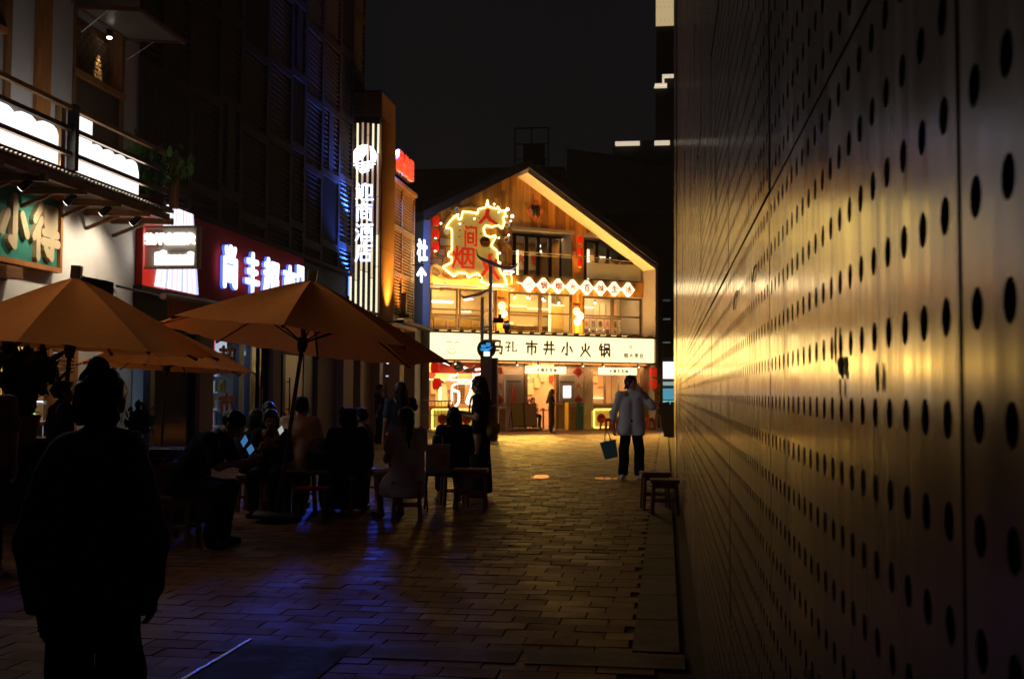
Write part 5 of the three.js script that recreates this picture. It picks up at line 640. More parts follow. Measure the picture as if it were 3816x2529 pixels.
// plain columns and doors at street level further along
{
  const t = thing('arcade_front', 'plain grey street-level front with pilasters and orange lit double doors', 'shop front', [0, 0, 0]);
  part('wall', [S(28.0, 41.5, 0, 3.7, -0.2, -0.5), S(25.42, 28.4, 2.3, 2.5, -0.02, -0.3)], plaster([0.3, 0.27, 0.26]), t);
  const warmDoor = mat([0.55, 0.27, 0.1], 0.35);
  part('door_leaf', S(25.44, 25.9, 0.04, 2.3, 0, -0.04), warmDoor, t); part('door_leaf', S(26.08, 27.02, 0.04, 2.3, 0, -0.04), warmDoor, t); part('door_leaf', S(27.03, 27.55, 0.04, 2.3, 0, -0.04), warmDoor, t); part('mullion', S(25.9, 26.08, 0.04, 2.3, 0.05, -0.05), iron, t); part('mullion', S(27.55, 28.4, 0.04, 2.5, 0.02, -0.1), mat([0.05, 0.05, 0.045], 0.5), t);
  part('door_handle', [bar([FX + 0.08, 0.9, -26.3], [FX + 0.08, 1.75, -26.3], 0.018), bar([FX, 1.0, -26.3], [FX + 0.08, 1.0, -26.3], 0.012), bar([FX, 1.65, -26.3], [FX + 0.08, 1.65, -26.3], 0.012)], iron, t);
  for (const [a, b, o, k] of [[28.45, 30.05, 0.1, 0], [30.12, 31.1, 0.3, 1], [31.66, 32.0, 0.36, 1], [32.05, 33.8, 0.1, 0], [33.82, 34.2, 0.36, 1], [34.95, 36.2, 0.0, 0], [36.3, 36.9, 0.4, 1], [39, 41.4, 0.3, 0]]) part('pilaster', S(a, b, 0, 3.68, o, -0.2), plaster(k ? [0.5, 0.42, 0.36] : [0.34, 0.3, 0.28]), t);
  part('step', S(33.6, 36.9, 0, 0.12, 0.9, -0.1), mat([0.55, 0.06, 0.02], 0.6), t);
  part('soffit', S(28, 41.5, 3.62, 3.7, 0.75, -0.2), iron, t);
  const b = thing('globe_lamp', 'small bluish-white globe lamp on the yellow-lit pilaster', 'lamp', [FX + 0.5, 2.36, -34.3]); part('globe', ball(0.07), glow([0.75, 0.9, 1], 3), b); part('arm', bar([0, -0.06, 0], [-0.14, -0.1, 0], 0.012), iron, b); part('plate', ball(0.05, -0.02, -0.45, 0, 1, 0.5, 1), glow([0.5, 0.6, 1], 0.9), b);
  const nb = thing('poster_case', 'dark poster board on the yellow-lit wall behind the two talking people', 'notice board', [FX + 0.02, 1.2, -35.4], Math.PI / 2); part('board', soft(1.1, 1.0, 0.04, 0, 0, 0, 0.01), mat([0.05, 0.035, 0.03], 0.5), nb); part('sheet', span(-0.5, 0.5, -0.85, -0.52, 0, 0.02), mat([0.5, 0.28, 0.05], 0.6), nb);
  // low gate of thin steel bars before the restaurant corner
  const g = thing('steel_gate', 'low folding gate of thin steel bars before the restaurant corner', 'gate', [-8.4, 0.02, -38.6], 0.5); part('frame', [bar([0, 0, 0], [0, 1.1, 0], 0.02), bar([1.15, 0, 0], [1.15, 1.1, 0], 0.02), bar([0, 1.1, 0], [1.15, 1.1, 0], 0.02), bar([0, 0.6, 0], [1.15, 0.6, 0], 0.014), bar([0, 0.08, 0], [1.15, 0.08, 0], 0.018)], mat([0.35, 0.25, 0.25], 0.35, { metalness: 0.7 }), g); for (let i = 1; i < 9; i++) part('bar', bar([i * 0.128, 0.08, 0], [i * 0.128, 1.1, 0], 0.008, 0.008, 6), mat([0.35, 0.25, 0.25], 0.35, { metalness: 0.7 }), g);
}
// ---- projecting hotel sign tower ----
{
  const t = thing('hotel_sign_tower', 'tall projecting tower of lit bamboo tubes with a white emblem and four characters', 'sign', [-8.66, 0, -32]);
  part('core', span(-0.44, 0.44, 3.4, 9.9, -0.05, -1.62), mat([0.015, 0.013, 0.012], 0.7), t); part('header', [span(-0.46, 0.46, 9.42, 10.2, 0.02, -1.64)], louvreDark, t); for (let i = 0; i < 12; i++) part('slat', span(-0.47, 0.47, 9.45 + i * 0.06, 9.48 + i * 0.06, 0.03, -1.66), woodLouvre, t);
  const tubeM = [glow([1, 0.8, 0.46], 0.8), glow([1, 0.9, 0.62], 1.1), glow([0.85, 0.5, 0.3], 0.5)];
  for (let i = 0; i < 6; i++) { let y = 3.6; const x = -0.4 + i * 0.155; while (y < 9.3 - i * 0.02 - 0.01) { const e = Math.min(9.32 - i * 0.02, y + rnd(0.9, 1.5)); if (e - y > 0.05) part('light_tube', bar([x, y, 0.02], [x, e - 0.025, 0.02], 0.03, 0.03, 8), tubeM[(i * 3 + (y * 2 | 0)) % 3], t); y = e; } }
  for (let i = 0; i < 14; i++) { const z = -0.04 - i * 0.115; for (const [a, b] of [[3.5, 5.6], [5.62, 7.5], [7.52, 9.4]]) part('bamboo_pole', bar([0.46, a, z], [0.46, b, z], 0.045, 0.045, 8), i % 3 ? woodLouvre : wood([0.5, 0.27, 0.1], 0.4), t); }
  const w = glow([0.9, 0.96, 1], 2.4), edge = glow([0.2, 0.4, 1], 0.8);
  const arc = (cx, cy, r, a0, a1, n) => Array.from({ length: n + 1 }, (_, i) => { const a = a0 + (a1 - a0) * i / n; return [cx + Math.cos(a) * r, cy + Math.sin(a) * r]; });
  const cx = 0.0, cy = 8.22, r = 0.36;
  const em = part('emblem', [poly([...arc(cx, cy, r, Math.PI * 0.42, Math.PI * 1.12, 18), [cx - 0.1, cy - 0.08], [cx + 0.04, cy + 0.08]], 0.04, 0, 0, 0.16), poly([...arc(cx, cy, r, -0.22, Math.PI * 0.36, 12), [cx + 0.17, cy + 0.14], [cx + 0.19, cy - 0.1]], 0.04, 0, 0, 0.16)], w, t);
  [[-0.17, 0.34], [-0.26, 0.32], [-0.35, 0.25], [-0.44, 0.14]].forEach(([y, hw]) => part('wave', tube([[-hw, cy + y + 0.03, 0.14], [-hw * 0.4, cy + y - 0.015, 0.14], [hw * 0.3, cy + y + 0.02, 0.14], [hw, cy + y + 0.05, 0.14]], 0.026, 18, 6), w, em));
  '迎商酒店'.split('').forEach((c, i) => { const y = 7.22 - i * 0.59; part('character_side', glyph(c, 0.52, 0.54, 12, 0.05, 0, 0.06).translate(0.0, y, 0), edge, t); part('character', glyph(c, 0.52, 0.54, 9.5, 0.02, 0, 0.115).translate(0.0, y, 0), w, t); });
  part('blue_strip', span(-0.475, -0.445, 4.2, 8.9, -0.02, 0.01), glow([0.1, 0.25, 1], 1.6), t);
  area('hotel_sign_lamp', 0.7, 4.6, [0.6, 0.75, 1], 0.7, [-8.66, 6.6, -31.75], [-7.6, 4, -20]);
  for (const [y0, y1] of [[4.7, 6.3], [6.3, 7.9]]) spot('hotel_blue_lamp', [0.03, 0.13, 1], 330, [-8.84, y0, -31.76], [-9.0, y1 - 0.6, -30.6], 0.34, 0.9, 3);
  spot('added_blue_spot', [0.02, 0.08, 1], 480, [-8.6, 5.0, -31.6], [-4.0, 0, -9], 0.09, 1, 40); spot('added_blue_spot', [0.03, 0.12, 1], 260, [-8.3, 9.0, -34.0], [-8.9, 5.2, -40.6], 0.4, 1, 4);  // blue spots added to tint the paving and the restaurant side wall
  { const fl = thing('floodlight', 'small black floodlight at the foot of the hotel tower washing its bamboo side', 'floodlight', [-7.72, 3.5, -32.7]); part('housing', soft(0.22, 0.1, 0.26, 0, 0, 0, 0.02), iron, fl); part('lens', span(-0.09, 0.09, 0.051, 0.056, -0.11, 0.11), glow([1, 0.75, 0.35], 2), fl); part('bracket', span(-0.5, -0.02, -0.03, 0.0, -0.02, 0.02), iron, fl); spot('floodlight_lamp', [1, 0.55, 0.13], 75, [-7.7, 3.58, -32.7], [-8.25, 6.4, -32.8], 0.75, 0.9, 3); spot('floodlight_lamp', [1, 0.5, 0.12], 40, [-7.9, 3.75, -36.3], [-8.6, 6.0, -36.2], 0.85, 0.9, 3); }
  const sl = thing('wood_slat_front', 'warm timber slat front between the hotel sign and the gabled restaurant', 'building front', [0, 0, 0]); const o = 0.4;
  part('core', S(33.65, 38.3, 3.6, 8.2, o - 0.12, -6), louvreDark, sl);
  for (const [a, b] of [[33.66, 35.0], [35.02, 36.4], [36.42, 38.25]]) for (const [c, d] of [[3.8, 5.2], [5.22, 6.7], [6.72, 8.1]]) { const f = part('slat_frame', [S(a, a + 0.06, c, d, o + 0.02, o - 0.1), S(b - 0.06, b, c, d, o + 0.02, o - 0.1), S(a + 0.06, b - 0.06, c, c + 0.06, o + 0.02, o - 0.1), S(a + 0.06, b - 0.06, d - 0.06, d, o + 0.02, o - 0.1)], woodLouvre, sl); for (let y = c + 0.08; y < d - 0.08; y += 0.1) part('slat', box(0.08, 0.035, b - a - 0.12, FX + o - 0.04, y, -(a + b) / 2, 0, 0.4), woodLouvre, f); }
  part('cornice', S(33.6, 38.3, 8.12, 8.24, o + 0.1, -6), woodLouvre, sl); part('soffit', S(33.6, 38.4, 3.5, 3.62, o + 0.1, -6), woodLouvre, sl);
  part('floodlight', [box(0.16, 0.7, 0.14, FX + o + 0.12, 4.3, -36.3), box(0.34, 0.1, 0.3, FX + o + 0.16, 3.9, -36.3)], iron, sl);
  const rl = thing('roof_letters', 'stubby red glowing letters standing on the roof edge past the hotel sign', 'sign', [-8.3, 0, -34.1], Math.PI / 2); const rg = glow([0.9, 0.02, 0.01], 0.95);
  ['目', '佳', '目'].forEach((c, i) => part('character', glyph(c, 0.66, 0.62, 19, 0.12).translate(0.4 + i * 0.75, 8.62, 0), rg, rl)); part('rack', [span(0, 2.2, 8.24, 8.28, -0.06, -0.02), ...[0.1, 0.8, 1.5, 2.1].map((x) => span(x, x + 0.04, 8.24, 8.5, -0.06, -0.03))], iron, rl);
  const ws = thing('vertical_letters', 'white glowing vertical characters on the timber slats beside the restaurant corner', 'sign', [-8.2, 0, -37.6]); const wg = glow([0.85, 0.96, 1], 2.2);
  part('character', glyph('社', 0.34, 0.74, 17, 0.1).translate(0.04, 6.22, 0), wg, ws); part('character', glyph('个', 0.3, 0.46, 22, 0.1).translate(0.02, 5.38, 0), wg, ws); part('bracket', span(-0.3, 0.1, 5.7, 5.74, -0.06, -0.02), iron, ws);
  area('vertical_letters_lamp', 0.5, 1.4, [0.55, 0.7, 1], 14, [-8.2, 5.9, -37.75], [-8.0, 5.4, -42]);
}
// ================= what closes the view behind the restaurant =================
{
  const t = thing('ribbed_building', 'dark building with upright ribs behind the left roof slope of the restaurant', 'building', [0, 0, 0]); const m = mat([0.05, 0.042, 0.04], 0.8);
  part('wall', span(-34, -5.5, 0, 13.2, -60.4, -70), m, t); for (let i = 0; i < 60; i++) part('rib', span(-22 + i * 0.28, -21.86 + i * 0.28, 5, 12.9, -60.2, -60.41), m, t); part('parapet', span(-34, -5.4, 13.2, 13.5, -60.1, -70), m, t);
  const b = thing('grey_block', 'dull blue-grey block with pipes behind the peak of the restaurant', 'building', [0, 0, 0]); const g = plaster([0.16, 0.17, 0.19]);
  part('wall', poly([[-5.3, 0], [12, 0], [12, 11.8], [0.2, 13.6], [-5.3, 14.5]], 8, 0, 0, -61), g, b); part('pipe', [bar([-2.2, 5, -60.9], [-2.2, 13.4, -60.9], 0.08), bar([-5.1, 5, -60.9], [-5.1, 14.2, -60.9], 0.1)], g, b); part('coping', beam([-5.35, 14.55, -60.95], [12, 11.86, -60.95], 0.12, 0.3), m, b); part('vent_box', soft(1.2, 1.4, 0.6, -0.3, 10.4, -60.8, 0.05), g, b);
  const r = thing('rooftop_rack', 'dark steel frame of rooftop plant above the peak of the restaurant', 'rooftop plant', [-7.1, 13.2, -59.6]); part('frame', [-0.9, 0, 0.9].map((x) => span(x, x + 0.06, 0, 2.3, -0.03, 0.03)).concat([0.6, 1.4, 2.25].map((y) => span(-0.9, 0.96, y, y + 0.06, -0.035, 0.035))), m, r); part('cabinet', soft(1.1, 1.1, 0.8, 0.1, 0.9, -0.6, 0.03), m, r);
  const d = thing('rear_shed', 'dark ribbed shed wall behind the right roof slope of the restaurant', 'building', [0, 0, 0]); part('wall', span(-4, 14, 0, 10.6, -58, -59.5), mat([0.06, 0.035, 0.022], 0.8), d); for (let i = 0; i < 34; i++) part('rib', span(-3.9 + i * 0.3, -3.75 + i * 0.3, 2, 10.4, -57.86, -58.01), mat([0.06, 0.035, 0.022], 0.8), d);
  const tw = thing('distant_tower', 'dark distant tower with a top band glowing in place of floodlight at the wall edge', 'building', [0, 0, 0]); part('shaft', span(-0.9, 12, 0, 48, -110.5, -124), mat([0.03, 0.03, 0.033], 0.8), tw); part('floodlit_glow_band', span(-0.95, 6, 37.2, 46, -110.3, -110.49), glow([0.86, 0.64, 0.32], 0.6), tw);  // floodlight on the facade put into the band as emission
  for (let i = 0; i < 5; i++) for (let j = 0; j < 5; j++) part('panel_joint', span(-0.9 + i * 0.4, -0.88 + i * 0.4, 37.6 + j * 1.3, 37.8 + j * 1.3, -110.28, -110.3), mat([0.3, 0.2, 0.1], 0.8), tw);
  const l = thing('lit_roof_edges', 'dark rooftop with short lit cream cornices above the grey block', 'building', [0, 0, 0]); const e = glow([1, 0.82, 0.58], 0.7);
  part('mass', [span(-3.9, 9, 0, 19.7, -84, -95), span(-1.8, 9, 19.7, 20.1, -84.1, -95), span(-0.75, 9, 20.1, 24.1, -84.5, -95), span(-0.25, 9, 24.1, 25.0, -85, -95)], mat([0.022, 0.021, 0.023], 0.8), l);
  part('lit_cornice', span(-3.7, -1.9, 19.72, 19.98, -83.6, -84), e, l); part('lit_cornice', span(-0.82, 0.3, 19.7, 20.0, -83.7, -84), e, l); part('lit_cornice', [span(-0.85, 0.1, 24.1, 24.2, -84.2, -84.5), span(-0.8, 0.1, 24.25, 24.42, -84.3, -84.5)], e, l); part('lit_cornice', [span(-0.25, 0.6, 24.98, 25.2, -84.7, -85), span(-0.25, -0.1, 24.6, 24.98, -84.7, -85)], e, l);
}
// kiosk with lit screens in the gap between the restaurant and the perforated wall
{
  const t = thing('screen_kiosk', 'dark kiosk with a stack of lit white and cyan screens past the wall end', 'kiosk', [0, 0, 0]); const f = mat([0.02, 0.02, 0.023], 0.5);
  part('cabinet', span(-0.5, 2.6, 0, 4.6, -54.4, -55.4), f, t); part('cabinet_frame', [span(-0.5, -0.28, 0, 4.6, -54.2, -54.4), span(-0.28, 2.6, 3.1, 3.3, -54.2, -54.4)], f, t);
  part('screen', span(-0.22, 2, 2.12, 2.92, -54.3, -54.38), glow([0.9, 1, 0.98], 1.3), t); part('screen', span(-0.22, 2, 1.8, 1.98, -54.3, -54.38), glow([0.5, 0.75, 0.75], 0.5), t); part('screen', span(-0.22, 2, 1.14, 1.66, -54.3, -54.38), glow([0.08, 0.35, 0.5], 0.8), t); part('screen', span(-0.22, 2, 0.82, 1.08, -54.3, -54.38), glow([0.2, 0.75, 0.85], 0.9), t);
  area('screen_kiosk_lamp', 2, 1.8, [0.7, 0.95, 1], 3, [0.9, 1.9, -54.2], [0.3, 1, -45]);
  const p = thing('alley_pillar', 'black pillar with strip ledges right of the restaurant corner', 'pillar', [0.0, 0, -48.6]); part('shaft', span(-0.4, -0.12, 0, 8.2, 0, -1.2), mat([0.02, 0.018, 0.018], 0.6), p); part('ledge', [3.6, 4.6, 5.4].map((y) => span(-0.42, 0.2, y, y + 0.08, 0.06, -1)), mat([0.05, 0.045, 0.045], 0.6), p);
  const a = thing('folding_sign_board', 'black folding sign board leaning in the gap by the wall end', 'sign board', [0.04, 0, -38]); part('leaf', box(0.36, 1.15, 0.03, 0, 0.57, 0, 0, 0.16), mat([0.02, 0.02, 0.022], 0.5), a); part('leaf', box(0.36, 1.15, 0.03, 0.24, 0.57, -0.3, 0, -0.1), mat([0.02, 0.02, 0.022], 0.5), a); part('foot', soft(0.5, 0.12, 0.5, 0.14, 0.06, -0.1, 0.02), iron, a);
}
// ---- street lamp with upswept roof-shaped head ----
{
  const m = mat([0.8, 0.72, 0.82], 0.5);
  const D = -33.55, X = -5.24, t = thing('street_lamp', 'twin-post street lamp with an upswept horn-shaped head and a round illuminated badge', 'street lamp', [X, 0, D]);
  part('base_column', [soft(0.34, 2.45, 0.3, -0.05, 1.22, 0, 0.015)], mat([0.36, 0.25, 0.17], 0.5), t); part('base_column_side', span(0.12, 0.28, 0, 2.45, -0.14, 0.14), mat([0.1, 0.06, 0.045], 0.5), t);
  part('post', soft(0.1, 2.95, 0.1, 0.05, 3.9, 0, 0.01), m, t); part('post', soft(0.09, 1.85, 0.1, -0.2, 3.35, 0, 0.01), m, t); part('tie', [span(-0.16, 0.0, 3.35, 3.4, -0.02, 0.02), span(-0.16, 0.0, 2.75, 2.8, -0.02, 0.02)], m, t);
  const horn = (pts, w) => { const g = new THREE.BufferGeometry(), P = [], I = [], c = new THREE.CatmullRomCurve3(pts.map((p) => V(...p))), n = 26; for (let i = 0; i <= n; i++) { const p = c.getPoint(i / n), k = Math.sin(Math.PI * Math.min(1, Math.max(0, i / n))) ** 0.6 * w + 0.008; P.push(p.x, p.y + k, p.z - 0.05 - k * 0.5, p.x, p.y + k, p.z + 0.05 + k * 0.5, p.x, p.y - k, p.z + 0.05 + k * 0.5, p.x, p.y - k, p.z - 0.05 - k * 0.5); } for (let i = 0; i < n; i++) for (let k = 0; k < 4; k++) { const a = i * 4 + k, b = i * 4 + (k + 1) % 4; I.push(a, b, a + 4, b, b + 4, a + 4); } g.setAttribute('position', new THREE.Float32BufferAttribute(P, 3)); g.setIndex(I); g.computeVertexNormals(); return g; };
  part('head', horn([[-0.4, 5.72, 0], [-0.33, 5.5, 0], [-0.1, 5.36, 0], [0.25, 5.22, 0], [0.55, 5.12, 0], [0.74, 5.15, 0], [0.86, 5.27, 0]], 0.05), m, t);
  part('head', horn([[-0.86, 4.38, 0], [-0.78, 4.27, 0], [-0.45, 4.32, 0], [-0.2, 4.4, 0], [0.02, 4.52, 0]], 0.035), m, t);
  const lg = glow([1, 0.97, 0.9], 3.5); part('lamp_panel', box(0.32, 0.03, 0.1, 0.6, 5.03, 0, 0, -0.05), lg, t); part('lamp_panel', box(0.28, 0.025, 0.09, -0.62, 4.2, 0, 0, 0.1), lg, t);
  spot('street_lamp_light', [1, 0.85, 0.65], 8, [X + 0.6, 4.98, D], [X + 0.6, 0, D], 0.95, 0.8, 4);
  const b = part('badge', lathe([[0, 0.06], [0.24, 0.06], [0.285, 0.02], [0.285, -0.06], [0, -0.06]], 32).rotateX(Math.PI / 2).translate(-0.05, 2.72, 0.1), mat([0.16, 0.09, 0.05], 0.5), t);
  part('badge_mark', [span(-0.2, -0.06, 2.74, 2.84, 0.165, 0.175), span(-0.05, 0.08, 2.78, 2.9, 0.165, 0.175), poly([[-0.24, 2.72], [0.1, 2.72], [0.15, 2.78], [0.02, 2.66], [-0.2, 2.66]], 0.01, 0, 0, 0.176)], glow([0.02, 0.3, 0.75], 0.9), b); part('badge_panel', span(-0.12, 0.06, 2.5, 2.64, 0.165, 0.178), glow([0.8, 0.97, 1], 1.3), b);
  const c = thing('security_camera', 'dome security camera hanging from an arm on the street lamp', 'camera', [X + 0.08, 0, D + 0.02]); part('arm', [span(0.04, 0.55, 3.5, 3.56, -0.03, 0.03), soft(0.3, 0.1, 0.16, 0.22, 3.6, 0, 0.01), soft(0.1, 0.12, 0.1, 0.26, 3.7, 0, 0.01)], mat([0.1, 0.05, 0.04], 0.5), c); part('dome', [lathe([[0, 0.14], [0.11, 0.12], [0.12, 0], [0.06, -0.1], [0, -0.1]], 20, 0.46, 3.36, 0)], mat([0.3, 0.28, 0.36], 0.4), c); part('lens', ball(0.06, 0.46, 3.24, 0), mat([0.03, 0.02, 0.02], 0.15), c);
}
// ================= umbrellas, tables, stools =================
{
  const cloth = mat([0.85, 0.27, 0.055], 1, { specularIntensity: 0.04, transmission: 0.22, thickness: 0, map: rep(plasterTex, 3, 3), bumpMap: rep(plasterTex, 5, 5), bumpScale: 0.004 }), poleM = wood([0.1, 0.05, 0.03], 0.5);
  function umbrella(label, apex, R, drop, rx, rz, len) {
    const t = thing('market_umbrella', label, 'umbrella', apex, 0.2, 'tan umbrellas over the tables'); t.rotation.set(rx, 0.2, rz);
    const n = 8, panel = (k) => { // sagging cloth between two ribs
      const P = [], U = [], I = [], A = 8, B = 10;
      for (let i = 0; i <= B; i++) for (let j = 0; j <= A; j++) {
        const q = i / B, s = j / A, a0 = k / n * 6.2832, a1 = (k + 1) / n * 6.2832, x = (Math.cos(a0) * (1 - s) + Math.cos(a1) * s) * R * q, z = (Math.sin(a0) * (1 - s) + Math.sin(a1) * s) * R * q, sag = Math.sin(Math.PI * s);
        P.push(x * (1 - 0.03 * sag * q), -drop * Math.pow(q, 1.12) - 0.045 * sag * Math.sin(Math.PI * Math.min(1, q * 0.9)) + 0.012 * Math.sin(s * 19 + k * 2) * q * q * sag + 0.012 * sag * (q > 0.99 ? 1 : 0), z * (1 - 0.03 * sag * q)); U.push(s * R * 0.78 * q, q * R);
      }
      for (let i = 0; i < B; i++) for (let j = 0; j < A; j++) { const a = i * (A + 1) + j; I.push(a, a + 1, a + A + 1, a + 1, a + A + 2, a + A + 1); }
      const g = new THREE.BufferGeometry(); g.setAttribute('position', new THREE.Float32BufferAttribute(P, 3)); g.setAttribute('uv', new THREE.Float32BufferAttribute(U, 2)); g.setIndex(I); g.computeVertexNormals(); return g;
    };
    for (let k = 0; k < n; k++) { part('canopy_panel', panel(k), cloth, t); const a = k / n * 6.2832, tip = [Math.cos(a) * R * 1.005, -drop - 0.015, Math.sin(a) * R * 1.005]; part('rib', [beam([0, -0.05, 0], tip.map((v, i) => v - (i === 1 ? 0.01 : 0)), 0.022, 0.014)], poleM, t); part('strut', beam([Math.cos(a) * 0.05, -drop + 0.02, Math.sin(a) * 0.05], [Math.cos(a) * R * 0.45, -drop * 0.46 - 0.02, Math.sin(a) * R * 0.45], 0.016, 0.014), poleM, t); part('rib_end', ball(0.018, ...tip), poleM, t); }
    part('finial', [soft(0.1, 0.13, 0.1, 0, 0.05, 0, 0.012)], wood([0.2, 0.12, 0.05], 0.5), t); part('hub', lathe([[0, -drop + 0.06], [0.055, -drop + 0.06], [0.06, -drop - 0.02], [0.04, -drop - 0.1], [0, -drop - 0.1]], 14), poleM, t);
    part('pole', bar([0, -0.02, 0], [0, -len, 0], 0.022, 0.026, 12), poleM, t); part('base', [lathe([[0, -len + 0.07], [0.24, -len + 0.07], [0.27, -len + 0.02], [0.27, -len - 0.01], [0, -len - 0.01]], 20), bar([0, -len + 0.06, 0], [0, -len + 0.35, 0], 0.035)], mat([0.03, 0.03, 0.032], 0.6), t);
    return t;
  }
  umbrella('tan market umbrella before the green signboard, its pole beside the short-haired man', [-6.06, 2.6, -11.05], 1.5, 0.74, 0.0, -0.06, 2.56);
  umbrella('tan market umbrella in the middle of the crowd, tilted so its dark underside shows', [-3.95, 2.68, -12.36], 1.66, 0.72, -0.065, -0.11, 2.68);
  umbrella('lower tan umbrella glimpsed behind another, in front of the supermarket doors', [-7.42, 2.36, -16.3], 1.32, 0.6, -0.03, -0.04, 2.33);
}
const stoolWood = wood([0.34, 0.19, 0.11], 0.5), tableWood = wood([0.12, 0.08, 0.055], 0.22);
function woodStool(label, x, z, h, turn = 0, group = 'low wooden stools', w = 0.34) {
  const t = thing('wooden_seat_stool', label, 'stool', [x, 0, z], turn, group); part('seat', soft(w, 0.045, w * 0.85, 0, h - 0.022, 0, 0.01), stoolWood, t);
  for (const [a, b] of [[-1, -1], [1, -1], [-1, 1], [1, 1]]) part('leg', beam([a * w * 0.44, 0, b * w * 0.36], [a * w * 0.38, h - 0.045, b * w * 0.3], 0.04, 0.04), stoolWood, t);
  part('stretcher', beam([-w * 0.4, h * 0.4, w * 0.33], [w * 0.4, h * 0.4, w * 0.33], 0.03, 0.025), stoolWood, t); part('stretcher', beam([-w * 0.4, h * 0.4, -w * 0.33], [w * 0.4, h * 0.4, -w * 0.33], 0.03, 0.025), stoolWood, t); part('apron', [box(w * 0.8, 0.06, 0.02, 0, h - 0.075, w * 0.31), box(w * 0.8, 0.06, 0.02, 0, h - 0.075, -w * 0.31)], stoolWood, t); return t;
}
woodStool('brown wooden stool by the perforated wall, the taller and farther of the pair', -0.13, -14.3, 0.46, 0.15, undefined, 0.36); woodStool('grey-lit wooden stool pushed right against the perforated wall', -0.01, -13.66, 0.42, 0.05, undefined, 0.34);
woodStool('empty wooden stool silhouetted between the seated girl and the standing woman', -2.36, -13.78, 0.5, 0.1, undefined, 0.42);
const seats = [['under the hunched man in black', -4.45, -10.05, 0.46], ['under the long-haired woman behind the hunched man', -4.87, -13.1, 0.44], ['under the woman lit by her phone', -4.57, -12.85, 0.44], ['under the person whose head shows behind the phone-lit woman', -5.04, -14.05, 0.46], ['under the man in the beige shirt', -4.34, -13.2, 0.52], ['under the curly-haired person in the long dark coat', -3.73, -13.12, 0.44], ['under the bespectacled man in profile', -3.96, -14.68, 0.42], ['under the woman in the grey lace dress', -2.84, -12.4, 0.46], ['under the long-haired girl in black beside the standing woman', -2.66, -14.28, 0.46]];
for (const [l, x, z, h] of seats) woodStool('dark wooden stool ' + l, x, z, h, rnd(-0.4, 0.4));
function table(label, x, z, h, w, d, turn) { const t = thing('low_table', label, 'table', [x, 0, z], turn, 'low tables under the umbrellas'); for (let i = 0; i < 4; i++) part('table_top', soft(w, 0.03, d / 4 - 0.004, 0, h - 0.015, -d / 2 + d / 8 + i * d / 4, 0.005), tableWood, t); for (const [a, b] of [[-1, -1], [1, -1], [-1, 1], [1, 1]]) part('leg', beam([a * w * 0.42, 0, b * d * 0.4], [a * w * 0.4, h - 0.03, b * d * 0.38], 0.04, 0.04), tableWood, t); return t; }
table('low slatted table glinting blue beside the umbrella pole', -4.1, -12.75, 0.52, 0.62, 0.5, 0.06); table('low slatted table in front of the man in the beige shirt', -4.75, -13.6, 0.54, 0.5, 0.5, -0.05); table('dark low table before the hunched man', -4.95, -10.8, 0.46, 0.46, 0.42, 0.1);
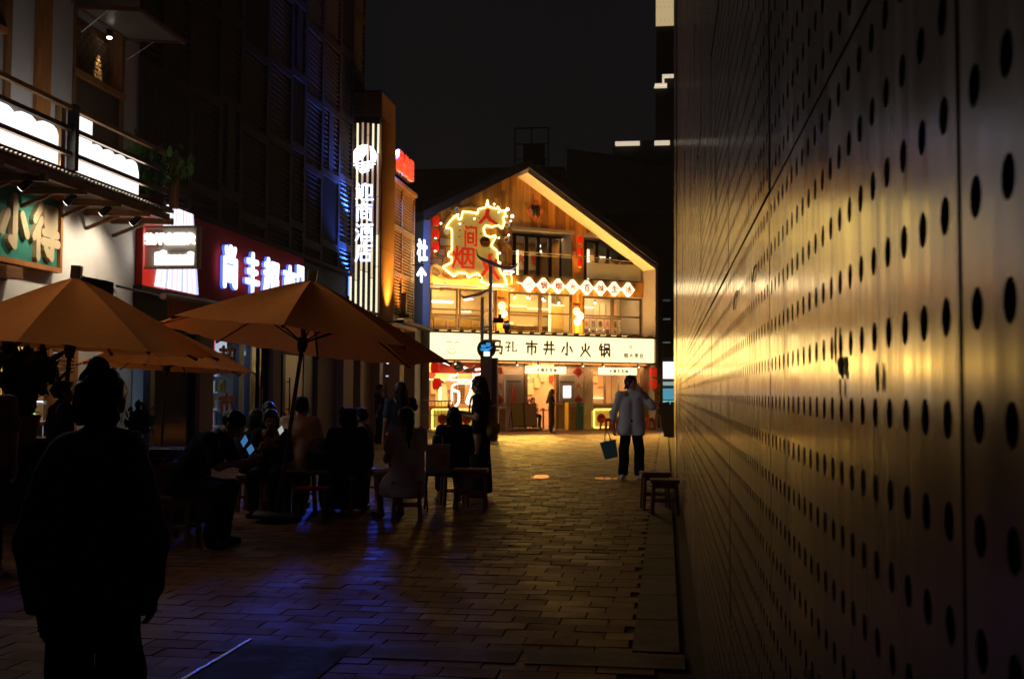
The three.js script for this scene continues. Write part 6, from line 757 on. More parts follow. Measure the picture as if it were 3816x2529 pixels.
{
  const r = mat([0.3, 0.04, 0.025], 0.3), t = thing('red_low_stool', 'small red lacquered stool in front of the blue-glinting low table', 'stool', [-3.86, 0, -12.2], 0.1); part('seat', soft(0.36, 0.035, 0.28, 0, 0.36, 0, 0.012), r, t); for (const [a, b] of [[-1, -1], [1, -1], [-1, 1], [1, 1]]) part('leg', beam([a * 0.16, 0, b * 0.12], [a * 0.14, 0.345, b * 0.1], 0.035, 0.035), mat([0.1, 0.08, 0.1], 0.4), t);
  const bl = thing('shoulder_bag', 'black shoulder bag lying on the low table behind the beige-shirted man', 'bag', [-4.02, 0.52, -12.9]); part('bag_body', soft(0.26, 0.22, 0.14, 0, 0.11, 0, 0.05), mat([0.015, 0.015, 0.017], 0.5), bl); part('strap', tube([[-0.12, 0.2, 0], [-0.06, 0.34, 0], [0.06, 0.34, 0], [0.12, 0.2, 0]], 0.01, 16, 6), mat([0.015, 0.015, 0.017], 0.5), bl);
  const ch = thing('folding_chair', 'dark folding chair carrying a white paper bag beside the lace-dressed woman', 'chair', [-2.7, 0, -13.62], 0.3); part('seat', soft(0.38, 0.03, 0.36, 0, 0.44, 0, 0.01), iron, ch); for (const x of [-0.18, 0.18]) { part('leg', bar([x, 0, 0.2], [x, 0.46, -0.14], 0.013), iron, ch); part('leg', bar([x, 0, -0.2], [x, 0.46, 0.14], 0.013), iron, ch); }
  const pb = thing('paper_bag', 'white paper carrier bag with an orange patch and string handles on a folding chair', 'bag', [-2.74, 0.455, -13.6], 0.25); part('bag_body', poly([[-0.14, 0], [0.14, 0], [0.15, 0.34], [-0.15, 0.34]], 0.1, 0, 0, 0.05), mat([0.42, 0.4, 0.46], 0.7), pb); part('patch', span(-0.02, 0.1, 0.08, 0.24, 0.05, 0.055), mat([0.45, 0.18, 0.06], 0.7), pb); part('handle', [tube([[-0.06, 0.34, 0.045], [-0.05, 0.44, 0.045], [0.05, 0.44, 0.045], [0.06, 0.34, 0.045]], 0.005, 16, 5), tube([[-0.06, 0.34, -0.045], [-0.05, 0.44, -0.045], [0.05, 0.44, -0.045], [0.06, 0.34, -0.045]], 0.005, 16, 5)], mat([0.4, 0.3, 0.3], 0.7), pb);
  const pl = thing('planter_box', 'long dark planter box with a thick rim between the window and the tables', 'planter', [-5.55, 0, -11.95], 0.08); part('box_body', soft(1.1, 0.68, 0.36, 0, 0.34, 0, 0.015), mat([0.02, 0.018, 0.017], 0.7), pl); part('rim', soft(1.2, 0.1, 0.44, 0, 0.75, 0, 0.03), mat([0.09, 0.08, 0.085], 0.45), pl); part('soil', span(-0.5, 0.5, 0.78, 0.805, -0.15, 0.15), mat([0.03, 0.02, 0.015], 0.9), pl);
  const wc = thing('window_counter_front', 'dark brick counter front below the lit serving window', 'counter', [-6.9, 0, -11.6], 0.5); part('body', soft(1.6, 0.86, 0.4, 0, 0.43, 0, 0.02), mat([0.025, 0.02, 0.018], 0.8), wc); part('top', soft(1.7, 0.05, 0.48, 0, 0.885, 0, 0.012), mat([0.1, 0.05, 0.035], 0.35), wc);
  const ob = thing('cloth_tote', 'dull orange cloth tote hanging at the back of the hunched man', 'bag', [-4.62, 0.4, -10.2], 0.1); part('bag_body', poly([[-0.1, 0], [0.1, 0.02], [0.12, 0.3], [0.05, 0.36], [-0.13, 0.28]], 0.07, 0, 0, 0.035, [], 0.015), mat([0.32, 0.09, 0.055], 0.8), ob); part('strap', tube([[-0.1, 0.28, 0], [-0.02, 0.42, 0], [0.08, 0.46, 0], [0.1, 0.3, 0]], 0.012, 16, 6), mat([0.32, 0.09, 0.055], 0.8), ob);
}

// ================= people =================
// a smooth skin over tapered bones: distances joined by a smooth minimum, meshed as surface nets
function skin(bones, cell, { k = 0.03, clips = [], carve = [], wrinkle = 0, wf = 22 } = {}) {
  let lo = [1e9, 1e9, 1e9], hi = [-1e9, -1e9, -1e9]; const pad = cell * 2.5 + Math.abs(wrinkle);
  for (const b of bones) for (let i = 0; i < 3; i++) { const s = i === 2 ? (b.f || 1) : 1; lo[i] = Math.min(lo[i], b.a[i] - b.r * s, b.b[i] - b.q * s); hi[i] = Math.max(hi[i], b.a[i] + b.r * s, b.b[i] + b.q * s); }
  lo = lo.map((v) => v - pad); hi = hi.map((v) => v + pad);
  const n = lo.map((v, i) => Math.ceil((hi[i] - v) / cell) + 1), F = new Float32Array(n[0] * n[1] * n[2]);
  const pre = bones.map((b) => { const f = 1 / (b.f || 1), d = [b.b[0] - b.a[0], b.b[1] - b.a[1], (b.b[2] - b.a[2]) * f]; return { a: b.a, d, f, i: 1 / (d[0] * d[0] + d[1] * d[1] + d[2] * d[2] + 1e-9), r: b.r, q: b.q - b.r, z: b.a[2] }; });
  const K = k;
  for (let z = 0, o = 0; z < n[2]; z++) for (let y = 0; y < n[1]; y++) for (let x = 0; x < n[0]; x++, o++) {
    const X = lo[0] + x * cell, Y = lo[1] + y * cell, Z = lo[2] + z * cell; let m = 1e3;
    for (const b of pre) { const px = X - b.a[0], py = Y - b.a[1], pz = (Z - b.z) * b.f, t = Math.max(0, Math.min(1, (px * b.d[0] + py * b.d[1] + pz * b.d[2]) * b.i)), dx = px - b.d[0] * t, dy = py - b.d[1] * t, dz = pz - b.d[2] * t; const d = Math.sqrt(dx * dx + dy * dy + dz * dz) - b.r - b.q * t; const h = Math.max(0, K - Math.abs(m - d)) / K; m = Math.min(m, d) - h * h * K * 0.25; }
    if (wrinkle && Math.abs(m) < 0.1) m += wrinkle * (Math.sin(X * wf + Math.sin(Y * wf * 0.6) * 1.7) * Math.sin(Z * wf * 0.9 + Y * wf * 0.35) + 0.6 * Math.sin(Y * wf * 0.8 + X * wf * 0.7 + Math.sin(Z * wf)));
    for (const c of clips) { const d = -((X - c.p[0]) * c.n[0] + (Y - c.p[1]) * c.n[1] + (Z - c.p[2]) * c.n[2]); if (d > m) m = d; }
    for (const c of carve) { const dx = (X - c.p[0]) / c.s[0], dy = (Y - c.p[1]) / c.s[1], dz = (Z - c.p[2]) / c.s[2], d = -(Math.sqrt(dx * dx + dy * dy + dz * dz) - 1) * Math.min(...c.s); if (d > m) m = d; }
    F[o] = m;
  }
  const sx = 1, sy = n[0], sz = n[0] * n[1], id = new Int32Array(F.length).fill(-1), P = [], I = [], cs = [0, sx, sy, sx + sy, sz, sz + sx, sz + sy, sz + sx + sy], ed = [[0, 1], [2, 3], [4, 5], [6, 7], [0, 2], [1, 3], [4, 6], [5, 7], [0, 4], [1, 5], [2, 6], [3, 7]];
  for (let z = 0; z < n[2] - 1; z++) for (let y = 0; y < n[1] - 1; y++) for (let x = 0; x < n[0] - 1; x++) {
    const o = x + y * sy + z * sz; let mask = 0; for (let c = 0; c < 8; c++) if (F[o + cs[c]] < 0) mask |= 1 << c; if (!mask || mask === 255) continue;
    let ax = 0, ay = 0, az = 0, m = 0; for (const [p, q] of ed) { const u = F[o + cs[p]], v = F[o + cs[q]]; if ((u < 0) === (v < 0)) continue; const t = u / (u - v), w = q - p; ax += (p & 1) + (w === 1 ? t : 0); ay += ((p >> 1) & 1) + (w === 2 ? t : 0); az += ((p >> 2) & 1) + (w === 4 ? t : 0); m++; }
    id[o] = P.length / 3; P.push(lo[0] + (x + ax / m) * cell, lo[1] + (y + ay / m) * cell, lo[2] + (z + az / m) * cell);
  }
  const quad = (a, b, c, d, flip) => { if (a < 0 || b < 0 || c < 0 || d < 0) return; if (flip) I.push(a, c, b, a, d, c); else I.push(a, b, c, a, c, d); };
  for (let z = 1; z < n[2] - 1; z++) for (let y = 1; y < n[1] - 1; y++) for (let x = 1; x < n[0] - 1; x++) {
    const o = x + y * sy + z * sz, v = F[o] < 0;
    if (v !== (F[o + sx] < 0)) quad(id[o - sy - sz], id[o - sz], id[o], id[o - sy], !v); if (v !== (F[o + sy] < 0)) quad(id[o - sx - sz], id[o - sx], id[o], id[o - sz], !v); if (v !== (F[o + sz] < 0)) quad(id[o - sx - sy], id[o - sy], id[o], id[o - sx], !v);
  }
  const g = new THREE.BufferGeometry(); g.setAttribute('position', new THREE.Float32BufferAttribute(P, 3)); g.setIndex(I); g.computeVertexNormals(); return g;
}
const B = (a, b, r, q = r, f = 1) => ({ a, b, r, q, f });
// hands: wrist at the origin, fingers along -y, thumb towards +z, palm facing +x
function handShape(curl) {
  const b = [B([0, 0, 0], [0.002, -0.03, 0], 0.023, 0.024), B([0.0, -0.03, 0.018], [0.0, -0.075, 0.026], 0.015, 0.012), B([0, -0.03, 0], [0, -0.082, 0.004], 0.016, 0.013), B([0, -0.03, -0.015], [0, -0.078, -0.02], 0.015, 0.012)];
  [[0.03, 0.036, 0.024, 0.02], [0.01, 0.042, 0.027, 0.021], [-0.01, 0.038, 0.025, 0.02], [-0.028, 0.03, 0.02, 0.017]].forEach(([z, ...L], i) => { let p = [0, -0.08 + (i === 3 ? 0.008 : 0), z], a = curl * 0.5; L.forEach((l, j) => { const e = [p[0] + Math.sin(a) * l, p[1] - Math.cos(a) * l, p[2] + (1.5 - i) * 0.0015]; b.push(B(p, e, 0.0092 - j * 0.0009, 0.0086 - j * 0.0011)); p = e; a += curl * (j ? 0.9 : 1.1); }); });
  b.push(B([0.004, -0.02, 0.022], [0.016, -0.05, 0.048], 0.013, 0.0105), B([0.016, -0.05, 0.048], [0.026 + curl * 0.006, -0.082, 0.054 - curl * 0.012], 0.01, 0.008));
  return skin(b, 0.0045, { k: 0.009 });
}
const HANDS = [handShape(0.35), handShape(1.15)];
function headShape() {
  const b = [B([0, 0.03, -0.014], [0, 0.03, -0.022], 0.078, 0.08, 1.14), B([0, 0.06, 0.005], [0, 0.055, -0.03], 0.062), B([0, -0.03, 0.03], [0, -0.07, 0.048], 0.052, 0.033), B([-0.03, -0.045, 0.02], [-0.012, -0.085, 0.052], 0.036, 0.022), B([0.03, -0.045, 0.02], [0.012, -0.085, 0.052], 0.036, 0.022), B([0, 0.012, 0.084], [0, -0.022, 0.1], 0.011, 0.0145), B([-0.013, -0.026, 0.09], [0.013, -0.026, 0.09], 0.01), B([-0.04, 0.03, 0.07], [0.04, 0.03, 0.07], 0.016), B([-0.017, -0.05, 0.083], [0.017, -0.05, 0.083], 0.0095), B([-0.015, -0.062, 0.081], [0.015, -0.062, 0.081], 0.009), B([-0.04, -0.012, 0.066], [-0.03, -0.02, 0.066], 0.018), B([0.04, -0.012, 0.066], [0.03, -0.02, 0.066], 0.018)];
  for (const s of [-1, 1]) b.push(B([s * 0.083, 0.014, -0.012], [s * 0.079, -0.028, -0.004], 0.016, 0.011, 1.5));
  return skin(b, 0.0075, { k: 0.014, carve: [{ p: [-0.031, 0.009, 0.098], s: [0.016, 0.01, 0.012] }, { p: [0.031, 0.009, 0.098], s: [0.016, 0.01, 0.012] }] });
}
const HEAD = headShape();
const skinTone = mat([0.36, 0.2, 0.13], 0.55), skinDark = mat([0.28, 0.15, 0.1], 0.55), hairBlack = mat([0.012, 0.009, 0.008], 0.42), hairBrown = mat([0.16, 0.08, 0.03], 0.5);
const fabric = (c, r = 0.9) => mat(c, r, { bumpMap: rep(plasterTex, 9, 9), bumpScale: 0.002, sheen: 0.3 });
const HAIR = {
  short: { b: [B([0, 0.045, -0.022], [0, 0.03, -0.03], 0.094, 0.092, 1.12), B([0, 0.09, 0.02], [0, 0.08, -0.04], 0.05)], c: [{ p: [0, -0.035, 0.085], s: [0.082, 0.095, 0.1] }, { p: [0, -0.13, -0.02], s: [0.14, 0.085, 0.14] }], w: 0.004 },
  long: { b: [B([0, 0.045, -0.022], [0, 0.03, -0.03], 0.095, 0.093, 1.12), B([-0.06, 0.0, -0.04], [-0.07, -0.3, -0.07], 0.05, 0.045), B([0.06, 0.0, -0.04], [0.07, -0.3, -0.07], 0.05, 0.045), B([0, 0, -0.07], [0, -0.42, -0.1], 0.07, 0.05)], c: [{ p: [0, -0.045, 0.095], s: [0.078, 0.11, 0.1] }], w: 0.004 },
  bun: { b: [B([0, 0.045, -0.022], [0, 0.02, -0.03], 0.096, 0.094, 1.12), B([0.0, 0.1, -0.03], [0.0, 0.155, -0.045], 0.045, 0.035), B([-0.05, 0.1, -0.05], [-0.07, 0.09, -0.06], 0.035, 0.03), B([-0.05, -0.05, -0.06], [0.05, -0.05, -0.06], 0.04)], c: [{ p: [0, -0.04, 0.09], s: [0.08, 0.1, 0.1] }, { p: [0, -0.15, -0.02], s: [0.14, 0.075, 0.14] }], w: 0.006 },
  tied: { b: [B([0, 0.045, -0.022], [0, 0.02, -0.03], 0.094, 0.092, 1.12), B([0, -0.02, -0.05], [0, -0.085, -0.05], 0.066, 0.045), B([0, -0.045, -0.1], [-0.005, -0.06, -0.115], 0.03, 0.024), B([-0.01, -0.06, -0.12], [-0.03, -0.1, -0.13], 0.012, 0.007)], c: [{ p: [0, -0.04, 0.09], s: [0.08, 0.1, 0.1] }, { p: [0, -0.11, 0.05], s: [0.14, 0.09, 0.09] }], w: 0.004 },
  curly: { b: [B([0, 0.04, -0.02], [0, 0.0, -0.03], 0.112, 0.115, 1.1), ...Array.from({ length: 26 }, (_, i) => { const a = i * 2.4, y = 0.1 - (i / 26) * 0.2, r = 0.088; const p = [Math.cos(a) * r, y + 0.02, -0.03 + Math.sin(a) * r * 1.1]; return B(p, p.map((v, k) => v + (k === 1 ? 0.015 : 0)), 0.034, 0.03); })], c: [{ p: [0, -0.045, 0.1], s: [0.075, 0.11, 0.1] }], w: 0.005 },
  pony: { b: [B([0, 0.045, -0.022], [0, 0.03, -0.03], 0.095, 0.093, 1.12), B([0, 0.03, -0.1], [0.05, -0.05, -0.15], 0.035, 0.04), B([0.05, -0.05, -0.15], [0.1, -0.34, -0.12], 0.045, 0.025), B([-0.06, -0.02, -0.02], [-0.06, -0.12, -0.03], 0.035, 0.025)], c: [{ p: [0, -0.045, 0.095], s: [0.078, 0.11, 0.1] }], w: 0.004 },
};
const hairGeo = new Map(), hairOf = (k) => { if (!hairGeo.has(k)) hairGeo.set(k, skin(HAIR[k].b, 0.009, { k: 0.02, carve: HAIR[k].c, wrinkle: HAIR[k].w, wf: 70 })); return hairGeo.get(k); };
const STAND = { head: [0, 1.575, 0.025], neck: [0, 1.46, 0], chest: [0, 1.27, 0], waist: [0, 1.07, 0.005], pelvis: [0, 0.94, 0], shL: [-0.18, 1.395, 0], shR: [0.18, 1.395, 0], elL: [-0.235, 1.13, -0.02], elR: [0.235, 1.13, -0.02], wrL: [-0.25, 0.88, 0.05], wrR: [0.25, 0.88, 0.05], hipL: [-0.085, 0.92, 0], hipR: [0.085, 0.92, 0], knL: [-0.1, 0.49, 0.025], knR: [0.1, 0.49, 0.025], anL: [-0.105, 0.08, -0.03], anR: [0.105, 0.08, -0.03], toL: [-0.13, 0.03, 0.13], toR: [0.13, 0.03, 0.13] };
const sit = (h) => ({ head: [0, h + 0.68, 0.06], neck: [0, h + 0.56, 0.0], chest: [0, h + 0.38, -0.02], waist: [0, h + 0.18, -0.02], pelvis: [0, h + 0.08, 0], shL: [-0.175, h + 0.5, 0], shR: [0.175, h + 0.5, 0], elL: [-0.22, h + 0.24, 0.08], elR: [0.22, h + 0.24, 0.08], wrL: [-0.12, h + 0.2, 0.3], wrR: [0.12, h + 0.2, 0.3], hipL: [-0.09, h + 0.06, 0.02], hipR: [0.09, h + 0.06, 0.02], knL: [-0.13, h + 0.04, 0.43], knR: [0.13, h + 0.04, 0.43], anL: [-0.13, 0.08, 0.38], anR: [0.13, 0.08, 0.38], toL: [-0.15, 0.03, 0.53], toR: [0.15, 0.03, 0.53] });
function person(label, pos, turn, h, spec) {
  const s = h / 1.7, t = thing('person', label, 'person', pos, turn), j = {}; const base = { ...(spec.sit !== undefined ? sit(spec.sit / s) : STAND), ...spec.j }; for (const k in base) j[k] = base[k].map((v) => v * s);
  const cell = spec.cell || 0.02, mid = (a, b, q) => a.map((v, i) => v + (b[i] - v) * q), R = (v) => v * s, up = V(...j.neck).sub(V(...j.pelvis)).normalize().toArray();
  const limb = (a, b, r, q, f) => B(j[a], j[b], R(r), R(q), f);
  const bones = [B(mid(j.neck, j.chest, 0.1), mid(j.head, j.neck, 0.3), R(0.052), R(0.048)), limb('shL', 'shR', 0.05, 0.05, 0.9), B(mid(j.shL, j.shR, 0.28), mid(j.hipL, j.waist, 0.5), R(0.085), R(0.085), 0.95), B(mid(j.shR, j.shL, 0.28), mid(j.hipR, j.waist, 0.5), R(0.085), R(0.085), 0.95), limb('chest', 'pelvis', 0.1, 0.1, 0.85)];
  for (const e of ['L', 'R']) bones.push(limb('sh' + e, 'el' + e, 0.047, 0.038), limb('el' + e, 'wr' + e, 0.037, 0.025), limb('hip' + e, 'kn' + e, 0.08, 0.054), limb('kn' + e, 'an' + e, 0.052, 0.036), limb('an' + e, 'to' + e, 0.036, 0.026));
  const list = [skin(bones, cell, { k: 0.04 * s })];
  // head and hands, set on the joints and made one with the body
  const hr = new THREE.Euler(...(spec.look || [0, 0, 0]), 'YXZ'), hm = new THREE.Matrix4().compose(V(...j.head), new THREE.Quaternion().setFromEuler(hr), V(s, s, s)); list.push(HEAD.clone().applyMatrix4(hm));
  for (const e of ['L', 'R']) { const d = V(...j['wr' + e]).sub(V(...j['el' + e])).normalize(), g = HANDS[spec.grip?.includes(e) ? 1 : 0].clone(); if (e === 'R') { g.scale(-1, 1, 1); const ix = g.index.array; for (let i = 0; i < ix.length; i += 3) { const q = ix[i]; ix[i] = ix[i + 1]; ix[i + 1] = q; } } g.applyMatrix4(new THREE.Matrix4().compose(V(...j['wr' + e]).addScaledVector(d, 0.008), new THREE.Quaternion().setFromUnitVectors(V(0, -1, 0), d), V(s, s, s))); list.push(g); }
  part('body', merge(list.map((g) => { const c = g.clone(); c.computeVertexNormals(); return c; })), spec.skin || skinTone, t);
  // clothes
  const T = spec.top, tb = [], loose = T.loose || 0.02; tb.push(B(j.shL, j.shR, R(0.058 + loose * 0.6), R(0.058 + loose * 0.6), 0.95)); const hemC = V(...j.pelvis).addScaledVector(V(...up), (T.hem || 0) * s).toArray(), spread = R(T.spread || 0.07);
  for (const e of [-1, 1]) tb.push(B([j.chest[0] + e * R(0.075), j.chest[1] + R(0.03), j.chest[2]], [hemC[0] + e * spread, hemC[1] - R(0.03), hemC[2]], R(0.098 + loose), R(0.1 + loose * 1.4), 0.9)); tb.push(B(j.neck, mid(j.neck, j.chest, 0.4), R(0.062), R(0.09)), B(mid(j.neck, j.chest, 0.15), j.shL, R(0.06), R(0.055)), B(mid(j.neck, j.chest, 0.15), j.shR, R(0.06), R(0.055)));
  for (const e of ['L', 'R']) { const q = T.sleeve; if (q > 0) tb.push(B(j['sh' + e], q >= 1 ? j['el' + e] : mid(j['sh' + e], j['el' + e], q), R(0.058 + loose * 0.7), R(0.05 + loose * (q < 1 ? 1 : 0.8)))); if (q > 1) tb.push(B(j['el' + e], mid(j['el' + e], j['wr' + e], q - 1), R(0.05 + loose * 0.8), R(0.037 + loose * 0.8))); }
  if (T.skirt) { const c = T.skirt; tb.push(B(j.waist, c.to.map((v) => v * s), R(0.15), R(c.r), c.f || 0.9)); }
  const clips = [{ p: V(...hemC).addScaledVector(V(...up), -0.02).toArray(), n: up }]; part(T.name || 'shirt', skin(tb, cell, { k: 0.03 * s, clips: T.skirt ? [{ p: [0, T.skirt.cut * s, 0], n: [0, 1, 0] }] : clips, wrinkle: T.wrinkle ?? 0.006, wf: T.wf || 24 }), T.m, t);
  const L = spec.legs;
  if (L) {
    const lb = [B(mid(j.hipL, j.waist, 0.35), mid(j.hipR, j.waist, 0.35), R(0.1), R(0.1), 0.95)];
    if (L.skirt) lb.push(B(j.pelvis, L.skirt.to.map((v) => v * s), R(0.14), R(L.skirt.r), L.skirt.f || 0.9)); else for (const e of ['L', 'R']) lb.push(B(j['hip' + e], j['kn' + e], R(0.094), R(L.knee || 0.075)), B(j['kn' + e], mid(j['kn' + e], j['an' + e], L.len || 0.93), R(L.knee || 0.075), R(L.cuff || 0.066)));
    part(L.skirt ? 'skirt' : 'trousers', skin(lb, cell, { k: 0.025 * s, clips: [{ p: [0, R(0.06), 0], n: [0, 1, 0] }], wrinkle: 0.005, wf: 20 }), L.m, t);
  }
  for (const e of ['L', 'R']) part('shoe', skin([B(j['an' + e].map((v, i) => v - (i === 1 ? R(0.03) : 0)), j['to' + e].map((v, i) => v + (i === 1 ? R(0.008) : 0)), R(0.046), R(0.038))], Math.min(cell, 0.016), { k: 0.02, clips: [{ p: [0, 0.004, 0], n: [0, 1, 0] }] }), spec.shoes || hairBlack, t);
  if (spec.hair) part('hair', hairOf(spec.hair).clone().applyMatrix4(hm), spec.hairM || hairBlack, t);
  if (spec.cap) part('cap', [skin([B([0, 0.05, -0.02], [0, 0.04, -0.03], 0.1, 0.1, 1.1)], 0.012, { clips: [{ p: [0, 0.035, 0], n: [0, 1, 0] }] }), soft(0.13, 0.012, 0.1, 0, 0.042, 0.12, 0.005)].map((g) => g.clone().applyMatrix4(hm)), spec.cap, t);
  if (spec.face) for (const e of [-1, 1]) part('eye', ball(0.0085, e * 0.031, 0.009, 0.083, 1.3, 0.8, 0.6).applyMatrix4(hm), mat([0.02, 0.015, 0.012], 0.2), t);
  if (spec.glasses) part('glasses', [...[-1, 1].map((e) => new THREE.TorusGeometry(0.024, 0.0028, 6, 20).translate(e * 0.032, 0.008, 0.104)), bar([-0.009, 0.01, 0.105], [0.009, 0.01, 0.105], 0.002), ...[-1, 1].map((e) => bar([e * 0.056, 0.01, 0.1], [e * 0.084, 0.012, -0.01], 0.002))].map((g) => g.applyMatrix4(hm)), mat([0.55, 0.5, 0.42], 0.2, { metalness: 0.8 }), t);
  return { t, j, hm };
}
const black = fabric([0.012, 0.012, 0.014]), navy = fabric([0.05, 0.06, 0.1]), darkPants = fabric([0.012, 0.012, 0.015]), lace = fabric([0.36, 0.36, 0.4]), beige = fabric([0.6, 0.42, 0.28]), paleBlue = fabric([0.66, 0.66, 0.78]), white = mat([0.6, 0.6, 0.68], 0.5), blueTee = fabric([0.03, 0.04, 0.08]);
const PI = Math.PI;
{ // the woman nearest the camera, seen from behind
  const p = person('large figure seen from behind in a loose navy coat, hair in a top bun', [-1.98, 0, -3.78], PI + 0.06, 1.535, { cell: 0.016, hair: 'bun', shoes: black, j: { head: [0, 1.53, 0.04], neck: [0, 1.41, 0.01], shL: [-0.15, 1.255, 0], shR: [0.15, 1.255, 0], elL: [-0.23, 1.0, -0.05], elR: [0.23, 1.0, -0.05], wrL: [-0.2, 0.8, 0.07], wrR: [0.225, 0.74, 0.03] }, top: { m: navy, name: 'coat', sleeve: 1.9, hem: -0.19, loose: 0.032, spread: 0.11, wrinkle: 0.007, wf: 17 }, legs: { m: darkPants, knee: 0.09, cuff: 0.085 } });
  part('strap', tube([[-0.12, 1.25, 0.07], [-0.13, 1.27, 0.0], [-0.13, 1.2, -0.11], [-0.135, 0.9, -0.135]], 0.018, 20, 6), black, p.t);
}
person('person in a dull pink-brown shirt, half cut off by the picture edge', [-5.36, 0, -8.4], PI + 0.5, 1.6, { cell: 0.025, hair: 'short', top: { m: fabric([0.2, 0.09, 0.06]), sleeve: 0.7, hem: -0.06, loose: 0.03 }, legs: { m: darkPants } });
person('short-haired man in a dark shirt standing before the lit orange shutter door', [-5.55, 0, -9.9], PI - 0.75, 1.5, { cell: 0.022, hair: 'short', skin: skinDark, look: [0.1, -0.2, 0], top: { m: black, sleeve: 0.7, hem: -0.06, loose: 0.025 }, legs: { m: darkPants } });
{
  person('man in black hunched forward over a low table, elbows on his knees', [-4.45, 0, -10.05], PI / 2, 1.72, { cell: 0.022, hair: 'short', skin: skinDark, look: [0.75, 0, 0], j: { pelvis: [0, 0.56, 0], waist: [0, 0.7, 0.1], chest: [0, 0.88, 0.24], neck: [0, 1.02, 0.4], head: [0, 1.1, 0.5], shL: [-0.18, 0.97, 0.34], shR: [0.18, 0.97, 0.34], elL: [-0.22, 0.74, 0.46], elR: [0.22, 0.74, 0.46], wrL: [-0.08, 0.78, 0.66], wrR: [0.08, 0.78, 0.66], hipL: [-0.1, 0.55, 0.02], hipR: [0.1, 0.55, 0.02], knL: [-0.15, 0.53, 0.43], knR: [0.15, 0.53, 0.43], anL: [-0.15, 0.08, 0.36], anR: [0.15, 0.08, 0.36], toL: [-0.17, 0.03, 0.5], toR: [0.17, 0.03, 0.5] }, top: { m: black, sleeve: 0.75, hem: -0.05, loose: 0.025 }, legs: { m: darkPants } });
  const phone = (label, x, y, z, ry, rx, c, k) => { const t = thing('phone', label, 'phone', [x, y, z]); t.rotation.set(rx, ry, 0); part('case', soft(0.075, 0.155, 0.009, 0, 0, 0, 0.004), mat([0.02, 0.02, 0.022], 0.3), t); part('screen', span(-0.034, 0.034, -0.07, 0.07, 0.0046, 0.0056), glow(c, k), t); return t; };
  phone('phone with a glowing blue screen held low beside the hunched man', -4.16, 0.93, -10.9, 1.3, -1.1, [0.1, 0.4, 0.9], 0.35); phone('second small blue phone screen below the first, lower edge lit', -4.08, 0.85, -10.86, 1.2, -1.25, [0.1, 0.4, 0.9], 0.35);
  phone('phone glowing white under the chin of the woman facing the camera', -4.34, 0.985, -12.5, 1.3, -1.25, [0.75, 0.85, 0.8], 0.5); phone('dark phone held out by the standing woman with the backpack', -2.94, 1.22, -15.36, 0, 0.3, [0.05, 0.05, 0.06], 0.1).rotation.set(0.2, PI / 2, 0.9);
}
person('seated woman in black with long dark hair, back turned, behind the hunched man', [-4.87, 0, -13.1], PI - 0.2, 1.62, { sit: 0.44, cell: 0.024, hair: 'long', top: { m: black, sleeve: 1.7, hem: -0.05 }, legs: { m: darkPants } });
person('seated woman in black facing the camera with her face faintly lit by a phone', [-4.57, 0, -12.85], 0.15, 1.62, { sit: 0.44, cell: 0.024, hair: 'long', face: 1, glasses: 1, look: [0.25, 0.25, 0], j: { wrL: [-0.08, 0.8, 0.28], wrR: [0.1, 0.84, 0.3] }, top: { m: black, sleeve: 1.7, hem: -0.05 }, legs: { m: darkPants } });
person('person in black whose head shows just above the phone-lit woman', [-5.04, 0, -14.05], PI + 0.3, 1.72, { sit: 0.46, cell: 0.026, hair: 'short', top: { m: black, sleeve: 0.7, hem: -0.05 }, legs: { m: darkPants } });
person('short-haired man in a beige T-shirt seated with his back to the camera', [-4.34, 0, -13.2], PI - 0.15, 1.72, { sit: 0.54, cell: 0.022, hair: 'short', top: { m: beige, sleeve: 0.75, hem: -0.12, loose: 0.035, spread: 0.09, wrinkle: 0.008 }, legs: { m: darkPants } });
person('curly-haired person in a long dark coat seated with back to the camera', [-3.73, 0, -13.12], PI + 0.05, 1.64, { sit: 0.44, cell: 0.022, hair: 'curly', j: { elL: [-0.26, 0.7, -0.02], elR: [0.26, 0.7, -0.02], wrL: [-0.24, 0.5, 0.1], wrR: [0.26, 0.46, 0.1] }, top: { m: black, name: 'coat', sleeve: 1.5, hem: -0.4, loose: 0.035, spread: 0.1, skirt: { to: [0, 0.14, 0.05], r: 0.24, f: 1.1, cut: 0.06 } }, legs: { m: darkPants } });
person('bespectacled man in profile seated beyond the curly-haired person', [-3.96, 0, -14.68], -PI / 2, 1.66, { sit: 0.42, cell: 0.025, hair: 'short', glasses: 1, look: [0.1, 0, 0], top: { m: fabric([0.09, 0.06, 0.06]), sleeve: 0.7, hem: -0.05 }, legs: { m: darkPants } });
person('woman in a pale grey lace dress with a long ponytail seated on a stool', [-2.84, 0, -12.4], PI + 0.75, 1.64, { sit: 0.47, cell: 0.02, hair: 'pony', skin: skinDark, look: [0.1, 0.2, 0], top: { m: lace, name: 'dress', sleeve: 0.55, hem: -0.3, loose: 0.028, spread: 0.08, wrinkle: 0.006, wf: 34, skirt: { to: [0.0, 0.36, 0.12], r: 0.25, f: 1.25, cut: 0.27 } }, shoes: black });
person('woman in a dark blue T-shirt with hands raised to her hair, behind the lace dress', [-3.7, 0, -15.7], PI + 0.5, 1.56, { cell: 0.025, hair: 'long', j: { elL: [-0.28, 1.3, 0.2], wrL: [-0.12, 1.5, 0.2] }, top: { m: blueTee, sleeve: 0.7, hem: -0.08 }, legs: { m: darkPants } });
person('dark-clothed person leaning at the yellow-lit pilaster, arm stretched towards another', [-7.75, 0, -30.4], 1.3, 1.62, { cell: 0.03, hair: 'short', j: { elR: [0.22, 1.2, 0.2], wrR: [0.16, 1.2, 0.44], elL: [-0.22, 1.1, 0.14] }, top: { m: black, sleeve: 0.7, hem: -0.05 }, legs: { m: darkPants } });
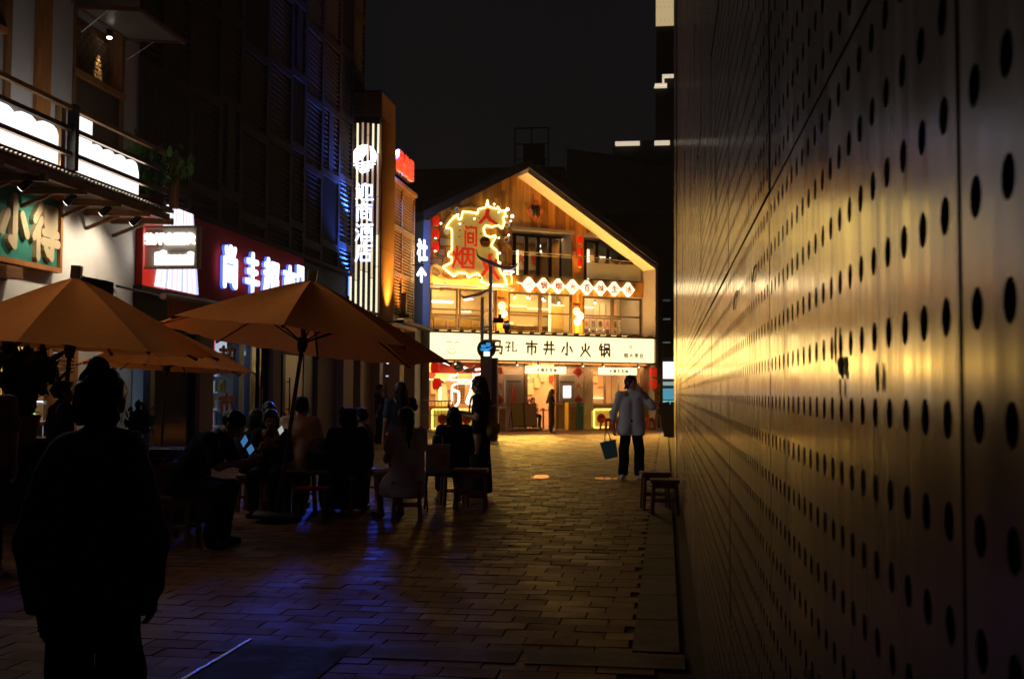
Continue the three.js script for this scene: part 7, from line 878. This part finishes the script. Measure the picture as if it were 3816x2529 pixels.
person('person with lit hands facing the one at the yellow-lit pilaster', [-7.15, 0, -30.0], -1.5, 1.62, { cell: 0.03, hair: 'short', j: { elR: [0.22, 1.2, 0.2], wrR: [0.12, 1.36, 0.36], elL: [-0.22, 1.15, 0.16], wrL: [-0.12, 1.3, 0.38] }, top: { m: fabric([0.12, 0.06, 0.04]), sleeve: 0.7, hem: -0.05 }, legs: { m: darkPants } });
person('girl in black with very long straight hair seated with back to the camera', [-2.66, 0, -14.25], PI + 0.35, 1.6, { sit: 0.47, cell: 0.022, hair: 'long', top: { m: black, sleeve: 1.7, hem: -0.06, loose: 0.03 }, legs: { m: darkPants, len: 0.7 }, shoes: fabric([0.2, 0.19, 0.18]) });
{
  const p = person('standing woman in black T-shirt and long skirt, in profile, looking at her phone', [-2.53, 0, -15.45], -PI / 2, 1.64, { cell: 0.018, hair: 'long', look: [0.2, 0, 0], grip: ['L', 'R'], j: { elL: [-0.22, 1.14, 0.05], wrL: [-0.08, 1.2, 0.3], elR: [0.22, 1.12, 0.0], wrR: [0.06, 1.16, 0.26] }, top: { m: black, sleeve: 0.6, hem: -0.02, loose: 0.012 }, legs: { m: darkPants, skirt: { to: [0, 0.12, 0], r: 0.19, f: 1 } }, shoes: black });
  const b = thing('backpack', 'small yellow-brown backpack worn by the standing woman in black', 'backpack', [-2.36, 0.86, -15.45], PI / 2), m = fabric([0.3, 0.19, 0.05], 0.7); part('bag_body', skin([B([0, 0.06, 0], [0, 0.3, -0.02], 0.12, 0.09, 0.7), B([-0.05, 0.04, 0], [0.05, 0.04, 0], 0.1, 0.1, 0.7)], 0.014, { k: 0.05, wrinkle: 0.003 }), m, b); part('pocket', soft(0.17, 0.14, 0.05, 0, 0.08, 0.075, 0.02), m, b); part('strap', [tube([[-0.07, 0.36, -0.05], [-0.1, 0.52, -0.14], [-0.12, 0.5, -0.26], [-0.12, 0.3, -0.3]], 0.014, 20, 6), tube([[0.07, 0.36, -0.05], [0.1, 0.52, -0.14], [0.12, 0.5, -0.26], [0.12, 0.3, -0.3]], 0.014, 20, 6)], m, b); part('flap', soft(0.2, 0.03, 0.14, 0, 0.38, -0.01, 0.012), m, b);
}
{
  person('person in a loose pale blue-grey shirt and black trousers, one hand raised to the ear', [-0.57, 0, -19.15], 0.15, 1.72, { cell: 0.018, hair: 'tied', look: [0, 0.75, 0], face: 1, glasses: 1, grip: ['L'], j: { elL: [-0.285, 1.1, 0.0], wrL: [-0.3, 0.84, 0.06], elR: [0.34, 1.2, 0.06], wrR: [0.16, 1.42, 0.12], shL: [-0.185, 1.37, 0], shR: [0.185, 1.37, 0], anL: [-0.13, 0.08, -0.02], anR: [0.13, 0.08, -0.02], toL: [-0.17, 0.03, 0.13], toR: [0.2, 0.03, 0.12], knL: [-0.12, 0.49, 0.02], knR: [0.13, 0.49, 0.02] }, top: { m: paleBlue, sleeve: 1.35, hem: -0.2, loose: 0.022, spread: 0.11, wrinkle: 0.01, wf: 19 }, legs: { m: darkPants, knee: 0.085, cuff: 0.085 }, shoes: white });
  const b = thing('tote_bag', 'small blue-grey tote bag held by the person in the pale shirt', 'bag', [-0.9, 0.36, -19.08], 0.1); b.rotation.z = 0.22; part('bag_body', poly([[-0.1, 0], [0.1, 0], [0.12, 0.27], [-0.12, 0.27]], 0.09, 0, 0, 0.045, [], 0.012), fabric([0.1, 0.2, 0.27], 0.6), b); part('handle', [tube([[-0.05, 0.27, 0.03], [-0.01, 0.42, 0.02], [0.03, 0.44, 0.01], [0.06, 0.27, 0.03]], 0.008, 16, 6), tube([[-0.05, 0.27, -0.03], [-0.01, 0.42, -0.01], [0.03, 0.44, 0.0], [0.06, 0.27, -0.03]], 0.008, 16, 6)], fabric([0.45, 0.42, 0.45]), b);
}
person('woman in black standing at the restaurant doorway, looking down at her hands', [-3.99, 0, -40.0], TURN + 1.25, 1.55, { cell: 0.026, hair: 'long', hairM: hairBrown, look: [0.25, 0, 0], j: { elL: [-0.2, 1.14, 0.06], wrL: [-0.08, 1.08, 0.3], elR: [0.2, 1.14, 0.06], wrR: [0.08, 1.08, 0.34] }, top: { m: black, sleeve: 0.6, hem: -0.04 }, legs: { m: darkPants }, shoes: fabric([0.6, 0.5, 0.35]) });
person('diner in a pink shirt seated at the doorway table, grey-haired, back turned', HP(4.4, 0.02, -0.85), TURN + PI + 0.5, 1.6, { sit: 0.46, cell: 0.03, hair: 'short', hairM: mat([0.5, 0.42, 0.38], 0.6), top: { m: fabric([0.62, 0.16, 0.2]), sleeve: 0.7, hem: -0.1, loose: 0.03 }, legs: { m: darkPants } });
person('dark-haired diner across the doorway table in a pale top', HP(5.0, 0.02, -1.7), TURN, 1.6, { sit: 0.46, cell: 0.032, hair: 'long', face: 1, top: { m: fabric([0.6, 0.5, 0.45]), sleeve: 0.7, hem: -0.1 }, legs: { m: darkPants } });
person('seated diner in an orange top and grey cap beside the yellow neon bench', HP(7.95, 0.02, 0.45), TURN + 1.4, 1.62, { sit: 0.46, cell: 0.028, cap: fabric([0.4, 0.38, 0.33]), look: [0.2, 0, 0], top: { m: fabric([0.55, 0.14, 0.03]), sleeve: 0.8, hem: -0.05 }, legs: { m: darkPants } });
renderer.render(scene, camera);
